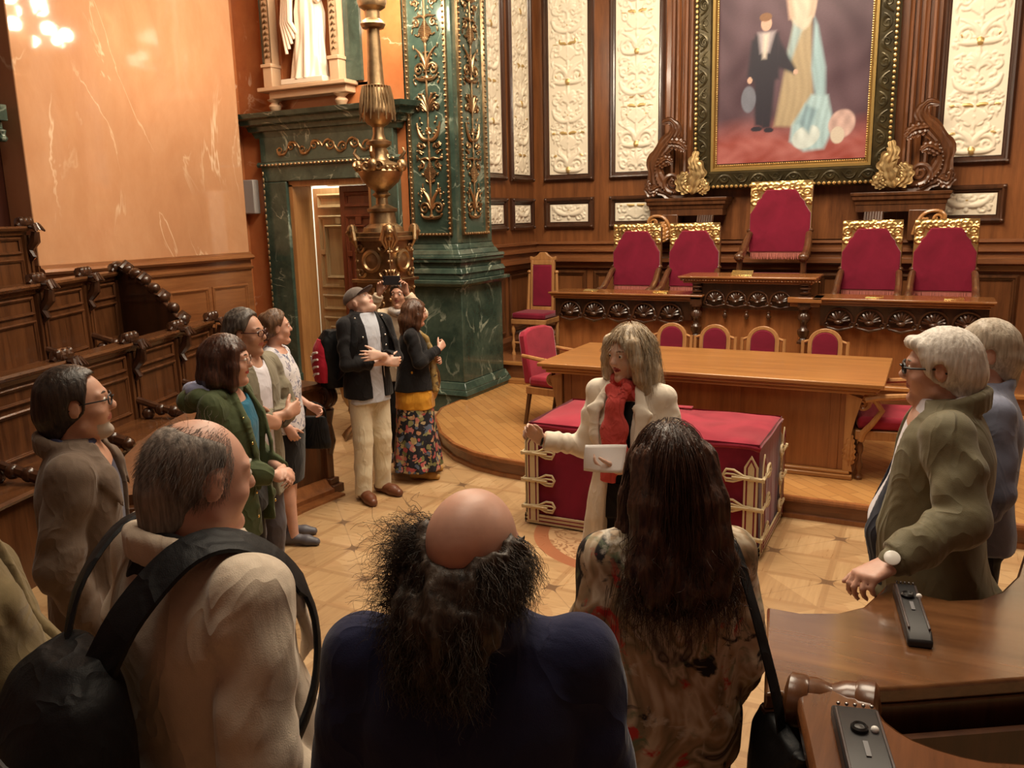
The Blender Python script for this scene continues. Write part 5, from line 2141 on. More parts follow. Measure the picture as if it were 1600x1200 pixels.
        if flute:
            A_, m_, ph, zt, zb = flute
            ang = np.arctan2((Y - y0) / b, (X - x0) / a)
            w = np.clip((zt - Z) / (zt - zb), 0, 1)
            d = d - A_ * w * (np.sin(m_ * ang + ph + 1.5 * np.sin(Z * 5)) * .6 + .4 * np.sin((m_ * 1.7) * ang - ph))
        d = np.maximum(d, np.maximum(L[0, 0] - Z, Z - L[-1, 0]))
        self.put(sl, d, k, sub)

    def fn(self, lo, hi, f, k=.01, sub=False, M=None):
        sl, P = self.blk(lo, hi, M)
        if sl is not None:
            d = f(*P)
            self.put(sl, np.broadcast_to(d, self.F[sl].shape), k, sub)

    def wrinkle(self, amp, freq=30, seed=0, fn=None):
        X, Y, Z = self.ax[0][:, None, None], self.ax[1][None, :, None], self.ax[2][None, None, :]
        g = np.random.default_rng(seed)
        w = np.zeros_like(self.F)
        for i in range(4):
            d = g.normal(size=3)
            d[2] *= .55
            d /= np.linalg.norm(d)
            e = g.normal(size=3)
            e /= np.linalg.norm(e)
            f = freq * (.6 + .35 * i)
            q = f * (d[0] * X + d[1] * Y + d[2] * Z) + 1.8 * np.sin(f * .45 * (e[0] * X + e[1] * Y + e[2] * Z) + i)
            w += ((1.25 - 2.2 * np.sqrt(np.sin(q * .5) ** 2 + .01)) / (1 + .35 * i)).astype(np.float32)
        w *= amp * .6
        if fn is not None:
            w = w * fn(X, Y, Z)
        self.F -= w.astype(np.float32)

    def mesh(self, smooth=1):
        F = self.F
        h = self.h
        S = F < 0
        c = [S[i:F.shape[0] - 1 + i, j:F.shape[1] - 1 + j, k:F.shape[2] - 1 + k] for i in (0, 1) for j in (0, 1) for k in (0, 1)]
        an = c[0] | c[1] | c[2] | c[3] | c[4] | c[5] | c[6] | c[7]
        al = c[0] & c[1] & c[2] & c[3] & c[4] & c[5] & c[6] & c[7]
        act = an & ~al
        I, J, K = np.nonzero(act)
        n = len(I)
        idx = np.full(act.shape, -1, np.int32)
        idx[I, J, K] = np.arange(n)
        acc = np.zeros((n, 3))
        cnt = np.zeros(n)
        corners = [(i, j, k) for i in (0, 1) for j in (0, 1) for k in (0, 1)]
        val = {q: F[I + q[0], J + q[1], K + q[2]].astype(float) for q in corners}
        for p in corners:
            for a in range(3):
                if p[a]:
                    continue
                q = list(p)
                q[a] = 1
                q = tuple(q)
                f0, f1 = val[p], val[q]
                m = (f0 < 0) != (f1 < 0)
                t = np.where(m, f0 / np.where(m, f0 - f1, 1), 0)
                pos = np.array(p, float)[None, :].repeat(n, 0)
                pos[:, a] += t
                acc[m] += pos[m]
                cnt[m] += 1
        V = (np.stack([I, J, K], 1) + acc / cnt[:, None]) * h + self.lo
        faces = []
        for a in range(3):
            b, c_ = (a + 1) % 3, (a + 2) % 3
            s0 = [slice(None)] * 3
            s1 = [slice(None)] * 3
            s0[a] = slice(0, -1)
            s1[a] = slice(1, None)
            for ax in (b, c_):
                s0[ax] = slice(1, -1)
                s1[ax] = slice(1, -1)
            A, B = S[tuple(s0)], S[tuple(s1)]
            for m, fl in ((A & ~B, False), (~A & B, True)):
                P = np.stack(np.nonzero(m), 1)
                if not len(P):
                    continue
                P[:, b] += 1
                P[:, c_] += 1
                q = []
                for db, dc in ((-1, -1), (0, -1), (0, 0), (-1, 0)):
                    Q = P.copy()
                    Q[:, b] += db
                    Q[:, c_] += dc
                    q.append(idx[Q[:, 0], Q[:, 1], Q[:, 2]])
                if fl:
                    q = q[::-1]
                faces.append(np.stack(q, 1))
        Fq = np.concatenate(faces)
        Fq = Fq[(Fq >= 0).all(1)]
        for _ in range(smooth):
            s = np.zeros_like(V)
            w = np.zeros(len(V))
            for i in range(4):
                for j in ((i + 1) % 4, (i + 3) % 4):
                    np.add.at(s, Fq[:, i], V[Fq[:, j]])
                    np.add.at(w, Fq[:, i], 1)
            w[w == 0] = 1
            V = V * .5 + .5 * s / w[:, None]
        return V, Fq


# ------------------------------------------------------------------ figure materials
def skin(name, col):
    t = NT(name)
    f = t.noise(t.coord(), 14, 4, .6)
    c = t.ramp(f, [(.3, mul(col, .86)), (.55, col), (.75, (min(1, col[0] * 1.06), col[1] * 1.0, col[2] * .98))])
    t.bump(t.noise(t.coord(), 160, 2), .06, .002)
    return t.done(c, .48, sss=.12)


def cloth(name, col, rough=.85, var=.12, scale=8, weave=380, bstr=.12, sheen=.15, wr=.35, wscale=9):
    t = NT(name)
    f = t.noise(t.coord(), scale, 4, .6)
    c = t.ramp(f, [(.3, mul(col, 1 - var)), (.7, tuple(min(1, x * (1 + var)) for x in col))])
    a = t.noise(t.map(t.coord(), (1, 1, .6)), wscale, 3, .55, .6)
    b = t.noise(t.coord(), weave, 1)
    v2 = t.map(t.coord(), (1, 1, .55), rot=(.4, .5, .2))
    r = t.m('ABSOLUTE', t.m('SUBTRACT', t.noise(v2, wscale * .8, 2, .5, 1.0), .5))
    r = t.m('SUBTRACT', 1.0, t.m('MULTIPLY', r, 7.0), clamp=True)
    r = t.m('MULTIPLY', t.m('MULTIPLY', r, r), t.noise(t.coord(), 4, 1))
    h = t.m('ADD', t.m('ADD', a, t.m('MULTIPLY', r, .8)), t.m('MULTIPLY', b, .06 * bstr / .12))
    t.bump(h, wr, .02)
    return t.done(c, rough, sheen=sheen, spec=.25)


def print_mat(name, base, cols, scale=14, seed=0, thr=.5, dist=.4, layers=1):
    t = NT(name)
    v = t.map(t.coord(), (1, 1, 1), loc=(seed, seed * .7, seed * .3))
    w = t.n('ShaderNodeTexNoise')
    t.put(w.inputs['Vector'], v)
    w.inputs['Scale'].default_value = scale * .8
    vv = t.n('ShaderNodeVectorMath', operation='MULTIPLY_ADD')
    t.put(vv.inputs[0], w.outputs[1])
    vv.inputs[1].default_value = (dist * .1,) * 3
    t.put(vv.inputs[2], v)
    c = base
    for L in range(layers):
        d = t.voro(vv.outputs[0], scale * (1 + .7 * L), out='Distance')
        pc = t.voro(vv.outputs[0], scale * (1 + .7 * L), out='Color')
        r = t.sep(pc)
        n = len(cols)
        stops = [(i / n, cols[(i + L * 2) % n]) for i in range(n)]
        cc = t.ramp(r[0], stops, 'CONSTANT')
        m = t.m('LESS_THAN', t.m('MULTIPLY', d, t.m('ADD', .7, t.m('MULTIPLY', r[1], .6))), thr)
        c = t.mix(m, c, cc)
    t.bump(t.noise(t.coord(), 9, 3), .3, .02)
    return t.done(c, .7, spec=.25)


def hairmat(name, dark, light, rough=.4, zs=.35, grey=None):
    t = NT(name)
    f = t.noise(t.map(t.coord(), (90, 90, 9)), 1.0, 3, .6, .4)
    c = t.ramp(f, [(.32, dark), (.68, light)])
    if grey:
        g = t.noise(t.map(t.coord(), (60, 60, 7)), 1.2, 3, .6)
        c = t.mix(t.m('MULTIPLY', t.m('SUBTRACT', g, .45), 3.5, clamp=True), c, grey)
    t.bump(f, .5, .006)
    return t.done(c, rough, spec=.35)


SK1 = skin('skin_rosy', (.60, .335, .245))
SK2 = skin('skin_tan', (.51, .275, .185))
SK3 = skin('skin_pale', (.68, .44, .34))
LIPS = plain('lips', (.40, .13, .105), .45)
LIPR = plain('lips_red', (.42, .06, .06), .4)
EYEW = plain('eye_white', (.72, .68, .62), .2)
EYED = plain('iris_dark', (.03, .018, .012), .15)
SPEC = plain('spectacle_black', (.010, .009, .010), .5)
LENS = bpy.data.materials.new('lens_glass')
LENS.use_nodes = True
_b = LENS.node_tree.nodes['Principled BSDF']
_b.inputs['Transmission Weight'].default_value = 1
_b.inputs['Roughness'].default_value = .02
_b.inputs['IOR'].default_value = 1.05
BROW = plain('eyebrow_dark', (.05, .03, .02), .7)
BROWG = plain('eyebrow_grey', (.42, .38, .33), .7)
STUB = plain('grey_stubble', (.40, .33, .27), .8)


# ------------------------------------------------------------------ figure building blocks
def headM(pos=(0, .0, 1.50), yaw=0, pitch=0, roll=0):
    """head frame: origin at the top of the neck, y to the face, z to the crown (yaw + = towards own left)"""
    return Matrix.Translation(pos) @ Matrix.Rotation(radians(yaw), 4, 'Z') @ Matrix.Rotation(radians(pitch), 4, 'X') @ Matrix.Rotation(radians(roll), 4, 'Y') @ Matrix.Scale(.95, 4)


def head_ops(F, M, fem=False, nose=1.0, jaw=1.0, mouth=0.0, neck=None, chin=1.0):
    k = .012
    w = .95 if fem else 1.0
    F.ell((0, -.012, .118), (.076 * w, .096, .090), .02, M)
    F.ell((0, .030, .085), (.066 * w, .070, .085), .02, M)
    F.ell((0, .038, .035), (.055 * w * jaw, .055, .062), .02, M)
    F.cap((-.042 * w * jaw, .012, .012), (0, .066, -.022), .026, .021 * chin, .02, M)
    F.cap((.042 * w * jaw, .012, .012), (0, .066, -.022), .026, .021 * chin, .02, M)
    for s in (-1, 1):
        F.ell((s * .040, .060, .055), (.024, .024, .022), .018, M)
        F.ell((s * .032, .105, .096), (.020, .016, .013), .010, M, sub=True)
        F.cap((s * .012, .090, .114), (s * .050, .074, .114), .010, .008, .012, M)
        F.ell((s * .032, .0805, .093), (.016, .0135, .011), .004, M)
        F.ell((s * .077 * w, -.004, .082), (.010, .021, .033), .008, M, R=(-8, 0, s * -18))
        F.ell((s * .089 * w, .002, .086), (.007, .010, .017), .004, M, sub=True)
    F.cap((0, .090, .102), (0, .109 + .004 * (nose - 1), .066), .009, .0125 * nose, .010, M)
    F.ell((0, .107, .060), (.0165 * nose, .013, .0105), .006, M)
    F.cap((-.018, .090, .034), (.018, .090, .034), .0072, .0072, .006, M)
    F.ell((0, .0965, .035), (.014, .0070, .0055), .004, M)
    F.ell((0, .0935, .022), (.018, .0080, .0066), .004, M)
    F.cap((-.024, .093, .0285), (.024, .093, .0285), .0022 + mouth, None, .002, M, sub=True)
    if mouth:
        F.ell((0, .10, .0285), (.013, .014, mouth * 1.6), .003, M, sub=True)
    F.ell((0, .083, -.018), (.020 * chin, .018, .018), .012, M)


def eyes(M, par, gaze=0, iris=EYED):
    for s in (-1, 1):
        mb = MB()
        c = Vector((s * .0318, .0828, .094))
        mb.ball((0, 0, 0), .0125, 12, 10)
        g = Vector((gaze, .9, .0)).normalized()
        mb.ball(g * .0065, .0074, 10, 8, 1)
        o = mb.build('eye', [EYEW, iris], par, fix=False)
        o.matrix_local = M @ Matrix.Translation(c)


def brows(M, par, mat, drop=0):
    mb = MB()
    for s in (-1, 1):
        mb.tube([(s * .013, .0965, .116 - drop), (s * .030, .0925, .121 - drop), (s * .046, .0805, .117 - drop), (s * .055, .070, .111)], [.0022, .0034, .0028, .0012], 6)
    o = mb.build('eyebrow', mat, par)
    o.matrix_local = M


def glasses(M, par, mat=SPEC, w=.026, hh=.017, r=.0024, lens=True):
    mb = MB()
    e = None
    for s in (-1, 1):
        P = []
        for q in range(17):
            a = 2 * pi * q / 16
            ca, sa = cos(a), sin(a)
            P.append((s * .033 + w * np.sign(ca) * abs(ca) ** .7, .112 - .010 * abs(s * .033 + w * ca) / .06, .092 + hh * np.sign(sa) * abs(sa) ** .7))
        mb.tube(P, r, 6, cap=False)
        mb.tube([(s * .058, .106, .098), (s * .076, .085, .098), (s * .080, .0, .095), (s * .079, -.02, .08)], r, 6)
    mb.tube([(-.008, .114, .096), (0, .118, .099), (.008, .114, .096)], r, 6)
    o = mb.build('glasses', mat, par)
    o.matrix_local = M
    return o


def hand_ops(F, W, d, n, thumb=1, curl=(25, 35, 25), spread=4, s=1.0, tcurl=0, curls=None):
    """W wrist, d towards the knuckles, n out of the back of the hand, thumb = +1/-1 along d x n"""
    W, d, n = Vector(W), Vector(d).normalized(), Vector(n)
    n = (n - d * n.dot(d)).normalized()
    sd = d.cross(n) * thumb
    offs = (.030, .010, -.010, -.028)
    lens = (.072, .080, .075, .058)
    palm_l = (.088, .090, .085, .078)
    for i in range(4):
        kn = W + d * palm_l[i] * s + sd * offs[i] * s + n * .002
        F.cap(W + sd * offs[i] * .55 * s, kn, .019 * s, .0125 * s, .012, flat=None)
        p = kn
        dd = d + sd * math.tan(radians(spread)) * (1.5 - i) * .7
        dd.normalize()
        cs = curls[i] if curls else curl
        for j, (fr, c) in enumerate(zip((.46, .30, .24), cs)):
            q = Matrix.Rotation(radians(-c), 3, d.cross(n))
            dd = q @ dd
            p2 = p + dd * lens[i] * fr * s
            F.cap(p, p2, (.0092 - .0008 * j) * s, (.0086 - .0012 * j) * s, .004)
            p = p2
    b = W + d * .022 * s + sd * .020 * s - n * .006 * s
    t1 = b + (d * .62 + sd * .72 - n * .25).normalized() * .042 * s
    dirt = (d * (.85) + sd * (.45 - tcurl) - n * .25).normalized()
    t2 = t1 + dirt * .032 * s
    t3 = t2 + (dirt - sd * tcurl * .5 - n * .1).normalized() * .026 * s
    F.cap(b, t1, .017 * s, .0125 * s, .010)
    F.cap(t1, t2, .0115 * s, .0105 * s, .005)
    F.cap(t2, t3, .0105 * s, .008 * s, .004)


def strands(roots, dirs, n=10, step=.02, grav=.25, curl=.0, cfreq=2.0, wid=.0014, M=None, balls=(), seed=0, jit=.1, taper=.4):
    """thin 3-sided strands grown from roots (numpy), pushed out of the ellipsoids in balls"""
    g = np.random.default_rng(seed)
    p = np.array(roots, float)
    d = np.array(dirs, float)
    m = len(p)
    d /= np.linalg.norm(d, axis=1)[:, None]
    pts = [p.copy()]
    st = step * g.uniform(.75, 1.2, (m, 1))
    for i in range(n - 1):
        d = d + np.array([0, 0, -grav]) + g.normal(size=(m, 3)) * jit
        d /= np.linalg.norm(d, axis=1)[:, None]
        p = p + d * st
        for c, r in balls:
            q = (p - np.array(c)) / np.array(r)
            l = np.linalg.norm(q, axis=1)
            ins = l < 1
            if ins.any():
                q[ins] /= l[ins][:, None]
                np_ = q[ins] * np.array(r) + np.array(c)
                d[ins] = d[ins] + (np_ - p[ins]) / step * .5
                p[ins] = np_
        pts.append(p.copy())
    P = np.stack(pts, 1)
    if curl:
        t = np.linspace(0, 1, n)[None, :, None]
        ph = g.uniform(0, 6.28, (m, 1, 1))
        fr = cfreq * g.uniform(.7, 1.3, (m, 1, 1))
        a = 2 * pi * fr * t + ph
        u = g.normal(size=(m, 1, 3))
        u /= np.linalg.norm(u, axis=2)[..., None]
        v = np.cross(u, np.array([0, 0, 1.0]))
        v /= np.linalg.norm(v, axis=2)[..., None] + 1e-9
        w = np.cross(u, v)
        P = P + curl * np.minimum(t * 3, 1) * (np.cos(a) * v + np.sin(a) * w)
    return tubes_np(P, wid, taper)


def tubes_np(P, wid, taper=.4):
    m, n, _ = P.shape
    T = np.gradient(P, axis=1)
    T /= np.linalg.norm(T, axis=2)[..., None] + 1e-9
    ref = np.array([.31, .2, .93])
    a = np.cross(T, ref)
    a /= np.linalg.norm(a, axis=2)[..., None] + 1e-9
    b = np.cross(T, a)
    w = wid * (1 - (1 - taper) * np.linspace(0, 1, n))[None, :, None]
    R = [P + w * (cos(q) * a + sin(q) * b) for q in (0, 2.094, 4.189)]
    V = np.stack(R, 2).reshape(-1, 3)
    base = (np.arange(m)[:, None, None] * n + np.arange(n - 1)[None, :, None]) * 3
    k = np.arange(3)[None, None, :]
    k2 = (k + 1) % 3
    F = np.stack([base + k, base + k2, base + 3 + k2, base + 3 + k], -1).reshape(-1, 4)
    return V, F


def join(parts):
    V, F, o = [], [], 0
    for v, f in parts:
        V.append(v)
        F.append(f + o)
        o += len(v)
    return np.concatenate(V), np.concatenate(F)


def tfm(M, pts):
    p = np.concatenate([np.asarray(pts, float), np.ones((len(pts), 1))], 1)
    return (p @ np.array(M).T)[:, :3]


def scalp(n, seed, cond, off=1.0):
    """random points and normals on the cranium ellipsoid (head frame) where cond(x, y, z)"""
    g = np.random.default_rng(seed)
    q = g.normal(size=(n * 6, 3))
    q /= np.linalg.norm(q, axis=1)[:, None]
    c, r = np.array((0, -.012, .112)), np.array((.079, .099, .094)) * off
    p = q * r + c
    m = cond(p[:, 0], p[:, 1], p[:, 2])
    p, q = p[m][:n], (q / r)[m][:n]
    return p, q / np.linalg.norm(q, axis=1)[:, None]


BODYLEV_M = [(.84, .150, .105), (.92, .160, .115), (1.05, .140, .100), (1.18, .155, .110), (1.30, .165, .112), (1.40, .150, .095), (1.455, .075, .065)]
BODYLEV_F = [(.84, .150, .105), (.92, .162, .115), (1.05, .125, .090), (1.16, .135, .100), (1.28, .148, .105), (1.38, .130, .085), (1.44, .062, .058)]


class Person:
    def __init__(self, loc, rz, H, label, sx=1.0, hv=.008, name='person'):
        self.e = empty(name, (loc[0], loc[1], loc[2] if len(loc) > 2 else 0), radians(rz))
        s = H / 1.70
        self.e.scale = (s * sx, s * sx, s)
        tag(self.e, label, 'person')
        self.h = hv
        self.M = headM()

    def arm(self, side, sh, el, wr, hd, hn, curl=(20, 30, 20), thumb=None, spread=4, tcurl=0, curls=None, hs=1.0):
        return dict(side=side, sh=sh, el=el, wr=wr, hd=hd, hn=hn, curl=curl, thumb=thumb, spread=spread, tcurl=tcurl, curls=curls, hs=hs)

    def body(self, mat, arms, M, fem=False, legs=None, lean=(0, 0), lips=LIPS, stub=None, bulk=0.0, **hk):
        self.M = M
        lo = np.array([-.32, -.30, -.02])
        hi = np.array([.32, .32, 1.78])
        for a in arms:
            for p in (a['el'], a['wr'], tuple(Vector(a['wr']) + Vector(a['hd']).normalized() * .2)):
                lo = np.minimum(lo, np.array(p) - .08)
                hi = np.maximum(hi, np.array(p) + .08)
        F = Fld(lo, hi, self.h)
        lv = BODYLEV_F if fem else BODYLEV_M
        F.loft([(z, a + bulk * .6, b + bulk * .6, lean[0] * (z - .9), lean[1] * (z - .9)) for z, a, b in lv], .02)
        nb = Vector((lean[0] * .52, lean[1] * .52 - .01, 1.405 if fem else 1.42))
        nt = M @ Vector((0, -.018, .035))
        F.cap(nb, nt, .056 if not fem else .049, .054 if not fem else .045, .03)
        for s in (-1, 1):
            F.cap(nb + Vector((0, 0, .01)), (s * .13 + nb.x, nb.y, 1.355 if fem else 1.385), .048, .034 if fem else .042, .03)
        legs = legs or [((-.085, 0, .90), (-.09, .02, .48), (-.09, -.02, .08)), ((.085, 0, .90), (.09, .02, .48), (.09, -.02, .08))]
        for hp, kn, an in legs:
            F.cap(hp, kn, .078, .05, .03)
            F.cap(kn, an, .05, .034, .02)
            F.ell(tuple(Vector(kn) * .7 + Vector(an) * .3 + Vector((0, -.02, 0))), (.045, .045, .10), .03)
            f = Vector(an)
            F.cap((f.x, f.y, .05), (f.x, f.y + .11, .032), .032, .020, .02)
        head_ops(F, M, fem, **hk)
        for a in arms:
            F.cap(a['sh'], a['el'], .045 if not fem else .039, .036 if not fem else .032, .025)
            F.cap(a['el'], a['wr'], .036 if not fem else .033, .0235 if not fem else .021, .02)
            hand_ops(F, a['wr'], a['hd'], a['hn'], a['thumb'] or -a['side'], a['curl'], a['spread'], a['hs'] * (.98 if not fem else .90), a['tcurl'], a['curls'])
        V, Q = F.mesh(1)
        cen = V[Q].mean(1)
        I = np.array(M.inverted())
        L = cen @ I[:3, :3].T + I[:3, 3]
        lip = (np.abs(L[:, 2] - .0285) < .0125 - .25 * np.abs(L[:, 0])) & (np.abs(L[:, 0]) < .026) & (L[:, 1] > .084)
        mi = np.zeros(len(Q), int)
        mats = [mat, lips]
        mi[lip] = 1
        if stub is not None:
            mats.append(stub[0])
            mi[stub[1](L[:, 0], L[:, 1], L[:, 2]) & ~lip] = 2
        o = mesh_np('body', V, Q, mats, self.e, mi)
        self.bodyo = o
        return o

    def garment(self, name, mat, lo, hi, fn, h=None, smooth=1, mi=None, parent=None):
        F = Fld(lo, hi, h or self.h)
        fn(F)
        V, Q = F.mesh(smooth)
        m = mi(V[Q].mean(1)) if mi else None
        return mesh_np(name, V, Q, mat, parent or self.e, m)

    def shoes(self, mat, feet, L=.265, w=.045, hgt=.07, name='shoe'):
        for (x, y, yaw) in feet:
            R = Matrix.Translation((x, y, 0)) @ Matrix.Rotation(radians(yaw), 4, 'Z')
            F = Fld((-.09, -.12, -.01), (.09, .24, .16), .006)
            F.path([(0, -.065, .04), (0, .02, .048), (0, .10, .036), (.004, .165, .028)], [w * .82, w * .85, w * .95, w * .72], .02)
            F.cap((0, -.05, .05), (0, -.035, hgt + .03), w * .8, w * .85, .02)
            F.F = np.maximum(F.F, (.0 - F.ax[2][None, None, :]).astype(np.float32))
            V, Q = F.mesh(1)
            mesh_np(name, tfm(R, V), Q, mat, self.e)


def sleeve(F, a, r0=.068, r1=.056, r2=.044, fold=.006, end=1.0, k=.010, ph=0):
    sh, el, wr = Vector(a['sh']), Vector(a['el']), Vector(a['wr'])
    w = el + (wr - el) * end
    F.cap(sh, el, r0, r1, k, fold=(fold, 2.2, ph))

    F.cap(el, w, r1, r2, .02, fold=(fold, 2.6, ph + 1.5))


def cuffcut(F, a, end=1.0):
    """flat end at the wrist"""
    el, wr = Vector(a['el']), Vector(a['wr'])
    d = (wr - el).normalized()
    p = el + (wr - el) * end
    lo, hi = p - Vector((.09,) * 3), p + Vector((.09,) * 3)
    F.fn(lo, hi, lambda X, Y, Z: np.maximum(-((X - p.x) * d.x + (Y - p.y) * d.y + (Z - p.z) * d.z), np.sqrt((X - p.x) ** 2 + (Y - p.y) ** 2 + (Z - p.z) ** 2) - .085), .004, True)


def opening(F, x0, x1, z0, z1, y0=.0, k=.006, vtop=0.0):
    """cut the front of a garment open between x0(z) and x1(z)"""
    def f(X, Y, Z):
        t = np.clip((Z - z0) / (z1 - z0), 0, 1)
        a = x0[0] + (x0[1] - x0[0]) * t
        b = x1[0] + (x1[1] - x1[0]) * t
        return np.maximum(np.maximum(a - X, X - b), np.maximum(y0 - Y, np.maximum(z0 - Z, Z - z1)))
    F.fn((-.3, y0 - .02, z0 - .02), (.3, .4, z1 + .02), f, k, True)


def collar(F, c=(0, -.01, 1.455), rx=.082, ry=.078, r=.014, hgt=.035, tilt=.03, k=.008, gap=40):
    n = 16
    P = []
    for i in range(n + 1):
        a = radians(90 + gap + (360 - 2 * gap) * i / n)
        P.append(Vector((c[0] + rx * cos(a), c[1] + ry * sin(a), c[2] + tilt * (-sin(a)))))
    for i in range(n):
        for dz in (0, hgt * .5, hgt):
            F.cap(P[i] + Vector((0, 0, dz)), P[i + 1] + Vector((0, 0, dz)), r, r, k)


def neckcut(F, z=1.47, r=.07, y=0, tilt=.4, M=None, depth=.12):
    F.fn((-.15, -.2, z - .25), (.15, .3, z + .3), lambda X, Y, Z: np.maximum(np.sqrt(X * X + (Y - y) ** 2) - r, (z - tilt * (Y - y)) - Z), .012, True)


def trousers(P, mat, legs=None, waist=1.0, r=(.098, .075, .062), hem=.05, fold=.006, hip=(.165, .125), belly=0, lean=(0, 0)):
    legs = legs or [((-.085, 0, .90), (-.09, .02, .48), (-.09, -.02, .08)), ((.085, 0, .90), (.09, .02, .48), (.09, -.02, .08))]
    xs = [abs(p[0]) for l in legs for p in l]
    ys = [p[1] for l in legs for p in l]

    def f(F):
        F.loft([(.83, hip[0] * .96, hip[1]), (.92, hip[0], hip[1]), (waist, hip[0] * .93, hip[1] * .93 + belly)], .03)
        for i, (hp, kn, an) in enumerate(legs):
            F.cap(hp, kn, r[0], r[1], .04, fold=(fold * .7, 1.5, i))
            F.cap(kn, (an[0], an[1], hem + r[2] * .3), r[1], r[2], .02, fold=(fold, 2.5, i + 2))
        F.F = np.maximum(F.F, (hem - F.ax[2][None, None, :]).astype(np.float32))
    return P.garment('trousers', mat, (-max(xs) - .15, min(ys) - .2, 0), (max(xs) + .15, max(ys) + .2, waist + .03), f)


def cap_hair(F, M, th=.014, p0=(.03, .03), p1=(.080, .165), back=-.03, slope=.9, ears=True):
    """short hair: cranium shell cut along the face plane p0-p1 (y, z) and along the nape"""
    F.ell((0, -.016, .118), (.076 + th, .096 + th, .092 + th), .02, M)
    F.cap((0, -.070, .06), (0, -.062, back + .02), .052 + th, .045 + th * .6, .03, M)
    m = (p1[0] - p0[0]) / (p1[1] - p0[1])
    q = math.sqrt(1 + m * m)
    F.fn((-.2, -.1, -.2), (.2, .25, p1[1] + .02), lambda X, Y, Z: np.maximum((p0[0] + m * (Z - p0[1]) - Y) / q, Z - p1[1] - .006) + 0 * X, .010, True, M)
    F.fn((-.2, -.25, -.2), (.2, .25, .12), lambda X, Y, Z: (Z - back - slope * (Y + .1)) / math.sqrt(1 + slope * slope) + 0 * X, .012, True, M)
    if ears:
        for s in (-1, 1):
            F.ell((s * .088, .002, .078), (.024, .026, .040), .008, M, sub=True)
# ------------------------------------------------------------------ garments
def arms_bounds(arms, lo, hi, m=.12):
    lo, hi = np.array(lo, float), np.array(hi, float)
    for a in arms:
        for p in (a['sh'], a['el'], a['wr']):
            lo = np.minimum(lo, np.array(p) - m)
            hi = np.maximum(hi, np.array(p) + m)
    return lo, hi


JLEV = [(.78, .188, .135), (.92, .192, .138), (1.05, .178, .128), (1.18, .186, .133), (1.30, .196, .135), (1.38, .186, .115), (1.43, .135, .092), (1.475, .085, .075)]
FLEV = [(.78, .182, .130), (.92, .186, .135), (1.05, .152, .112), (1.16, .162, .122), (1.27, .172, .128), (1.36, .160, .105), (1.41, .115, .085), (1.46, .072, .068)]


def jacket(P, mat, arms, lev=JLEV, hem=None, w=1.0, d=1.0, belly=0.0, lean=(0, 0), sl=(.070, .060, .047), fold=.007, end=.97,
           opens=(), wr=.004, wf=26, seed=0, neck=None, coll=None, extra=None, name='jacket', h=None, shw=.165, shz=1.395, nback=-.012, mats=None, mi=None, sleeves=True, flute=None):
    def f(F):
        L = [(z, a * w, b * d + belly * math.exp(-((z - 1.02) / .14) ** 2) * .5, lean[0] * (z - .9), lean[1] * (z - .9) + belly * math.exp(-((z - 1.02) / .14) ** 2) * .5) for z, a, b in lev]
        if hem is not None:
            L = [l for l in L if l[0] > hem + .04]
            z0 = L[0]
            L = [(hem, z0[1] * 1.02, z0[2] * 1.02, lean[0] * (hem - .9), lean[1] * (hem - .9))] + L
        F.loft(L, .02, flute=flute)
        ox, oy = lean[0] * .5, lean[1] * .5
        for s in (-1, 1):
            F.cap((ox, oy + nback, 1.42), (s * shw + ox, oy, shz), .058, .060 if sl[0] > .06 else .05, .03)
        if sleeves:
            for i, a in enumerate(arms):
                sleeve(F, a, *sl, fold=fold, end=end, ph=seed + i * 2)
        if wr:
            F.wrinkle(wr, wf, seed, lambda X, Y, Z: np.clip((1.42 - Z) * 4, .15, 1))
        if sleeves:
            for a in arms:
                cuffcut(F, a, end)
        if coll:
            collar(F, **coll)
        for o in opens:
            opening(F, *o)
        if neck:
            neckcut(F, **neck)
        if extra:
            extra(F)
    lo, hi = arms_bounds(arms if sleeves else [], (-.30 * w - .02 + min(0, lean[0] * .5), -.26 + min(0, lean[1] * .5), (hem or lev[0][0]) - .05), (.30 * w + .02 + max(0, lean[0] * .5), .28 + belly + max(0, lean[1] * .5), 1.56))
    return P.garment(name, mats or mat, lo, hi, f, h, mi=mi)


def shirt(P, mat, lev=JLEV, k=-.016, z0=.80, z1=1.47, lean=(0, 0), name='shirt', neck=None, coll=None, w=1.0, belly=0, d=1.0, front=.0):
    def f(F):
        L = [(z, a * w + k, b * d + k + belly * math.exp(-((z - 1.02) / .14) ** 2) * .5, lean[0] * (z - .9), lean[1] * (z - .9) + front + belly * math.exp(-((z - 1.02) / .14) ** 2) * .5) for z, a, b in lev if z0 - .02 <= z <= z1 + .02]
        F.loft(L, .02)
        for s in (-1, 1):
            F.cap((lean[0] * .5, lean[1] * .5 - .012, 1.41), (s * .13 + lean[0] * .5, lean[1] * .5, 1.38), .05, .045, .03)
        F.wrinkle(.003, 24, 3)
        if coll:
            collar(F, **coll)
        if neck:
            neckcut(F, **neck)
    return P.garment(name, mat, (-.3, -.25, z0 - .03), (.3, .32 + belly, 1.56), f)


def acc(P, name, label, cat, group=None):
    e = empty(name, P.e.location, P.e.rotation_euler.z)
    e.scale = P.e.scale
    return tag(e, label, cat, group)


def hair_obj(P, mat, fn, lo=(-.22, -.26, 1.05), hi=(.22, .24, 1.80), h=None, extra=None, smooth=1, name='hair'):
    F = Fld(lo, hi, h or min(P.h, .007))
    fn(F)
    V, Q = F.mesh(smooth)
    if extra:
        V, Q = join([(V, Q)] + extra)
    return mesh_np(name, V, Q, mat, P.e)


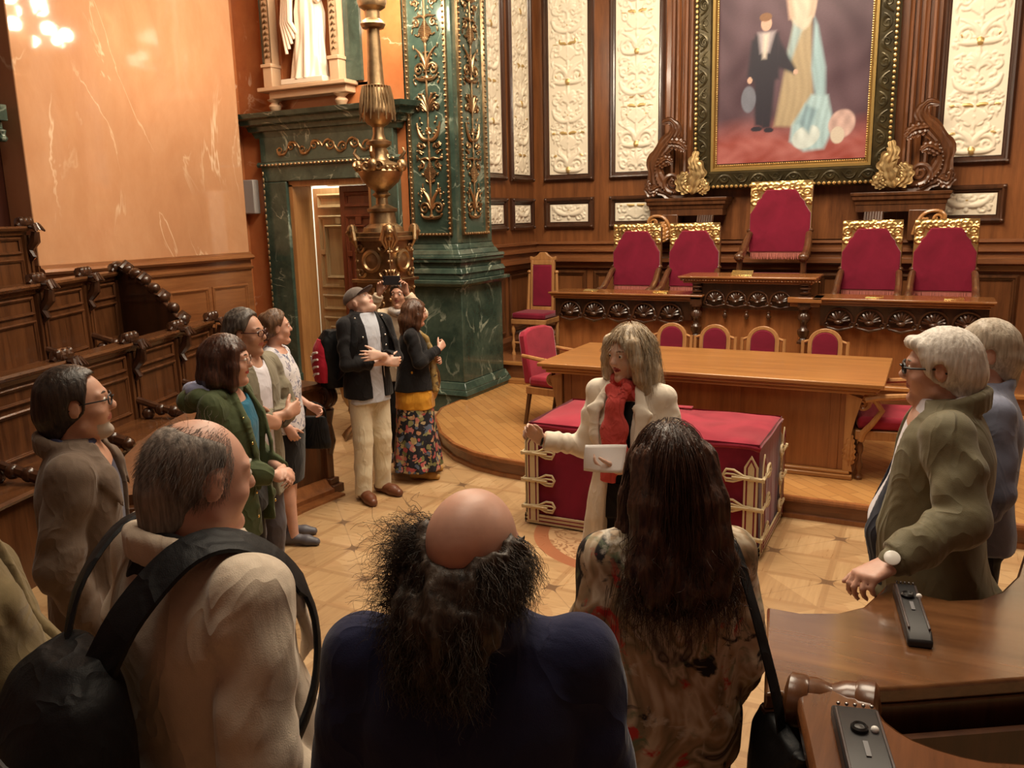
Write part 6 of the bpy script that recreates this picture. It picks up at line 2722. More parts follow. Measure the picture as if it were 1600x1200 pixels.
def strand_noise(F, M, amp=.004, freq=55, seed=0):
    """combed grooves running down the hair"""
    I = np.array(M.inverted())
    X, Y, Z = F.ax[0][:, None, None], F.ax[1][None, :, None], F.ax[2][None, None, :]
    x, y, z = (I[i, 0] * X + I[i, 1] * Y + I[i, 2] * Z + I[i, 3] for i in range(3))
    ang = np.arctan2(x, y + .02 + 0 * x)
    F.F -= (amp * (np.sin(ang * freq * .35 + 2 * np.sin(z * 12 + seed) + seed) * .6 + .4 * np.sin(ang * freq * .8 + 3 * np.sin(z * 9 + 1.7 * seed)))).astype(np.float32)


CR = 27.04
JEANS = cloth('navy_trousers', (.012, .013, .020))
BLACKC = cloth('black_cloth', (.010, .009, .010))
SHOEB = plain('brown_leather', (.13, .042, .018), .4, bumpscale=40, bstr=.2)
SHOED = plain('dark_leather', (.035, .018, .013), .4)
NAVY = cloth('navy_wool', (.014, .016, .050), .9, .1)
BEIGE = cloth('beige_cotton', (.56, .47, .37), .8, .08, wr=.5, wscale=7)
OLIVEB = cloth('olive_tweed', (.155, .115, .055), .9, .15)
TAUPE = cloth('taupe_cotton', (.125, .088, .064), .8, .1, wr=.5)
GREENJ = cloth('green_parka', (.060, .078, .032), .75, .12, wr=.5)
GREYJ = cloth('khaki_grey_cotton', (.21, .185, .13), .8, .1, wr=.5)
OLIVEG = cloth('olive_blouson', (.165, .145, .085), .65, .08, wr=.55, wscale=7)
WHITEC = cloth('white_coat', (.80, .72, .60), .8, .05, wr=.3)
TEAL = cloth('teal_knit', (.012, .115, .19), .8)
LBLUE = cloth('pale_blue_shirt', (.50, .53, .60), .8)
WHITES = cloth('white_lilac_shirt', (.68, .66, .72), .8, .05)
GREYS = cloth('grey_tshirt', (.36, .36, .36), .85)
CREAMT = cloth('cream_chinos', (.66, .58, .42), .8, .06, wr=.5)
BLACKS = cloth('black_shirt', (.012, .011, .012))
INDIGO = cloth('indigo_shirt', (.030, .034, .075), .8, .2)
CORAL = cloth('coral_scarf', (.62, .085, .075), .85, .12, wr=.7, wscale=14)
MUSTARD = cloth('mustard_knit', (.55, .25, .022), .85, .12, wr=.5)
LAVEN = cloth('lavender_hood', (.26, .28, .42), .85)
PALEB = cloth('blue_grey_shirt', (.22, .24, .33), .85)
GREYP = cloth('grey_trousers', (.085, .075, .085), .85)
CREAMJ = cloth('cream_jacket', (.62, .50, .36), .8)
NYLON = cloth('black_nylon', (.005, .005, .006), .6, .2, wr=.4, sheen=.0)

# ------------------------------------------------------------------ 1  guide in the white coat
P = Person((-1.18, 3.47), CR + 146, 1.655, 'woman in white coat and coral scarf speaking before the velvet chest, arm raised', hv=.007)
M = headM((0, .005, 1.505), yaw=-17, pitch=-7, roll=0)
aR = P.arm(1, (.155, 0, 1.375), (.225, .02, 1.12), (.385, .16, 1.165), (.45, .45, .55), (.4, -.8, .3), tcurl=.2, curls=[(30, 45, 25), (40, 55, 30), (50, 60, 30), (55, 60, 30)])
aL = P.arm(-1, (-.155, 0, 1.375), (-.25, .0, 1.12), (-.055, .215, 1.10), (.9, .25, .12), (-.2, .3, -.9), curls=[(25, 35, 20), (30, 40, 25), (35, 45, 25), (40, 45, 25)])
P.body(SK3, [aR, aL], M, True, lips=LIPR, mouth=.003)
eyes(M, P.e)
brows(M, P.e, plain('eyebrow_brown', (.16, .09, .05), .7))
trousers(P, BLACKC, hip=(.16, .12), fold=.004)
shirt(P, BLACKC, FLEV, -.014, .82, 1.40, name='top')
CL = [(.64, .215, .165), (.78, .20, .15), (.92, .195, .145), (1.05, .168, .125), (1.16, .172, .132), (1.27, .182, .136), (1.36, .165, .110), (1.41, .118, .088), (1.45, .080, .074)]


def coat_extra(F):
    for s in (-1, 1):       # lapels
        F.path([(s * .075, .07, 1.44), (s * .12, .122, 1.33), (s * .115, .138, 1.22), (s * .075, .142, 1.10)], [.02, .032, .028, .012], .008, flat=((s * .35, 1, .1), .42))
        F.cap((s * .15, .118, 1.335), (s * .085, .12, 1.36), .018, .018, .006, flat=((s * .3, 1, .1), .5))


jacket(P, WHITEC, [aR, aL], CL, w=1.0, sl=(.064, .056, .046), fold=.007, end=.93, seed=4, wr=.004,
       opens=[((-.075, -.055), (.075, .055), .60, 1.10, .05), ((-.055, -.07), (.055, .07), 1.09, 1.5, .05)], coll=dict(c=(0, -.015, 1.425), rx=.085, ry=.075, r=.013, hgt=.03, gap=55), extra=coat_extra, name='coat', flute=(.018, 5, 1, 1.05, .64))


def scarf(F):
    n = 14
    for lay, (z, r, rr) in enumerate(((1.43, .080, .024), (1.462, .070, .022))):
        Q = [Vector((r * cos(2 * pi * i / n + lay), r * .95 * sin(2 * pi * i / n + lay), z + .015 * sin(2 * pi * i / n * 2 + lay) - .02 * sin(2 * pi * i / n))) for i in range(n + 1)]
        F.path(Q, [rr] * (n + 1), .008, fold=(.002, 2, lay))
    F.path([(-.03, .10, 1.44), (.02, .135, 1.36), (.035, .155, 1.25), (.03, .155, 1.13), (.035, .152, 1.02)], [.030, .036, .038, .038, .042], .008, flat=((.1, 1, .1), .40), fold=(.002, 1.2, 1))
    F.path([(.05, .10, 1.43), (.0, .14, 1.37), (-.03, .155, 1.27), (-.03, .155, 1.16), (-.025, .150, 1.09)], [.028, .032, .034, .034, .034], .008, flat=((-.1, 1, .1), .40), fold=(.002, 1.2, 3))
    F.fn((-.2, 0, .9), (.2, .3, 1.01), lambda X, Y, Z: Z - 1.01 + 0 * X + 0 * Y, .004, True)


P.garment('scarf', CORAL, (-.16, -.16, .96), (.16, .24, 1.54), scarf, .006)
BLOND = hairmat('ash_blond', (.25, .175, .10), (.60, .47, .31), .42, grey=(.50, .44, .36))


def bob(F):
    F.ell((0, -.016, .122), (.098, .117, .104), .02, M)
    for s in (-1, 1):
        F.path([(s * .072, .045, .15), (s * .094, .045, .06), (s * .100, .030, -.02), (s * .105, .02, -.085)], [.034, .032, .036, .032], .02, M)
        F.path([(s * .06, -.04, .10), (s * .088, -.04, .0), (s * .095, -.04, -.09)], [.05, .048, .042], .03, M)
    F.path([(0, -.08, .10), (0, -.085, .0), (0, -.08, -.09)], [.06, .066, .058], .04, M)
    strand_noise(F, M, .004, 60, 2)
    F.fn((-.08, .0, -.2), (.08, .3, .3), lambda X, Y, Z: np.maximum(np.sqrt((X / .062) ** 2 + ((Z - .045) / .118) ** 2) * .06 - .06, .035 - Y), .010, True, M)


p_, q_ = scalp(420, 3, lambda x, y, z: (z > .05) & (y < .02), 1.18)
ex = strands(tfm(M, p_), (q_ @ np.array(M)[:3, :3].T) * .5 + [0, 0, -.6], 11, .022, .35, .004, 1.2, .0016, balls=[(tuple(M @ Vector((0, -.016, .10))), (.104, .122, .13)), (tuple(M @ Vector((0, .10, .035))), (.066, .085, .10))], seed=5, jit=.06)
R3 = np.array(M)[:3, :3]
p2, q2 = scalp(420, 31, lambda x, y, z: (z > .165) & (y > .005) & (y < .08), 1.20)
d2 = np.stack([np.where(p2[:, 0] > -.015, 1.0, -1.0) * .75, .35 + 0 * p2[:, 0], -.45 + 0 * p2[:, 0]], 1)
ex2 = strands(tfm(M, p2), d2 @ R3.T, 7, .0115, .20, .002, 1, .0016, balls=[(tuple(M @ Vector((0, -.010, .10))), (.086, .112, .108))], seed=15, jit=.05)
hair_obj(P, BLOND, bob, h=.006, extra=[ex, ex2])
e = acc(P, 'paper_sheet', 'white folded paper held in the hand of the woman in the white coat', 'paper')
V, Q = [], []
for i in range(13):
    for j in range(9):
        u, v = i / 12, j / 8
        V.append((.10 - .19 * u, .262 - .03 * v + .015 * sin(3 * u + 2 * v), 1.085 + .115 * v + .02 * u))
for i in range(12):
    for j in range(8):
        a = i * 9 + j
        Q.append((a, a + 9, a + 10, a + 1))
o = mesh_np('sheet', np.array(V), np.array(Q), plain('paper_white', (.80, .76, .74), .7), e)
o.modifiers.new('thick', 'SOLIDIFY').thickness = .002
mb = MB()
mb.tube([tuple(Vector(aR['wr']) + Matrix.Rotation(a * pi / 6, 3, Vector(aR['wr']) - Vector(aR['el'])) @ Vector((.024, -.02, .0)).cross(Vector((.1, .9, .2))).normalized() * .027) for a in range(13)], .006, 6)
mb.build('bracelet', BLACKP, P.e)

# ------------------------------------------------------------------ 2  woman with long brown hair, seen from behind
P = Person((-.535, 1.86), CR + 4, 1.655, 'woman with long brown hair and floral blouse seen from behind, bag on shoulder', hv=.007)
M = headM((0, .005, 1.50), yaw=2, pitch=-6)
aR = P.arm(1, (.160, 0, 1.365), (.20, -.01, 1.09), (.19, .12, .87), (-.1, .35, -.9), (1, 0, 0))
aL = P.arm(-1, (-.160, 0, 1.365), (-.205, -.01, 1.09), (-.17, .13, .88), (.1, .35, -.9), (-1, 0, 0))
P.body(SK2, [aR, aL], M, True)
trousers(P, BLACKC, hip=(.165, .13))


def floral_blouse():
    t = NT('autumn_floral')
    P_ = t.coord()
    a = t.noise(t.map(P_, (1, 1, .7)), 5.5, 3, .5, 1.1)
    c = t.ramp(a, [(.0, (.09, .05, .035)), (.34, (.16, .09, .05)), (.40, (.42, .29, .17)), (.45, (.66, .56, .42)), (.50, (.40, .27, .16)), (.55, (.20, .15, .085)), (.60, (.56, .45, .32)), (.66, (.05, .032, .028)), (.72, (.46, .36, .24))])
    b = t.noise(t.map(P_, (1, 1, 1), (4, 2, 7)), 10, 4, .6, .9)
    c = t.mix(t.m('MULTIPLY', t.m('SUBTRACT', b, .56), 14.0, clamp=True), c, (.02, .016, .018))
    d = t.noise(t.map(P_, (1, 1, 1), (9, 5, 1)), 10, 4, .6, .7)
    c = t.mix(t.m('MULTIPLY', t.m('SUBTRACT', d, .60), 16.0, clamp=True), c, (.50, .035, .028))
    g_ = t.noise(t.map(P_, (1, 1, 1), (1, 8, 3)), 11, 4, .6, .9)
    c = t.mix(t.m('MULTIPLY', t.m('SUBTRACT', g_, .57), 9.0, clamp=True), c, (.14, .18, .10))
    h_ = t.noise(t.map(P_, (1, 1, 1), (3, 1, 6)), 10, 4, .6, .9)
    c = t.mix(t.m('MULTIPLY', t.m('SUBTRACT', h_, .57), 9.0, clamp=True), c, (.66, .60, .50))
    t.bump(t.noise(P_, 9, 3), .35, .02)
    return t.done(c, .6, spec=.3)


FLORAL = floral_blouse()
BL = [(.84, .195, .15), (.95, .195, .15), (1.06, .175, .135), (1.17, .176, .132), (1.28, .180, .125), (1.36, .165, .105), (1.41, .115, .085), (1.455, .070, .066)]
jacket(P, FLORAL, [aR, aL], BL, sl=(.066, .062, .052), fold=.009, end=.9, seed=8, wr=.005, wf=22, shz=1.375, name='blouse')
BRUN = hairmat('dark_chestnut', (.016, .0075, .005), (.082, .034, .019), .36)


def longhair(F):
    F.ell((0, -.018, .120), (.088, .108, .100), .02, M)
    for k, (x, z2) in enumerate(((-.080, -.215), (-.045, -.25), (-.01, -.265), (.03, -.26), (.065, -.245), (.088, -.21))):
        w_ = .014 * (-1) ** k
        F.path([(x * .75, -.05, .12), (x * .95, -.085, .02), (x * 1.08 + w_ * .5, -.095, -.06), (x * 1.12 - w_, -.108, -.13), (x * 1.12 + w_, -.118, -.19), (x * 1.05 - w_ * .5, -.115, z2)], [.050, .044, .040, .036, .030, .010], .022, M)
    for s in (-1, 1):
        F.path([(s * .068, .03, .12), (s * .090, .02, .02), (s * .100, .005, -.07), (s * .118, .015, -.13), (s * .105, .04, -.18), (s * .12, .05, -.21)], [.032, .034, .034, .030, .024, .008], .02, M)
    strand_noise(F, M, .0045, 55, 1)
    F.wrinkle(.008, 38, 5, lambda X, Y, Z: np.clip((1.46 - Z) * 6, 0, 1))


ex = []
R3 = np.array(M)[:3, :3]
balls = [(tuple(M @ Vector((0, -.018, .11))), (.090, .110, .115)), ((0, 0, 1.28), (.19, .135, .16))]
p_, q_ = scalp(900, 7, lambda x, y, z: (z > .02) & (y < .05), 1.10)
ex.append(strands(tfm(M, p_), q_ * .35 + [0, -.1, -.9], 16, .0235, .35, .005, 1.6, .0011, balls=balls, seed=1, jit=.04))
g = np.random.default_rng(21)
pn = np.stack([g.uniform(-.125, .125, 520), g.uniform(-.135, -.09, 520), g.uniform(-.20, -.02, 520)], 1)
ex.append(strands(tfm(M, pn), (np.stack([pn[:, 0] * 4, -.3 + 0 * pn[:, 0], -1 + 0 * pn[:, 0]], 1) @ R3.T), 12, .011, .12, .014, 1.3, .0011, balls=balls, seed=3, jit=.10))
hair_obj(P, BRUN, longhair, h=.006, extra=ex)
e = acc(P, 'shoulder_bag', 'black shoulder bag with long strap on the right side of the floral blouse', 'bag')
mb = MB()
S = [(.115, .125, 1.30), (.125, .06, 1.41), (.135, .0, 1.437), (.150, -.065, 1.405), (.172, -.125, 1.30), (.200, -.165, 1.17), (.222, -.19, 1.06), (.232, -.20, .97)]
S = resample(S, 40)
mb.ribbon(S, [Vector((p.x * .6, p.y, (p.z - 1.28) * 2 if p.z > 1.28 else .0)) for p in S], .036, .006)
mb.build('strap', NYLON, e)
F = Fld((.10, -.40, .62), (.40, .06, 1.06), .008)
F.loft([(.66, .045, .12, .235, -.19), (.70, .055, .13, .235, -.19), (.85, .052, .13, .235, -.19), (.95, .038, .12, .235, -.19), (1.0, .018, .105, .235, -.19)], .02, 3.5)
F.wrinkle(.006, 20, 2)
V, Q = F.mesh(1)
mesh_np('bag_body', V, Q, NYLON, e)

# ------------------------------------------------------------------ 3  bald man with curls in navy jacket, from behind
P = Person((-.675, 1.14), CR - 3, 1.705, 'balding man with dark curly fringe of hair in navy jacket, seen from behind', hv=.0065)
M = headM((0, .0, 1.50), yaw=-20, pitch=-7, roll=4)
aR = P.arm(1, (.185, 0, 1.40), (.235, -.02, 1.12), (.22, .06, .86), (0, .2, -1), (1, 0, 0))
aL = P.arm(-1, (-.185, 0, 1.40), (-.235, -.02, 1.12), (-.22, .06, .86), (0, .2, -1), (-1, 0, 0))
P.body(SK1, [aR, aL], M)
trousers(P, JEANS)
shirt(P, BLACKS)
jacket(P, NAVY, [aR, aL], JLEV, w=1.08, sl=(.074, .064, .052), fold=.006, seed=2, wr=.0035, shw=.18, shz=1.402, coll=dict(c=(0, -.02, 1.445), rx=.088, ry=.080, r=.014, hgt=.03, tilt=.03, gap=50), name='jacket')
CURL = hairmat('grizzled_curls', (.010, .007, .006), (.060, .040, .028), .5, grey=(.11, .085, .065))


def curls(F):
    g = random.Random(4)
    for k in range(330):
        a = g.uniform(-pi, pi)
        z = g.uniform(-.05, .150)
        zt = .040 + .098 * abs(sin(a)) ** 1.3      # top of the fringe: low at the back, higher over the ears
        if abs(a) < 1.0 or z > zt:
            continue
        rr = math.sqrt(max(.05, 1 - ((z - .115) / .12) ** 2)) if z > .0 else .50 + .45 * (.05 + z) / .1
        x, y = .079 * rr * sin(a), -.016 + .099 * rr * cos(a)
        F.ell((x, y, z), (g.uniform(.009, .018),) * 3, .010, M)
    F.path([(0, -.088, .05), (0, -.095, .0), (0, -.10, -.085)], [.045, .055, .045], .03, M)
    for s in (-1, 1):
        F.path([(s * .050, -.070, .06), (s * .060, -.08, .0), (s * .045, -.09, -.08)], [.036, .042, .034], .03, M)
    F.wrinkle(.006, 110, 3)
    F.wrinkle(.003, 210, 5)


ex = []
R3 = np.array(M)[:3, :3]
hb = [(tuple(M @ Vector((0, -.016, .11))), (.080, .099, .097)), ((0, 0, 1.26), (.2, .14, .16))]
p_, q_ = scalp(4200, 2, lambda x, y, z: (z > -.02) & (z < .045 + 1.15 * np.abs(x)) & ((y < .02) | (z < .08)) & (y < .035), 1.06)
ex.append(strands(tfm(M, p_), (q_ @ R3.T) * 1.0 + [0, 0, -.4], 12, .0072, .22, .0055, 1.8, .00055, balls=hb, seed=2, jit=.16))
g = np.random.default_rng(8)
n_ = 2200
pn = np.stack([g.uniform(-.075, .070, n_), g.uniform(-.130, -.06, n_), g.uniform(-.09, .04, n_)], 1)
ex.append(strands(tfm(M, pn), (np.stack([pn[:, 0] * 8, -np.ones(n_), -.4 + 0 * pn[:, 0]], 1) @ R3.T), 12, .0072, .25, .006, 1.8, .00055, balls=hb, seed=3, jit=.16))
n_ = 1100
pl_ = np.stack([g.uniform(-.098, -.075, n_), g.uniform(-.10, .02, n_), g.uniform(-.01, .135, n_)], 1)
ex.append(strands(tfm(M, pl_), (np.stack([-np.ones(n_), g.normal(0, .4, n_), g.normal(-.1, .5, n_)], 1) @ R3.T), 12, .0078, .12, .0075, 1.8, .00055, balls=hb, seed=4, jit=.2))
hair_obj(P, CURL, curls, h=.0055, extra=ex)

# ------------------------------------------------------------------ 4  man in beige jacket with black rucksack
P = Person((-1.335, 1.125), CR - 42, 1.765, 'balding grey man in beige jacket carrying a black rucksack, turned to the right', hv=.0065, sx=1.04)
M = headM((0, .03, 1.495), yaw=-4, pitch=-8)
aR = P.arm(1, (.190, 0.02, 1.395), (.235, -.02, 1.10), (.20, .12, .90), (-.1, .5, -.8), (1, 0, 0))
aL = P.arm(-1, (-.190, 0.02, 1.395), (-.235, -.02, 1.10), (-.20, .12, .90), (.1, .5, -.8), (-1, 0, 0))
P.body(SK1, [aR, aL], M, bulk=.01, lean=(0, .05), jaw=1.12, neck=1)
eyes(M, P.e)
brows(M, P.e, BROWG)
trousers(P, GREYP, hip=(.175, .14), belly=.02)
shirt(P, BLACKS, belly=.06, coll=dict(c=(0, .01, 1.43), rx=.075, ry=.07, r=.012, hgt=.03, gap=20))
jacket(P, BEIGE, [aR, aL], JLEV, w=1.07, d=1.06, belly=.085, hem=.70, lean=(0, .04), sl=(.078, .068, .054), fold=.011, seed=1, wr=.006, wf=20, shw=.178,
       coll=dict(c=(0, .0, 1.428), rx=.098, ry=.088, r=.015, hgt=.035, tilt=.03, gap=55), opens=[((-.012, -.075), (.012, .075), 1.12, 1.52, .06), ((-.010, -.012), (.010, .012), .66, 1.13, .10)],
       extra=lambda F: [F.path([(s * .085, .09, 1.43), (s * .12, .155, 1.32), (s * .085, .20, 1.20), (s * .03, .215, 1.12)], [.02, .035, .03, .012], .006, flat=((s * .35, 1, .15), .38)) for s in (-1, 1)])
GREYSH = hairmat('short_grey_hair', (.085, .070, .060), (.30, .25, .21), .65)


def bgrey(F):
    cap_hair(F, M, .003, (.022, .03), (.030, .165), -.045, .75)
    F.ell((0, .035, .20), (.060, .085, .030), .03, M, sub=True)
    F.wrinkle(.0012, 150, 3)


p_, q_ = scalp(3800, 12, lambda x, y, z: (z > .02) & (y < .030 + .06 * z) & (z < .20), 1.01)
R3 = np.array(M)[:3, :3]
ex = strands(tfm(M, p_), (q_ @ R3.T) * .35 + [0, -.4, -.3], 5, .005, .2, .0, 1, .00045, seed=6, jit=.15)
p2, q2 = scalp(50, 13, lambda x, y, z: (z > .16) & (y < .03), 1.02)
ex2 = strands(tfm(M, p2), (q2 @ R3.T) + [0, -.3, 0], 8, .0045, .02, .002, 1.0, .00035, seed=7, jit=.25)
hair_obj(P, GREYSH, bgrey, h=.006, extra=[ex, ex2])
e = acc(P, 'rucksack', 'black rucksack on the back of the man in the beige jacket', 'backpack')


def pack(F):
    F.loft([(.74, .155, .085, 0, -.255), (.80, .170, .105, 0, -.265), (1.0, .172, .11, 0, -.27), (1.18, .16, .10, 0, -.26), (1.28, .13, .075, 0, -.235), (1.32, .07, .04, 0, -.22)], .03, 3)
    F.loft([(.80, .12, .04, 0, -.37), (.90, .135, .05, 0, -.375), (1.02, .13, .045, 0, -.37), (1.07, .11, .03, 0, -.36)], .015, 3)
    F.wrinkle(.005, 24, 6)


F = Fld((-.24, -.48, .68), (.24, -.08, 1.38), .008)
pack(F)
V, Q = F.mesh(1)
pb = mesh_np('pack_body', V, Q, NYLON, e)
mb = MB()
mb.tube([(-.15, -.33, 1.16), (-.08, -.365, 1.20), (.08, -.365, 1.20), (.15, -.33, 1.16)], .006, 6)
mb.tube([(-.13, -.418, 1.0), (0, -.43, 1.045), (.13, -.418, 1.0)], .005, 6)
mb.build('zip_piping', plain('zip_grey', (.05, .05, .055), .35), pb)
for s in (-1, 1):
    mb = MB()
    S = resample([(s * .07, -.205, 1.30), (s * .100, -.155, 1.40), (s * .120, -.06, 1.483), (s * .128, .035, 1.480), (s * .142, .125, 1.40), (s * .165, .165, 1.28), (s * .205, .12, 1.14), (s * .235, .0, 1.04), (s * .20, -.13, .97), (s * .15, -.20, .93)], 44)
    mb.ribbon(S, [Vector((p.x * .9, p.y, (p.z - 1.30) * 1.6 if p.z > 1.3 else 0)) for p in S], [.074 if i < 22 else .030 for i in range(44)], .012)
    mb.build('shoulder_strap', NYLON, e)

# ------------------------------------------------------------------ 5  man in olive tweed at the left edge
P = Person((-1.99, .98), CR - 58, 1.74, 'man in olive tweed jacket cut off by the left edge of the picture', hv=.008, sx=1.05)
M = headM((0, .02, 1.50), yaw=-10)
aR = P.arm(1, (.190, 0, 1.395), (.235, -.02, 1.10), (.20, .10, .88), (0, .4, -.9), (1, 0, 0))
aL = P.arm(-1, (-.190, 0, 1.395), (-.235, -.02, 1.10), (-.20, .10, .88), (0, .4, -.9), (-1, 0, 0))
P.body(SK2, [aR, aL], M)
eyes(M, P.e)
trousers(P, JEANS, hip=(.17, .13))
shirt(P, INDIGO, coll=dict(c=(0, -.01, 1.43), rx=.075, ry=.07, r=.012, hgt=.03, gap=20))
jacket(P, OLIVEB, [aR, aL], JLEV, w=1.15, d=1.12, belly=.12, hem=.72, sl=(.080, .070, .055), fold=.008, seed=9, wr=.005, coll=dict(c=(0, -.01, 1.43), rx=.09, ry=.082, r=.014, hgt=.03, gap=60),
       opens=[((-.02, -.08), (.02, .08), 1.08, 1.52, .06), ((-.04, -.02), (.04, .02), .66, 1.09, .09)],
       extra=lambda F: [F.path([(s * .085, .075, 1.43), (s * .13, .135, 1.30), (s * .09, .165, 1.18), (s * .03, .175, 1.08)], [.02, .042, .036, .012], .006, flat=((s * .35, 1, .15), .36)) for s in (-1, 1)])
hair_obj(P, hairmat('brown_short_hair', (.02, .012, .008), (.07, .04, .025)), lambda F: cap_hair(F, M, .012), h=.008)

# ------------------------------------------------------------------ 6  man with glasses and goatee, taupe jacket
P = Person((-2.46, 1.69), CR - 70, 1.70, 'man in taupe jacket with glasses and grey goatee, in profile at the left', hv=.0065)
M = headM((0, .02, 1.50), yaw=4, pitch=4)
aR = P.arm(1, (.180, 0, 1.39), (.225, -.06, 1.12), (.19, .03, .88), (0, .3, -.9), (1, 0, 0))
aL = P.arm(-1, (-.180, 0, 1.39), (-.225, -.06, 1.12), (-.19, .03, .88), (0, .3, -.9), (-1, 0, 0))
P.body(SK2, [aR, aL], M, nose=1.15, stub=(STUB, lambda x, y, z: (z < .012) & (y > .05) & (z > -.05)))
eyes(M, P.e)
brows(M, P.e, BROW)
glasses(M, P.e)
trousers(P, JEANS)
shirt(P, INDIGO, coll=dict(c=(0, -.005, 1.425), rx=.074, ry=.070, r=.012, hgt=.032, gap=18))
jacket(P, TAUPE, [aR, aL], JLEV, w=1.05, hem=.72, sl=(.076, .066, .052), fold=.010, seed=5, wr=.006, wf=21, coll=dict(c=(0, -.02, 1.425), rx=.096, ry=.088, r=.015, hgt=.035, gap=62),
       opens=[((-.055, -.085), (.055, .085), .66, 1.52, .045)],
       extra=lambda F: [F.path([(s * .090, .06, 1.44), (s * .135, .10, 1.36), (s * .125, .128, 1.27)], [.03, .045, .012], .008, flat=((s * .45, 1, .2), .34)) for s in (-1, 1)])
DKH = hairmat('dark_brown_hair', (.010, .007, .006), (.045, .030, .022), .4)


def dkh(F):
    cap_hair(F, M, .017, (.018, .03), (.052, .175), -.045, .85)
    strand_noise(F, M, .002, 70, 3)


hair_obj(P, DKH, dkh, h=.006)
P.shoes(SHOED, [(-.09, -.02, 8), (.09, .0, -8)])

# ------------------------------------------------------------------ 7  woman in green parka
P = Person((-2.90, 2.76), CR - 94, 1.645, 'woman with dark brown bob in green parka and teal top, hands clasped', hv=.007)
M = headM((0, .02, 1.495), yaw=14, pitch=-3)
aR = P.arm(1, (.160, 0, 1.37), (.215, -.01, 1.12), (.055, .235, 1.02), (-.75, .6, -.1), (.5, .5, .7), curl=(35, 40, 25))
aL = P.arm(-1, (-.160, 0, 1.37), (-.215, .0, 1.12), (-.045, .24, 1.01), (.75, .55, -.1), (-.5, .6, .6), curl=(35, 45, 25))
P.body(SK1, [aR, aL], M, True, lips=LIPR)
eyes(M, P.e)
brows(M, P.e, BROW)
glasses(M, P.e, plain('rimless_metal', (.25, .2, .17), .3, .8), r=.0014)
trousers(P, BLACKC, hip=(.18, .145), r=(.105, .082, .07))
shirt(P, TEAL, FLEV, -.008, .86, 1.41, name='top', w=1.04, d=1.10, neck=dict(z=1.405, r=.07, y=.03, tilt=.5))
GL = [(.74, .225, .175), (.86, .225, .175), (.98, .200, .16), (1.08, .192, .152), (1.20, .192, .156), (1.29, .188, .145), (1.37, .168, .112), (1.415, .12, .09), (1.45, .08, .075)]


def parka_extra(F):
    for s in (-1, 1):
        F.path([(s * .08, .075, 1.42), (s * .105, .135, 1.30), (s * .10, .165, 1.15), (s * .10, .165, .98)], [.022, .022, .02, .018], .006, flat=((s * .3, 1, .1), .5))
        F.cap((s * .12, .15, .88), (s * .19, .085, .88), .025, .025, .005, flat=((s * .6, 1, 0), .5))


jacket(P, GREENJ, [aR, aL], GL, sl=(.070, .062, .050), fold=.009, end=.93, seed=3, wr=.006, wf=22, opens=[((-.085, -.075), (.085, .075), .70, 1.5, .06)], extra=parka_extra, name='parka')


def hood(F):
    F.path([(-.13, .03, 1.425), (-.14, -.07, 1.42), (-.08, -.145, 1.395), (0, -.165, 1.385), (.08, -.145, 1.395), (.14, -.07, 1.42), (.13, .03, 1.425)], [.03, .042, .05, .055, .05, .042, .03], .03, fold=(.005, 2, 0))


P.garment('hood', GREENJ, (-.24, -.28, 1.28), (.24, .12, 1.53), hood)
P.garment('hood_lining', LAVEN, (-.24, -.30, 1.28), (.24, .08, 1.55), lambda F: F.path([(-.115, -.03, 1.455), (-.10, -.11, 1.45), (0, -.165, 1.43), (.10, -.11, 1.45), (.115, -.03, 1.455)], [.02, .032, .04, .032, .02], .02, fold=(.004, 2, 1)))
mb = MB()
for s in (-1, 1):
    for z in (1.32, 1.2, .96, .84):
        mb.ball((s * .115, .158 if z < 1.25 else .125, z), (.008, .005, .008), 8, 6)
mb.build('snap_button', BRASS, P.e)
DBOB = hairmat('dark_auburn_bob', (.016, .007, .005), (.075, .030, .018), .33)


def bob2(F):
    F.ell((0, -.018, .120), (.097, .115, .104), .02, M)
    for s in (-1, 1):
        F.path([(s * .078, .038, .14), (s * .093, .036, .06), (s * .094, .030, -.02), (s * .088, .03, -.045)], [.030, .030, .030, .022], .02, M)
        F.path([(s * .06, -.05, .10), (s * .082, -.055, .0), (s * .078, -.06, -.055)], [.05, .048, .036], .03, M)
    F.path([(0, -.085, .10), (0, -.088, .0), (0, -.085, -.055)], [.06, .06, .045], .04, M)
    strand_noise(F, M, .003, 60, 5)
    F.fn((-.06, .0, -.2), (.06, .3, .16), lambda X, Y, Z: np.maximum(np.maximum(np.abs(X) - .058, .040 - Y), Z - .135 + 0 * Y) + 0 * X, .012, True, M)


hair_obj(P, DBOB, bob2, h=.0065)
P.shoes(SHOED, [(-.09, -.02, 8), (.09, .0, -8)], L=.24, w=.042)

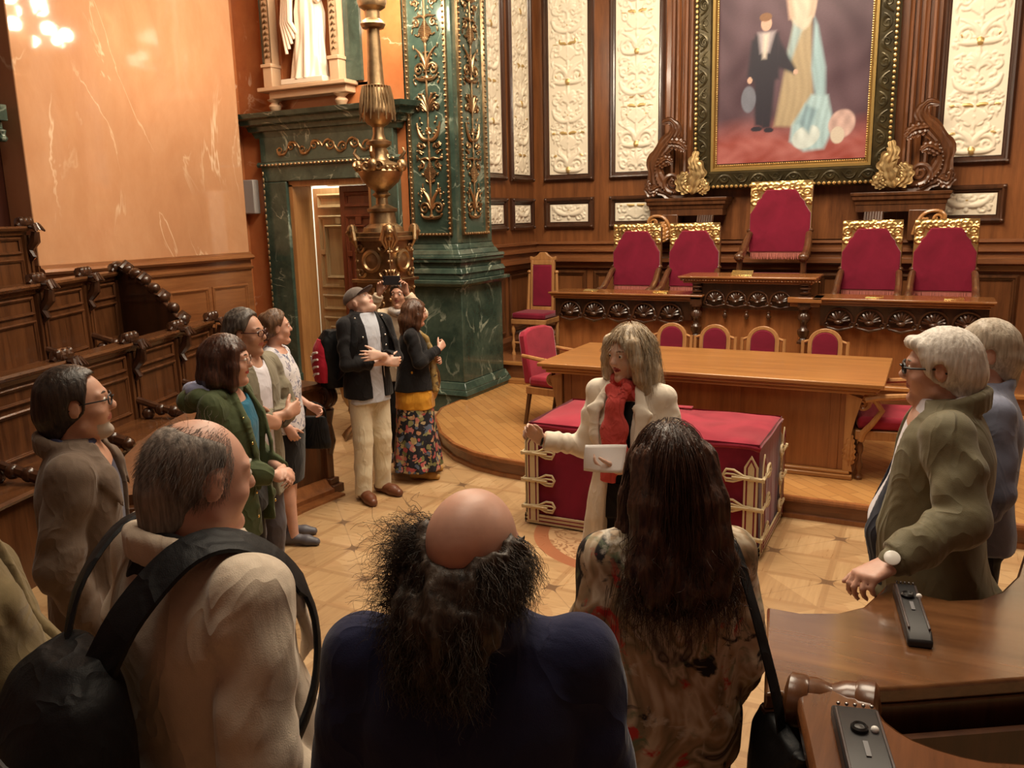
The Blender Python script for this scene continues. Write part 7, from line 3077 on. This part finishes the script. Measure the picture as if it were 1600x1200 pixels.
# ------------------------------------------------------------------ 8  man with folded arms
P = Person((-3.27, 3.27), CR - 112, 1.68, 'man with dark framed glasses and khaki jacket, arms folded', hv=.0075)
M = headM((0, .015, 1.505), yaw=14, pitch=-2)
aR = P.arm(1, (.180, 0, 1.39), (.255, .07, 1.13), (-.02, .235, 1.15), (-.9, .05, .2), (.1, 1, .1), curl=(20, 30, 20))
aL = P.arm(-1, (-.180, 0, 1.39), (-.255, .07, 1.13), (.05, .215, 1.11), (.85, .0, .35), (0, 1, 0), curl=(20, 30, 20))
P.body(SK2, [aR, aL], M, nose=1.1)
eyes(M, P.e)
brows(M, P.e, BROW)
glasses(M, P.e, plain('tortoise_frame', (.06, .015, .012), .3), r=.003)
trousers(P, GREYP)
shirt(P, WHITES, neck=dict(z=1.43, r=.065, y=.03, tilt=.5), front=.012)
jacket(P, GREYJ, [aR, aL], JLEV, w=1.04, hem=.68, sl=(.072, .062, .050), fold=.009, end=.9, seed=6, wr=.006, opens=[((-.012, -.055), (.012, .055), .62, 1.52, .05)], coll=dict(c=(0, -.01, 1.435), rx=.092, ry=.082, r=.015, hgt=.035, gap=60))
GREYDK = hairmat('greying_dark_hair', (.016, .012, .011), (.075, .060, .05), .45, grey=(.16, .14, .12))


def gd(F):
    cap_hair(F, M, .022, (.012, .03), (.050, .178), -.035, .8)
    F.wrinkle(.005, 75, 4)


hair_obj(P, GREYDK, gd, h=.007)
P.shoes(SHOEB, [(-.09, .02, 8), (.09, .04, -8)])
mb = MB()
c = Vector(aL['wr']) * .93 + Vector(aL['el']) * .07
mb.lathe([(.027, -.009), (.031, -.004), (.031, .004), (.027, .009)], c, 14, rot=(Vector(aL['wr']) - Vector(aL['el'])).to_track_quat('Z', 'Y').to_matrix())
mb.build('watch_strap', BLACKP, P.e)

# ------------------------------------------------------------------ 9  woman in white patterned blouse
P = Person((-3.83, 4.10), CR - 90, 1.575, 'woman with short brown hair in white patterned blouse and dark knee skirt', hv=.0075)
M = headM((0, .02, 1.50), yaw=26, pitch=2)
aR = P.arm(1, (.158, 0, 1.37), (.20, -.04, 1.10), (.18, .10, .90), (-.1, .4, -.9), (1, .2, 0), curl=(30, 40, 25))
aL = P.arm(-1, (-.158, 0, 1.37), (-.205, .0, 1.10), (-.16, .18, .98), (.05, .7, -.5), (-1, .2, .3), curl=(40, 50, 30))
lg = [((-.085, 0, .90), (-.075, .02, .47), (-.085, -.01, .08)), ((.085, 0, .90), (.085, .04, .47), (.095, .06, .08))]
P.body(SK1, [aR, aL], M, True, legs=lg, bulk=.01)
eyes(M, P.e)
brows(M, P.e, BROW)
BLOUSE = print_mat('white_blue_print', (.62, .60, .62), [(.62, .60, .62), (.16, .17, .24), (.42, .42, .50), (.64, .62, .63), (.24, .23, .30)], 15, 1.1, .40, 2.2, 2)
BL2 = [(.84, .205, .165), (.95, .20, .165), (1.06, .18, .155), (1.17, .182, .158), (1.28, .180, .145), (1.36, .162, .11), (1.41, .115, .085), (1.44, .085, .07)]
jacket(P, BLOUSE, [aR, aL], BL2, sl=(.062, .058, .052), fold=.006, end=.35, seed=7, wr=.005, shz=1.375, neck=dict(z=1.42, r=.085, y=.04, tilt=.5), name='blouse')
P.garment('skirt', BLACKC, (-.26, -.24, .42), (.26, .26, 1.0), lambda F: (F.loft([(.46, .165, .13), (.60, .185, .15), (.80, .195, .16), (.92, .185, .155), (.98, .17, .14)], .02), F.wrinkle(.004, 24, 2)))
P.shoes(plain('grey_ballerina', (.09, .085, .10), .5), [(-.085, -.01, 6), (.095, .06, -6)], L=.24, w=.040, hgt=.05)
BRS = hairmat('short_chestnut', (.045, .022, .012), (.17, .09, .048), .4)


def brs(F):
    cap_hair(F, M, .022, (.010, .03), (.066, .172), -.012, .62)
    F.wrinkle(.006, 70, 6)


hair_obj(P, BRS, brs, h=.007)
mb = MB()
mb.tube([(.078 * cos(a), .062 * sin(a) + .0, 1.405 + .01 - .028 * sin(a)) for a in [2 * pi * q / 24 for q in range(25)]], .006, 6)
mb.build('necklace', BLACKP, P.e)
e = acc(P, 'handbag', 'black handbag hanging beside the woman in the white patterned blouse', 'bag')
F = Fld((-.34, .02, .60), (-.10, .40, 1.02), .008)
F.loft([(.64, .035, .10, -.205, .20), (.68, .045, .115, -.205, .20), (.80, .045, .11, -.205, .20), (.89, .03, .09, -.205, .20)], .02, 3)
F.wrinkle(.004, 26, 1)
V, Q = F.mesh(1)
mesh_np('bag_body', V, Q, NYLON, e)
mb = MB()
mb.tube(resample([(-.205, .12, .87), (-.195, .14, .97), (-.175, .20, 1.0), (-.195, .27, .95), (-.205, .28, .87)], 14), .009, 6)
mb.build('handle', NYLON, e)
# ------------------------------------------------------------------ 10  man in cap looking up
P = Person((-3.85, 5.10), CR - 138, 1.68, 'man in grey cap and cream chinos looking up, arms crossed', hv=.007)
M = headM((-.02, .0, 1.48), yaw=28, pitch=38)
lg = [((-.085, 0, .90), (-.09, .02, .48), (-.10, -.02, .08)), ((.085, 0, .90), (.09, .03, .48), (.115, .03, .08))]
aL = P.arm(-1, (-.180, 0, 1.385), (-.215, .08, 1.10), (.04, .240, 1.17), (.95, .06, .08), (0, 1, .15), curl=(12, 20, 15), spread=8)
aR = P.arm(1, (.180, 0, 1.385), (.215, .07, 1.10), (-.06, .195, 1.10), (-.9, .1, -.1), (0, 1, 0), curl=(25, 35, 20))
P.body(SK3, [aR, aL], M, legs=lg, lean=(0, -.03))
eyes(M, P.e)
brows(M, P.e, BROWG)
trousers(P, CREAMT, lg, r=(.094, .076, .066), fold=.0035, hem=.045, hip=(.160, .125))
shirt(P, LBLUE, lean=(0, -.03), front=.016, coll=dict(c=(0, .0, 1.425), rx=.072, ry=.068, r=.011, hgt=.028, gap=22))
jacket(P, BLACKC, [aR, aL], JLEV, hem=.82, w=1.03, d=1.06, lean=(0, -.03), sl=(.064, .056, .046), fold=.007, end=.92, seed=3, wr=.004, opens=[((-.065, -.055), (.045, .055), .78, 1.10, .04), ((-.055, -.07), (.045, .07), 1.09, 1.5, .04)], coll=dict(c=(0, -.02, 1.435), rx=.085, ry=.08, r=.013, hgt=.03, gap=60))
mb = MB()
for x in (-.072, .058):
    mb.tube([(x, .128, .84), (x, .128, 1.06), (x - .01 * np.sign(x), .12, 1.24), (x * 1.3, .10, 1.36)], .0045, 6)
for x, y, z in ((-.10, .125, 1.30), (-.10, .13, 1.22), (.10, .125, 1.30), (-.12, .06, 1.44), (.12, .06, 1.44)):
    mb.ball((x, y, z), .009, 8, 6)
mb.build('jacket_zip', plain('steel_zip', (.6, .58, .55), .3, 1), P.e)
P.shoes(SHOEB, [(-.10, .0, 10), (.115, .05, -10)], w=.05)
CAPM = cloth('grey_cap', (.15, .12, .105), .85)


def capf(F):
    F.ell((0, -.014, .135), (.090, .108, .088), .02, M)
    F.fn((-.2, -.25, -.1), (.2, .25, .13), lambda X, Y, Z: Z - .128 + .12 * (Y) + 0 * X, .008, True, M)


P.garment('cap_crown', CAPM, (-.2, -.25, 1.40), (.2, .2, 1.80), capf, .007)
P.garment('cap_peak', cloth('cap_peak_dark', (.05, .035, .035), .8), (-.25, -.2, 1.35), (.25, .3, 1.85), lambda F: (F.ell((0, .085, .130), (.078, .095, .012), .004, M), F.ell((0, .02, .118), (.088, .07, .03), .01, M, sub=True)), .006)
e = acc(P, 'rucksack', 'red and black rucksack on the back of the man in the cap', 'backpack')
RED = cloth('red_nylon', (.50, .018, .045), .55, .08)
ox, oy = .13, .02
F = Fld((-.16, -.48, .82), (.38, -.08, 1.42), .008)
F.loft([(.88, .12, .085, ox, -.24), (.95, .145, .10, ox, -.25), (1.12, .15, .105, ox, -.25), (1.26, .13, .095, ox, -.24), (1.34, .09, .06, ox, -.22)], .03, 3)
F.wrinkle(.004, 26, 3)
V, Q = F.mesh(1)
pb = mesh_np('pack_body', V, Q, NYLON, e)
F = Fld((-.10, -.52, .84), (.42, -.10, 1.36), .007)
F.loft([(.90, .085, .05, ox + .03, -.33), (1.0, .105, .06, ox + .03, -.34), (1.15, .10, .055, ox + .03, -.34), (1.25, .07, .04, ox + .02, -.33)], .02, 3)
F.loft([(.93, .035, .08, ox + .125, -.26), (1.05, .045, .09, ox + .13, -.26), (1.20, .04, .08, ox + .12, -.26), (1.27, .02, .05, ox + .11, -.25)], .02, 2.5)
V, Q = F.mesh(1)
pr = mesh_np('red_pocket', V, Q, RED, e)
mb = MB()
wp = plain('white_print', (.68, .60, .58), .6)
for k in range(4):
    z = .98 + .055 * k
    mb.tube([(ox + .172, -.30, z), (ox + .182, -.26, z + .02), (ox + .176, -.21, z + .03)], .009, 6)
mb.build('side_emblem', wp, pr)
mb = MB()
for k in range(5):
    mb.tube([(ox + .02 + .025 * k, -.397, 1.03), (ox + .03 + .025 * k, -.395, 1.12)], .008, 6)
mb.build('white_emblem', wp, pr)
for s in (-1, 1):
    mb = MB()
    S = resample([(s * .09 + .02, -.16, 1.32), (s * .115, -.06, 1.44), (s * .13, .04, 1.44), (s * .15, .10, 1.34), (s * .19, .11, 1.2), (s * .215, .02, 1.06), (s * .18, -.14, .97)], 20)
    mb.ribbon(S, [Vector((p.x * .9, p.y, (p.z - 1.28) * 1.6 if p.z > 1.28 else 0)) for p in S], .055, .012)
    mb.build('shoulder_strap', NYLON, e)

# ------------------------------------------------------------------ 11  woman in floral skirt
P = Person((-3.80, 5.66), CR - 86, 1.50, 'woman with brown bob in black jacket, mustard top and long floral skirt', hv=.0075)
M = headM((0, .03, 1.495), yaw=12, pitch=-8)
aR = P.arm(1, (.158, 0, 1.37), (.215, .06, 1.14), (.05, .25, 1.24), (-.55, .45, .45), (.6, .6, .2), curl=(45, 55, 30))
aL = P.arm(-1, (-.158, 0, 1.37), (-.21, .06, 1.13), (-.02, .22, 1.12), (.8, .4, .1), (-.3, .9, .2), curl=(30, 40, 25))
P.body(SK1, [aR, aL], M, True, bulk=.008)
eyes(M, P.e)
brows(M, P.e, BROW)
FSK = print_mat('dark_floral', (.018, .018, .024), [(.36, .27, .12), (.42, .15, .13), (.16, .16, .06), (.42, .22, .12), (.10, .13, .20), (.45, .35, .20), (.38, .08, .08), (.22, .22, .10), (.02, .02, .03)], 13, 4.2, .46, 1.0, 2)
P.garment('skirt', FSK, (-.34, -.32, .08), (.34, .34, .96), lambda F: F.loft([(.10, .27, .23), (.14, .265, .225), (.50, .225, .19), (.75, .205, .17), (.93, .18, .15)], .02, flute=(.02, 7, .5, .7, .12)))
P.garment('mustard_top', MUSTARD, (-.30, -.28, .64), (.30, .30, 1.44), lambda F: (F.loft([(.69, .222, .185), (.80, .218, .18), (.95, .195, .16), (1.10, .17, .145), (1.30, .165, .13), (1.40, .10, .085)], .02), F.wrinkle(.006, 26, 4)))
BJ = [(.86, .218, .182), (.95, .208, .17), (1.06, .186, .155), (1.17, .184, .155), (1.28, .182, .145), (1.36, .165, .112), (1.41, .118, .09), (1.45, .078, .072)]
jacket(P, BLACKC, [aR, aL], BJ, sl=(.068, .060, .048), fold=.006, end=.93, seed=2, wr=.004, shz=1.375, opens=[((-.06, -.05), (.06, .05), .80, 1.5, .05)], coll=dict(c=(0, -.015, 1.42), rx=.085, ry=.078, r=.013, hgt=.028, gap=60))
P.shoes(plain('mustard_suede', (.42, .22, .05), .7), [(-.10, .05, 14), (.10, .02, -10)], L=.24, w=.042, hgt=.06)
BRB = hairmat('brown_bob', (.028, .012, .007), (.115, .052, .028), .35)


def bob3(F):
    F.ell((0, -.018, .120), (.097, .117, .104), .02, M)
    for s in (-1, 1):
        F.path([(s * .078, .030, .14), (s * .095, .022, .06), (s * .098, .012, -.03), (s * .094, .01, -.10)], [.032, .034, .034, .024], .02, M)
    for x in (-.06, 0, .06):
        F.path([(x, -.07, .10), (x * 1.2, -.09, .0), (x * 1.25, -.088, -.12)], [.06, .056, .036], .04, M)
    strand_noise(F, M, .0035, 60, 8)
    F.fn((-.06, .0, -.2), (.06, .3, .3), lambda X, Y, Z: np.maximum(np.maximum(np.abs(X) - .055, .045 - Y), Z - .155 + 0 * Y) + 0 * X, .012, True, M)


hair_obj(P, BRB, bob3, h=.0075)
P.garment('patterned_scarf', print_mat('ochre_scarf', (.30, .20, .07), [(.42, .30, .12), (.10, .07, .04), (.28, .18, .08), (.36, .28, .16)], 22, 3, .5, 1), (-.14, -.14, .80), (.20, .28, 1.5), lambda F: (F.path([(-.07, .02, 1.44), (0, -.08, 1.455), (.07, .02, 1.44), (.05, .13, 1.34), (.045, .175, 1.2), (.06, .19, 1.0), (.07, .20, .86)], [.02, .02, .022, .028, .03, .034, .036], .006, fold=(.004, 2, 1))), .007)

# ------------------------------------------------------------------ 12  woman taking a picture
P = Person((-4.19, 6.08), CR + 172, 1.60, 'woman in cream jacket and grey scarf holding a phone up to photograph', hv=.0075)
M = headM((0, .02, 1.50), yaw=-4, pitch=4)
aR = P.arm(1, (.158, 0, 1.37), (.245, .17, 1.42), (.122, .225, 1.625), (-.15, .05, 1), (.35, -.75, .2), curls=[(20, 40, 20), (35, 50, 30), (40, 55, 30), (45, 55, 30)], tcurl=.1)
aL = P.arm(-1, (-.158, 0, 1.37), (-.245, .17, 1.42), (-.122, .225, 1.625), (.15, .05, 1), (-.35, -.75, .2), curls=[(8, 10, 8), (35, 50, 30), (40, 55, 30), (45, 55, 30)], tcurl=.1)
P.body(SK2, [aR, aL], M, True)
eyes(M, P.e)
brows(M, P.e, BROW)
trousers(P, BLACKC, hip=(.16, .12))
P.shoes(SHOED, [(-.09, 0, 8), (.09, 0, -8)], L=.24, w=.04)
jacket(P, CREAMJ, [aR, aL], FLEV, sl=(.064, .056, .047), fold=.007, end=.88, seed=6, wr=.004, name='jacket')
P.garment('scarf', print_mat('grey_scarf', (.52, .48, .45), [(.55, .50, .46), (.26, .24, .25), (.42, .39, .38), (.60, .55, .50)], 20, 5, .5, 1), (-.16, -.16, 1.34), (.16, .2, 1.54), lambda F: F.path([Vector((.083 * cos(q), .083 * sin(q) + .01, 1.435 + .012 * sin(2 * q) - .016 * sin(q))) for q in [2 * pi * i / 14 for i in range(15)]], [.034] * 15, .01, fold=(.005, 2, 0)))


def dk12(F):
    cap_hair(F, M, .022, (.030, .0), (.080, .158), -.04, .55, ears=False)
    F.wrinkle(.004, 60, 6)


hair_obj(P, DKH, dk12, h=.0075)
e = acc(P, 'mobile_phone', 'black phone held up in both hands by the woman in the cream jacket', 'phone')
mb = MB()
R = Matrix.Translation((0, .255, 1.735)) @ Matrix.Rotation(radians(8), 4, 'X')
mb.box(-.082, .082, -.005, .005, -.042, .042, 0, R)
mb.build('phone_body', plain('phone_black', (.02, .018, .02), .25), e, bevel=.004)
mb = MB()
mb.lathe([(0, .005), (.008, .005), (.008, .008), (0, .009)], R @ Vector((.062, 0, .022)), 12, rot=Matrix.Rotation(-pi / 2, 3, 'X'))
mb.build('camera_lens', BLACKP, e)

# ------------------------------------------------------------------ 13  white haired man in olive blouson
P = Person((.075, 3.09), CR + 64, 1.755, 'white haired man in olive blouson with glasses leaning a hand on the desk', hv=.0065, sx=1.03)
M = headM((0, .035, 1.485), yaw=0, pitch=-3)
aL = P.arm(-1, (-.185, .01, 1.39), (-.305, -.05, 1.165), (-.440, .140, 1.052), (-.70, .62, -.22), (-.15, .15, .97), curls=[(38, 45, 25), (42, 48, 25), (45, 50, 25), (48, 50, 25)], tcurl=.2, spread=2, hs=1.08)
aR = P.arm(1, (.185, .01, 1.39), (.235, -.02, 1.11), (.20, .10, .88), (0, .3, -.9), (1, 0, 0))
P.body(SK1, [aR, aL], M, lean=(0, .04), bulk=.01, nose=1.2, jaw=1.08)
eyes(M, P.e)
brows(M, P.e, BROWG)
glasses(M, P.e, r=.0038)
trousers(P, JEANS, hip=(.175, .14))
shirt(P, WHITES, belly=.10, lean=(0, .03), front=.012, coll=dict(c=(0, .015, 1.425), rx=.078, ry=.072, r=.012, hgt=.035, gap=20))
ring13 = cloth('navy_lining', (.025, .028, .045))
jacket(P, OLIVEG, [aR, aL], JLEV, w=1.10, d=1.10, belly=.085, hem=.80, lean=(0, .03), sl=(.082, .074, .058), fold=.010, end=.90, seed=11, wr=.006, wf=19, shw=.18,
       opens=[((-.095, -.10), (.085, .09), .74, 1.54, .075)], coll=dict(c=(0, -.005, 1.43), rx=.102, ry=.092, r=.016, hgt=.04, tilt=.03, gap=66),
       extra=lambda F: (F.cap(Vector(aL['el']).lerp(Vector(aL['wr']), .80), Vector(aL['el']).lerp(Vector(aL['wr']), .93), .050, .044, .004), F.path([(-.10, .16, .82), (-.205, .06, .815), (-.215, -.05, .815), (-.16, -.14, .815), (0, -.165, .815), (.16, -.14, .815), (.215, -.04, .815)], [.030] * 7, .008)))
P.garment('jacket_lining', ring13, (-.22, .0, .78), (.22, .34, 1.46), lambda F: (F.loft([(.82, .165, .155, 0, .045), (1.02, .17, .185, 0, .055), (1.2, .165, .145, 0, .03), (1.36, .13, .10, 0, .02), (1.42, .09, .07, 0, .015)], .02), opening(F, (-.085, -.05), (.085, .05), .76, 1.48, .03)))
WHT = hairmat('white_hair', (.50, .45, .39), (.82, .77, .70), .5)


def wh(F):
    cap_hair(F, M, .022, (.022, .02), (.075, .160), -.045, .80)
    F.path([(-.04, .07, .178), (.0, .085, .178), (.045, .072, .172)], [.022, .02, .016], .015, M)
    F.path([(-.06, .05, .165), (-.072, .045, .14)], [.018, .01], .012, M)
    strand_noise(F, M, .003, 70, 2)


hair_obj(P, WHT, wh, h=.006)
wr_ = Vector(aL['el']).lerp(Vector(aL['wr']), .985)
ax_ = (Vector(aL['wr']) - Vector(aL['el'])).normalized()
mb = MB()
mb.lathe([(.034, -.010), (.0365, -.008), (.0365, .008), (.034, .010)], wr_, 20, rot=ax_.to_track_quat('Z', 'Y').to_matrix())
wt = mb.build('watch', plain('steel_strap', (.55, .53, .5), .3, 1), P.e)
nrm = (Vector((-.45, -.35, .8)) - ax_ * Vector((-.45, -.35, .8)).dot(ax_)).normalized()
mb = MB()
mb.lathe([(0, -.004), (.021, -.004), (.022, .004), (.018, .006), (0, .006)], wr_ + nrm * .047, 20, rot=nrm.to_track_quat('Z', 'Y').to_matrix())
mb.build('watch_face', plain('watch_dial', (.85, .82, .76), .25), wt)

# ------------------------------------------------------------------ 14  man hidden behind him
P = Person((.20, 3.60), CR + 72, 1.715, 'grey haired man in blue grey shirt mostly hidden behind the olive blouson', hv=.009)
M = headM((0, .01, 1.50), yaw=2, pitch=-2)
aR = P.arm(1, (.185, 0, 1.39), (.235, -.02, 1.11), (.20, .10, .88), (0, .3, -.9), (1, 0, 0))
aL = P.arm(-1, (-.185, 0, 1.39), (-.235, -.02, 1.11), (-.20, .10, .88), (0, .3, -.9), (-1, 0, 0))
P.body(SK1, [aR, aL], M)
eyes(M, P.e)
brows(M, P.e, BROWG)
trousers(P, JEANS)
jacket(P, PALEB, [aR, aL], JLEV, w=1.05, hem=.84, seed=4, coll=dict(c=(0, -.01, 1.43), rx=.08, ry=.075, r=.013, hgt=.03, gap=20), name='shirt')
hair_obj(P, hairmat('grey_white_hair', (.30, .25, .19), (.58, .50, .40)), lambda F: (cap_hair(F, M, .022, (.02, .02), (.07, .165), -.05, .8), F.wrinkle(.004, 70, 4)), h=.008)
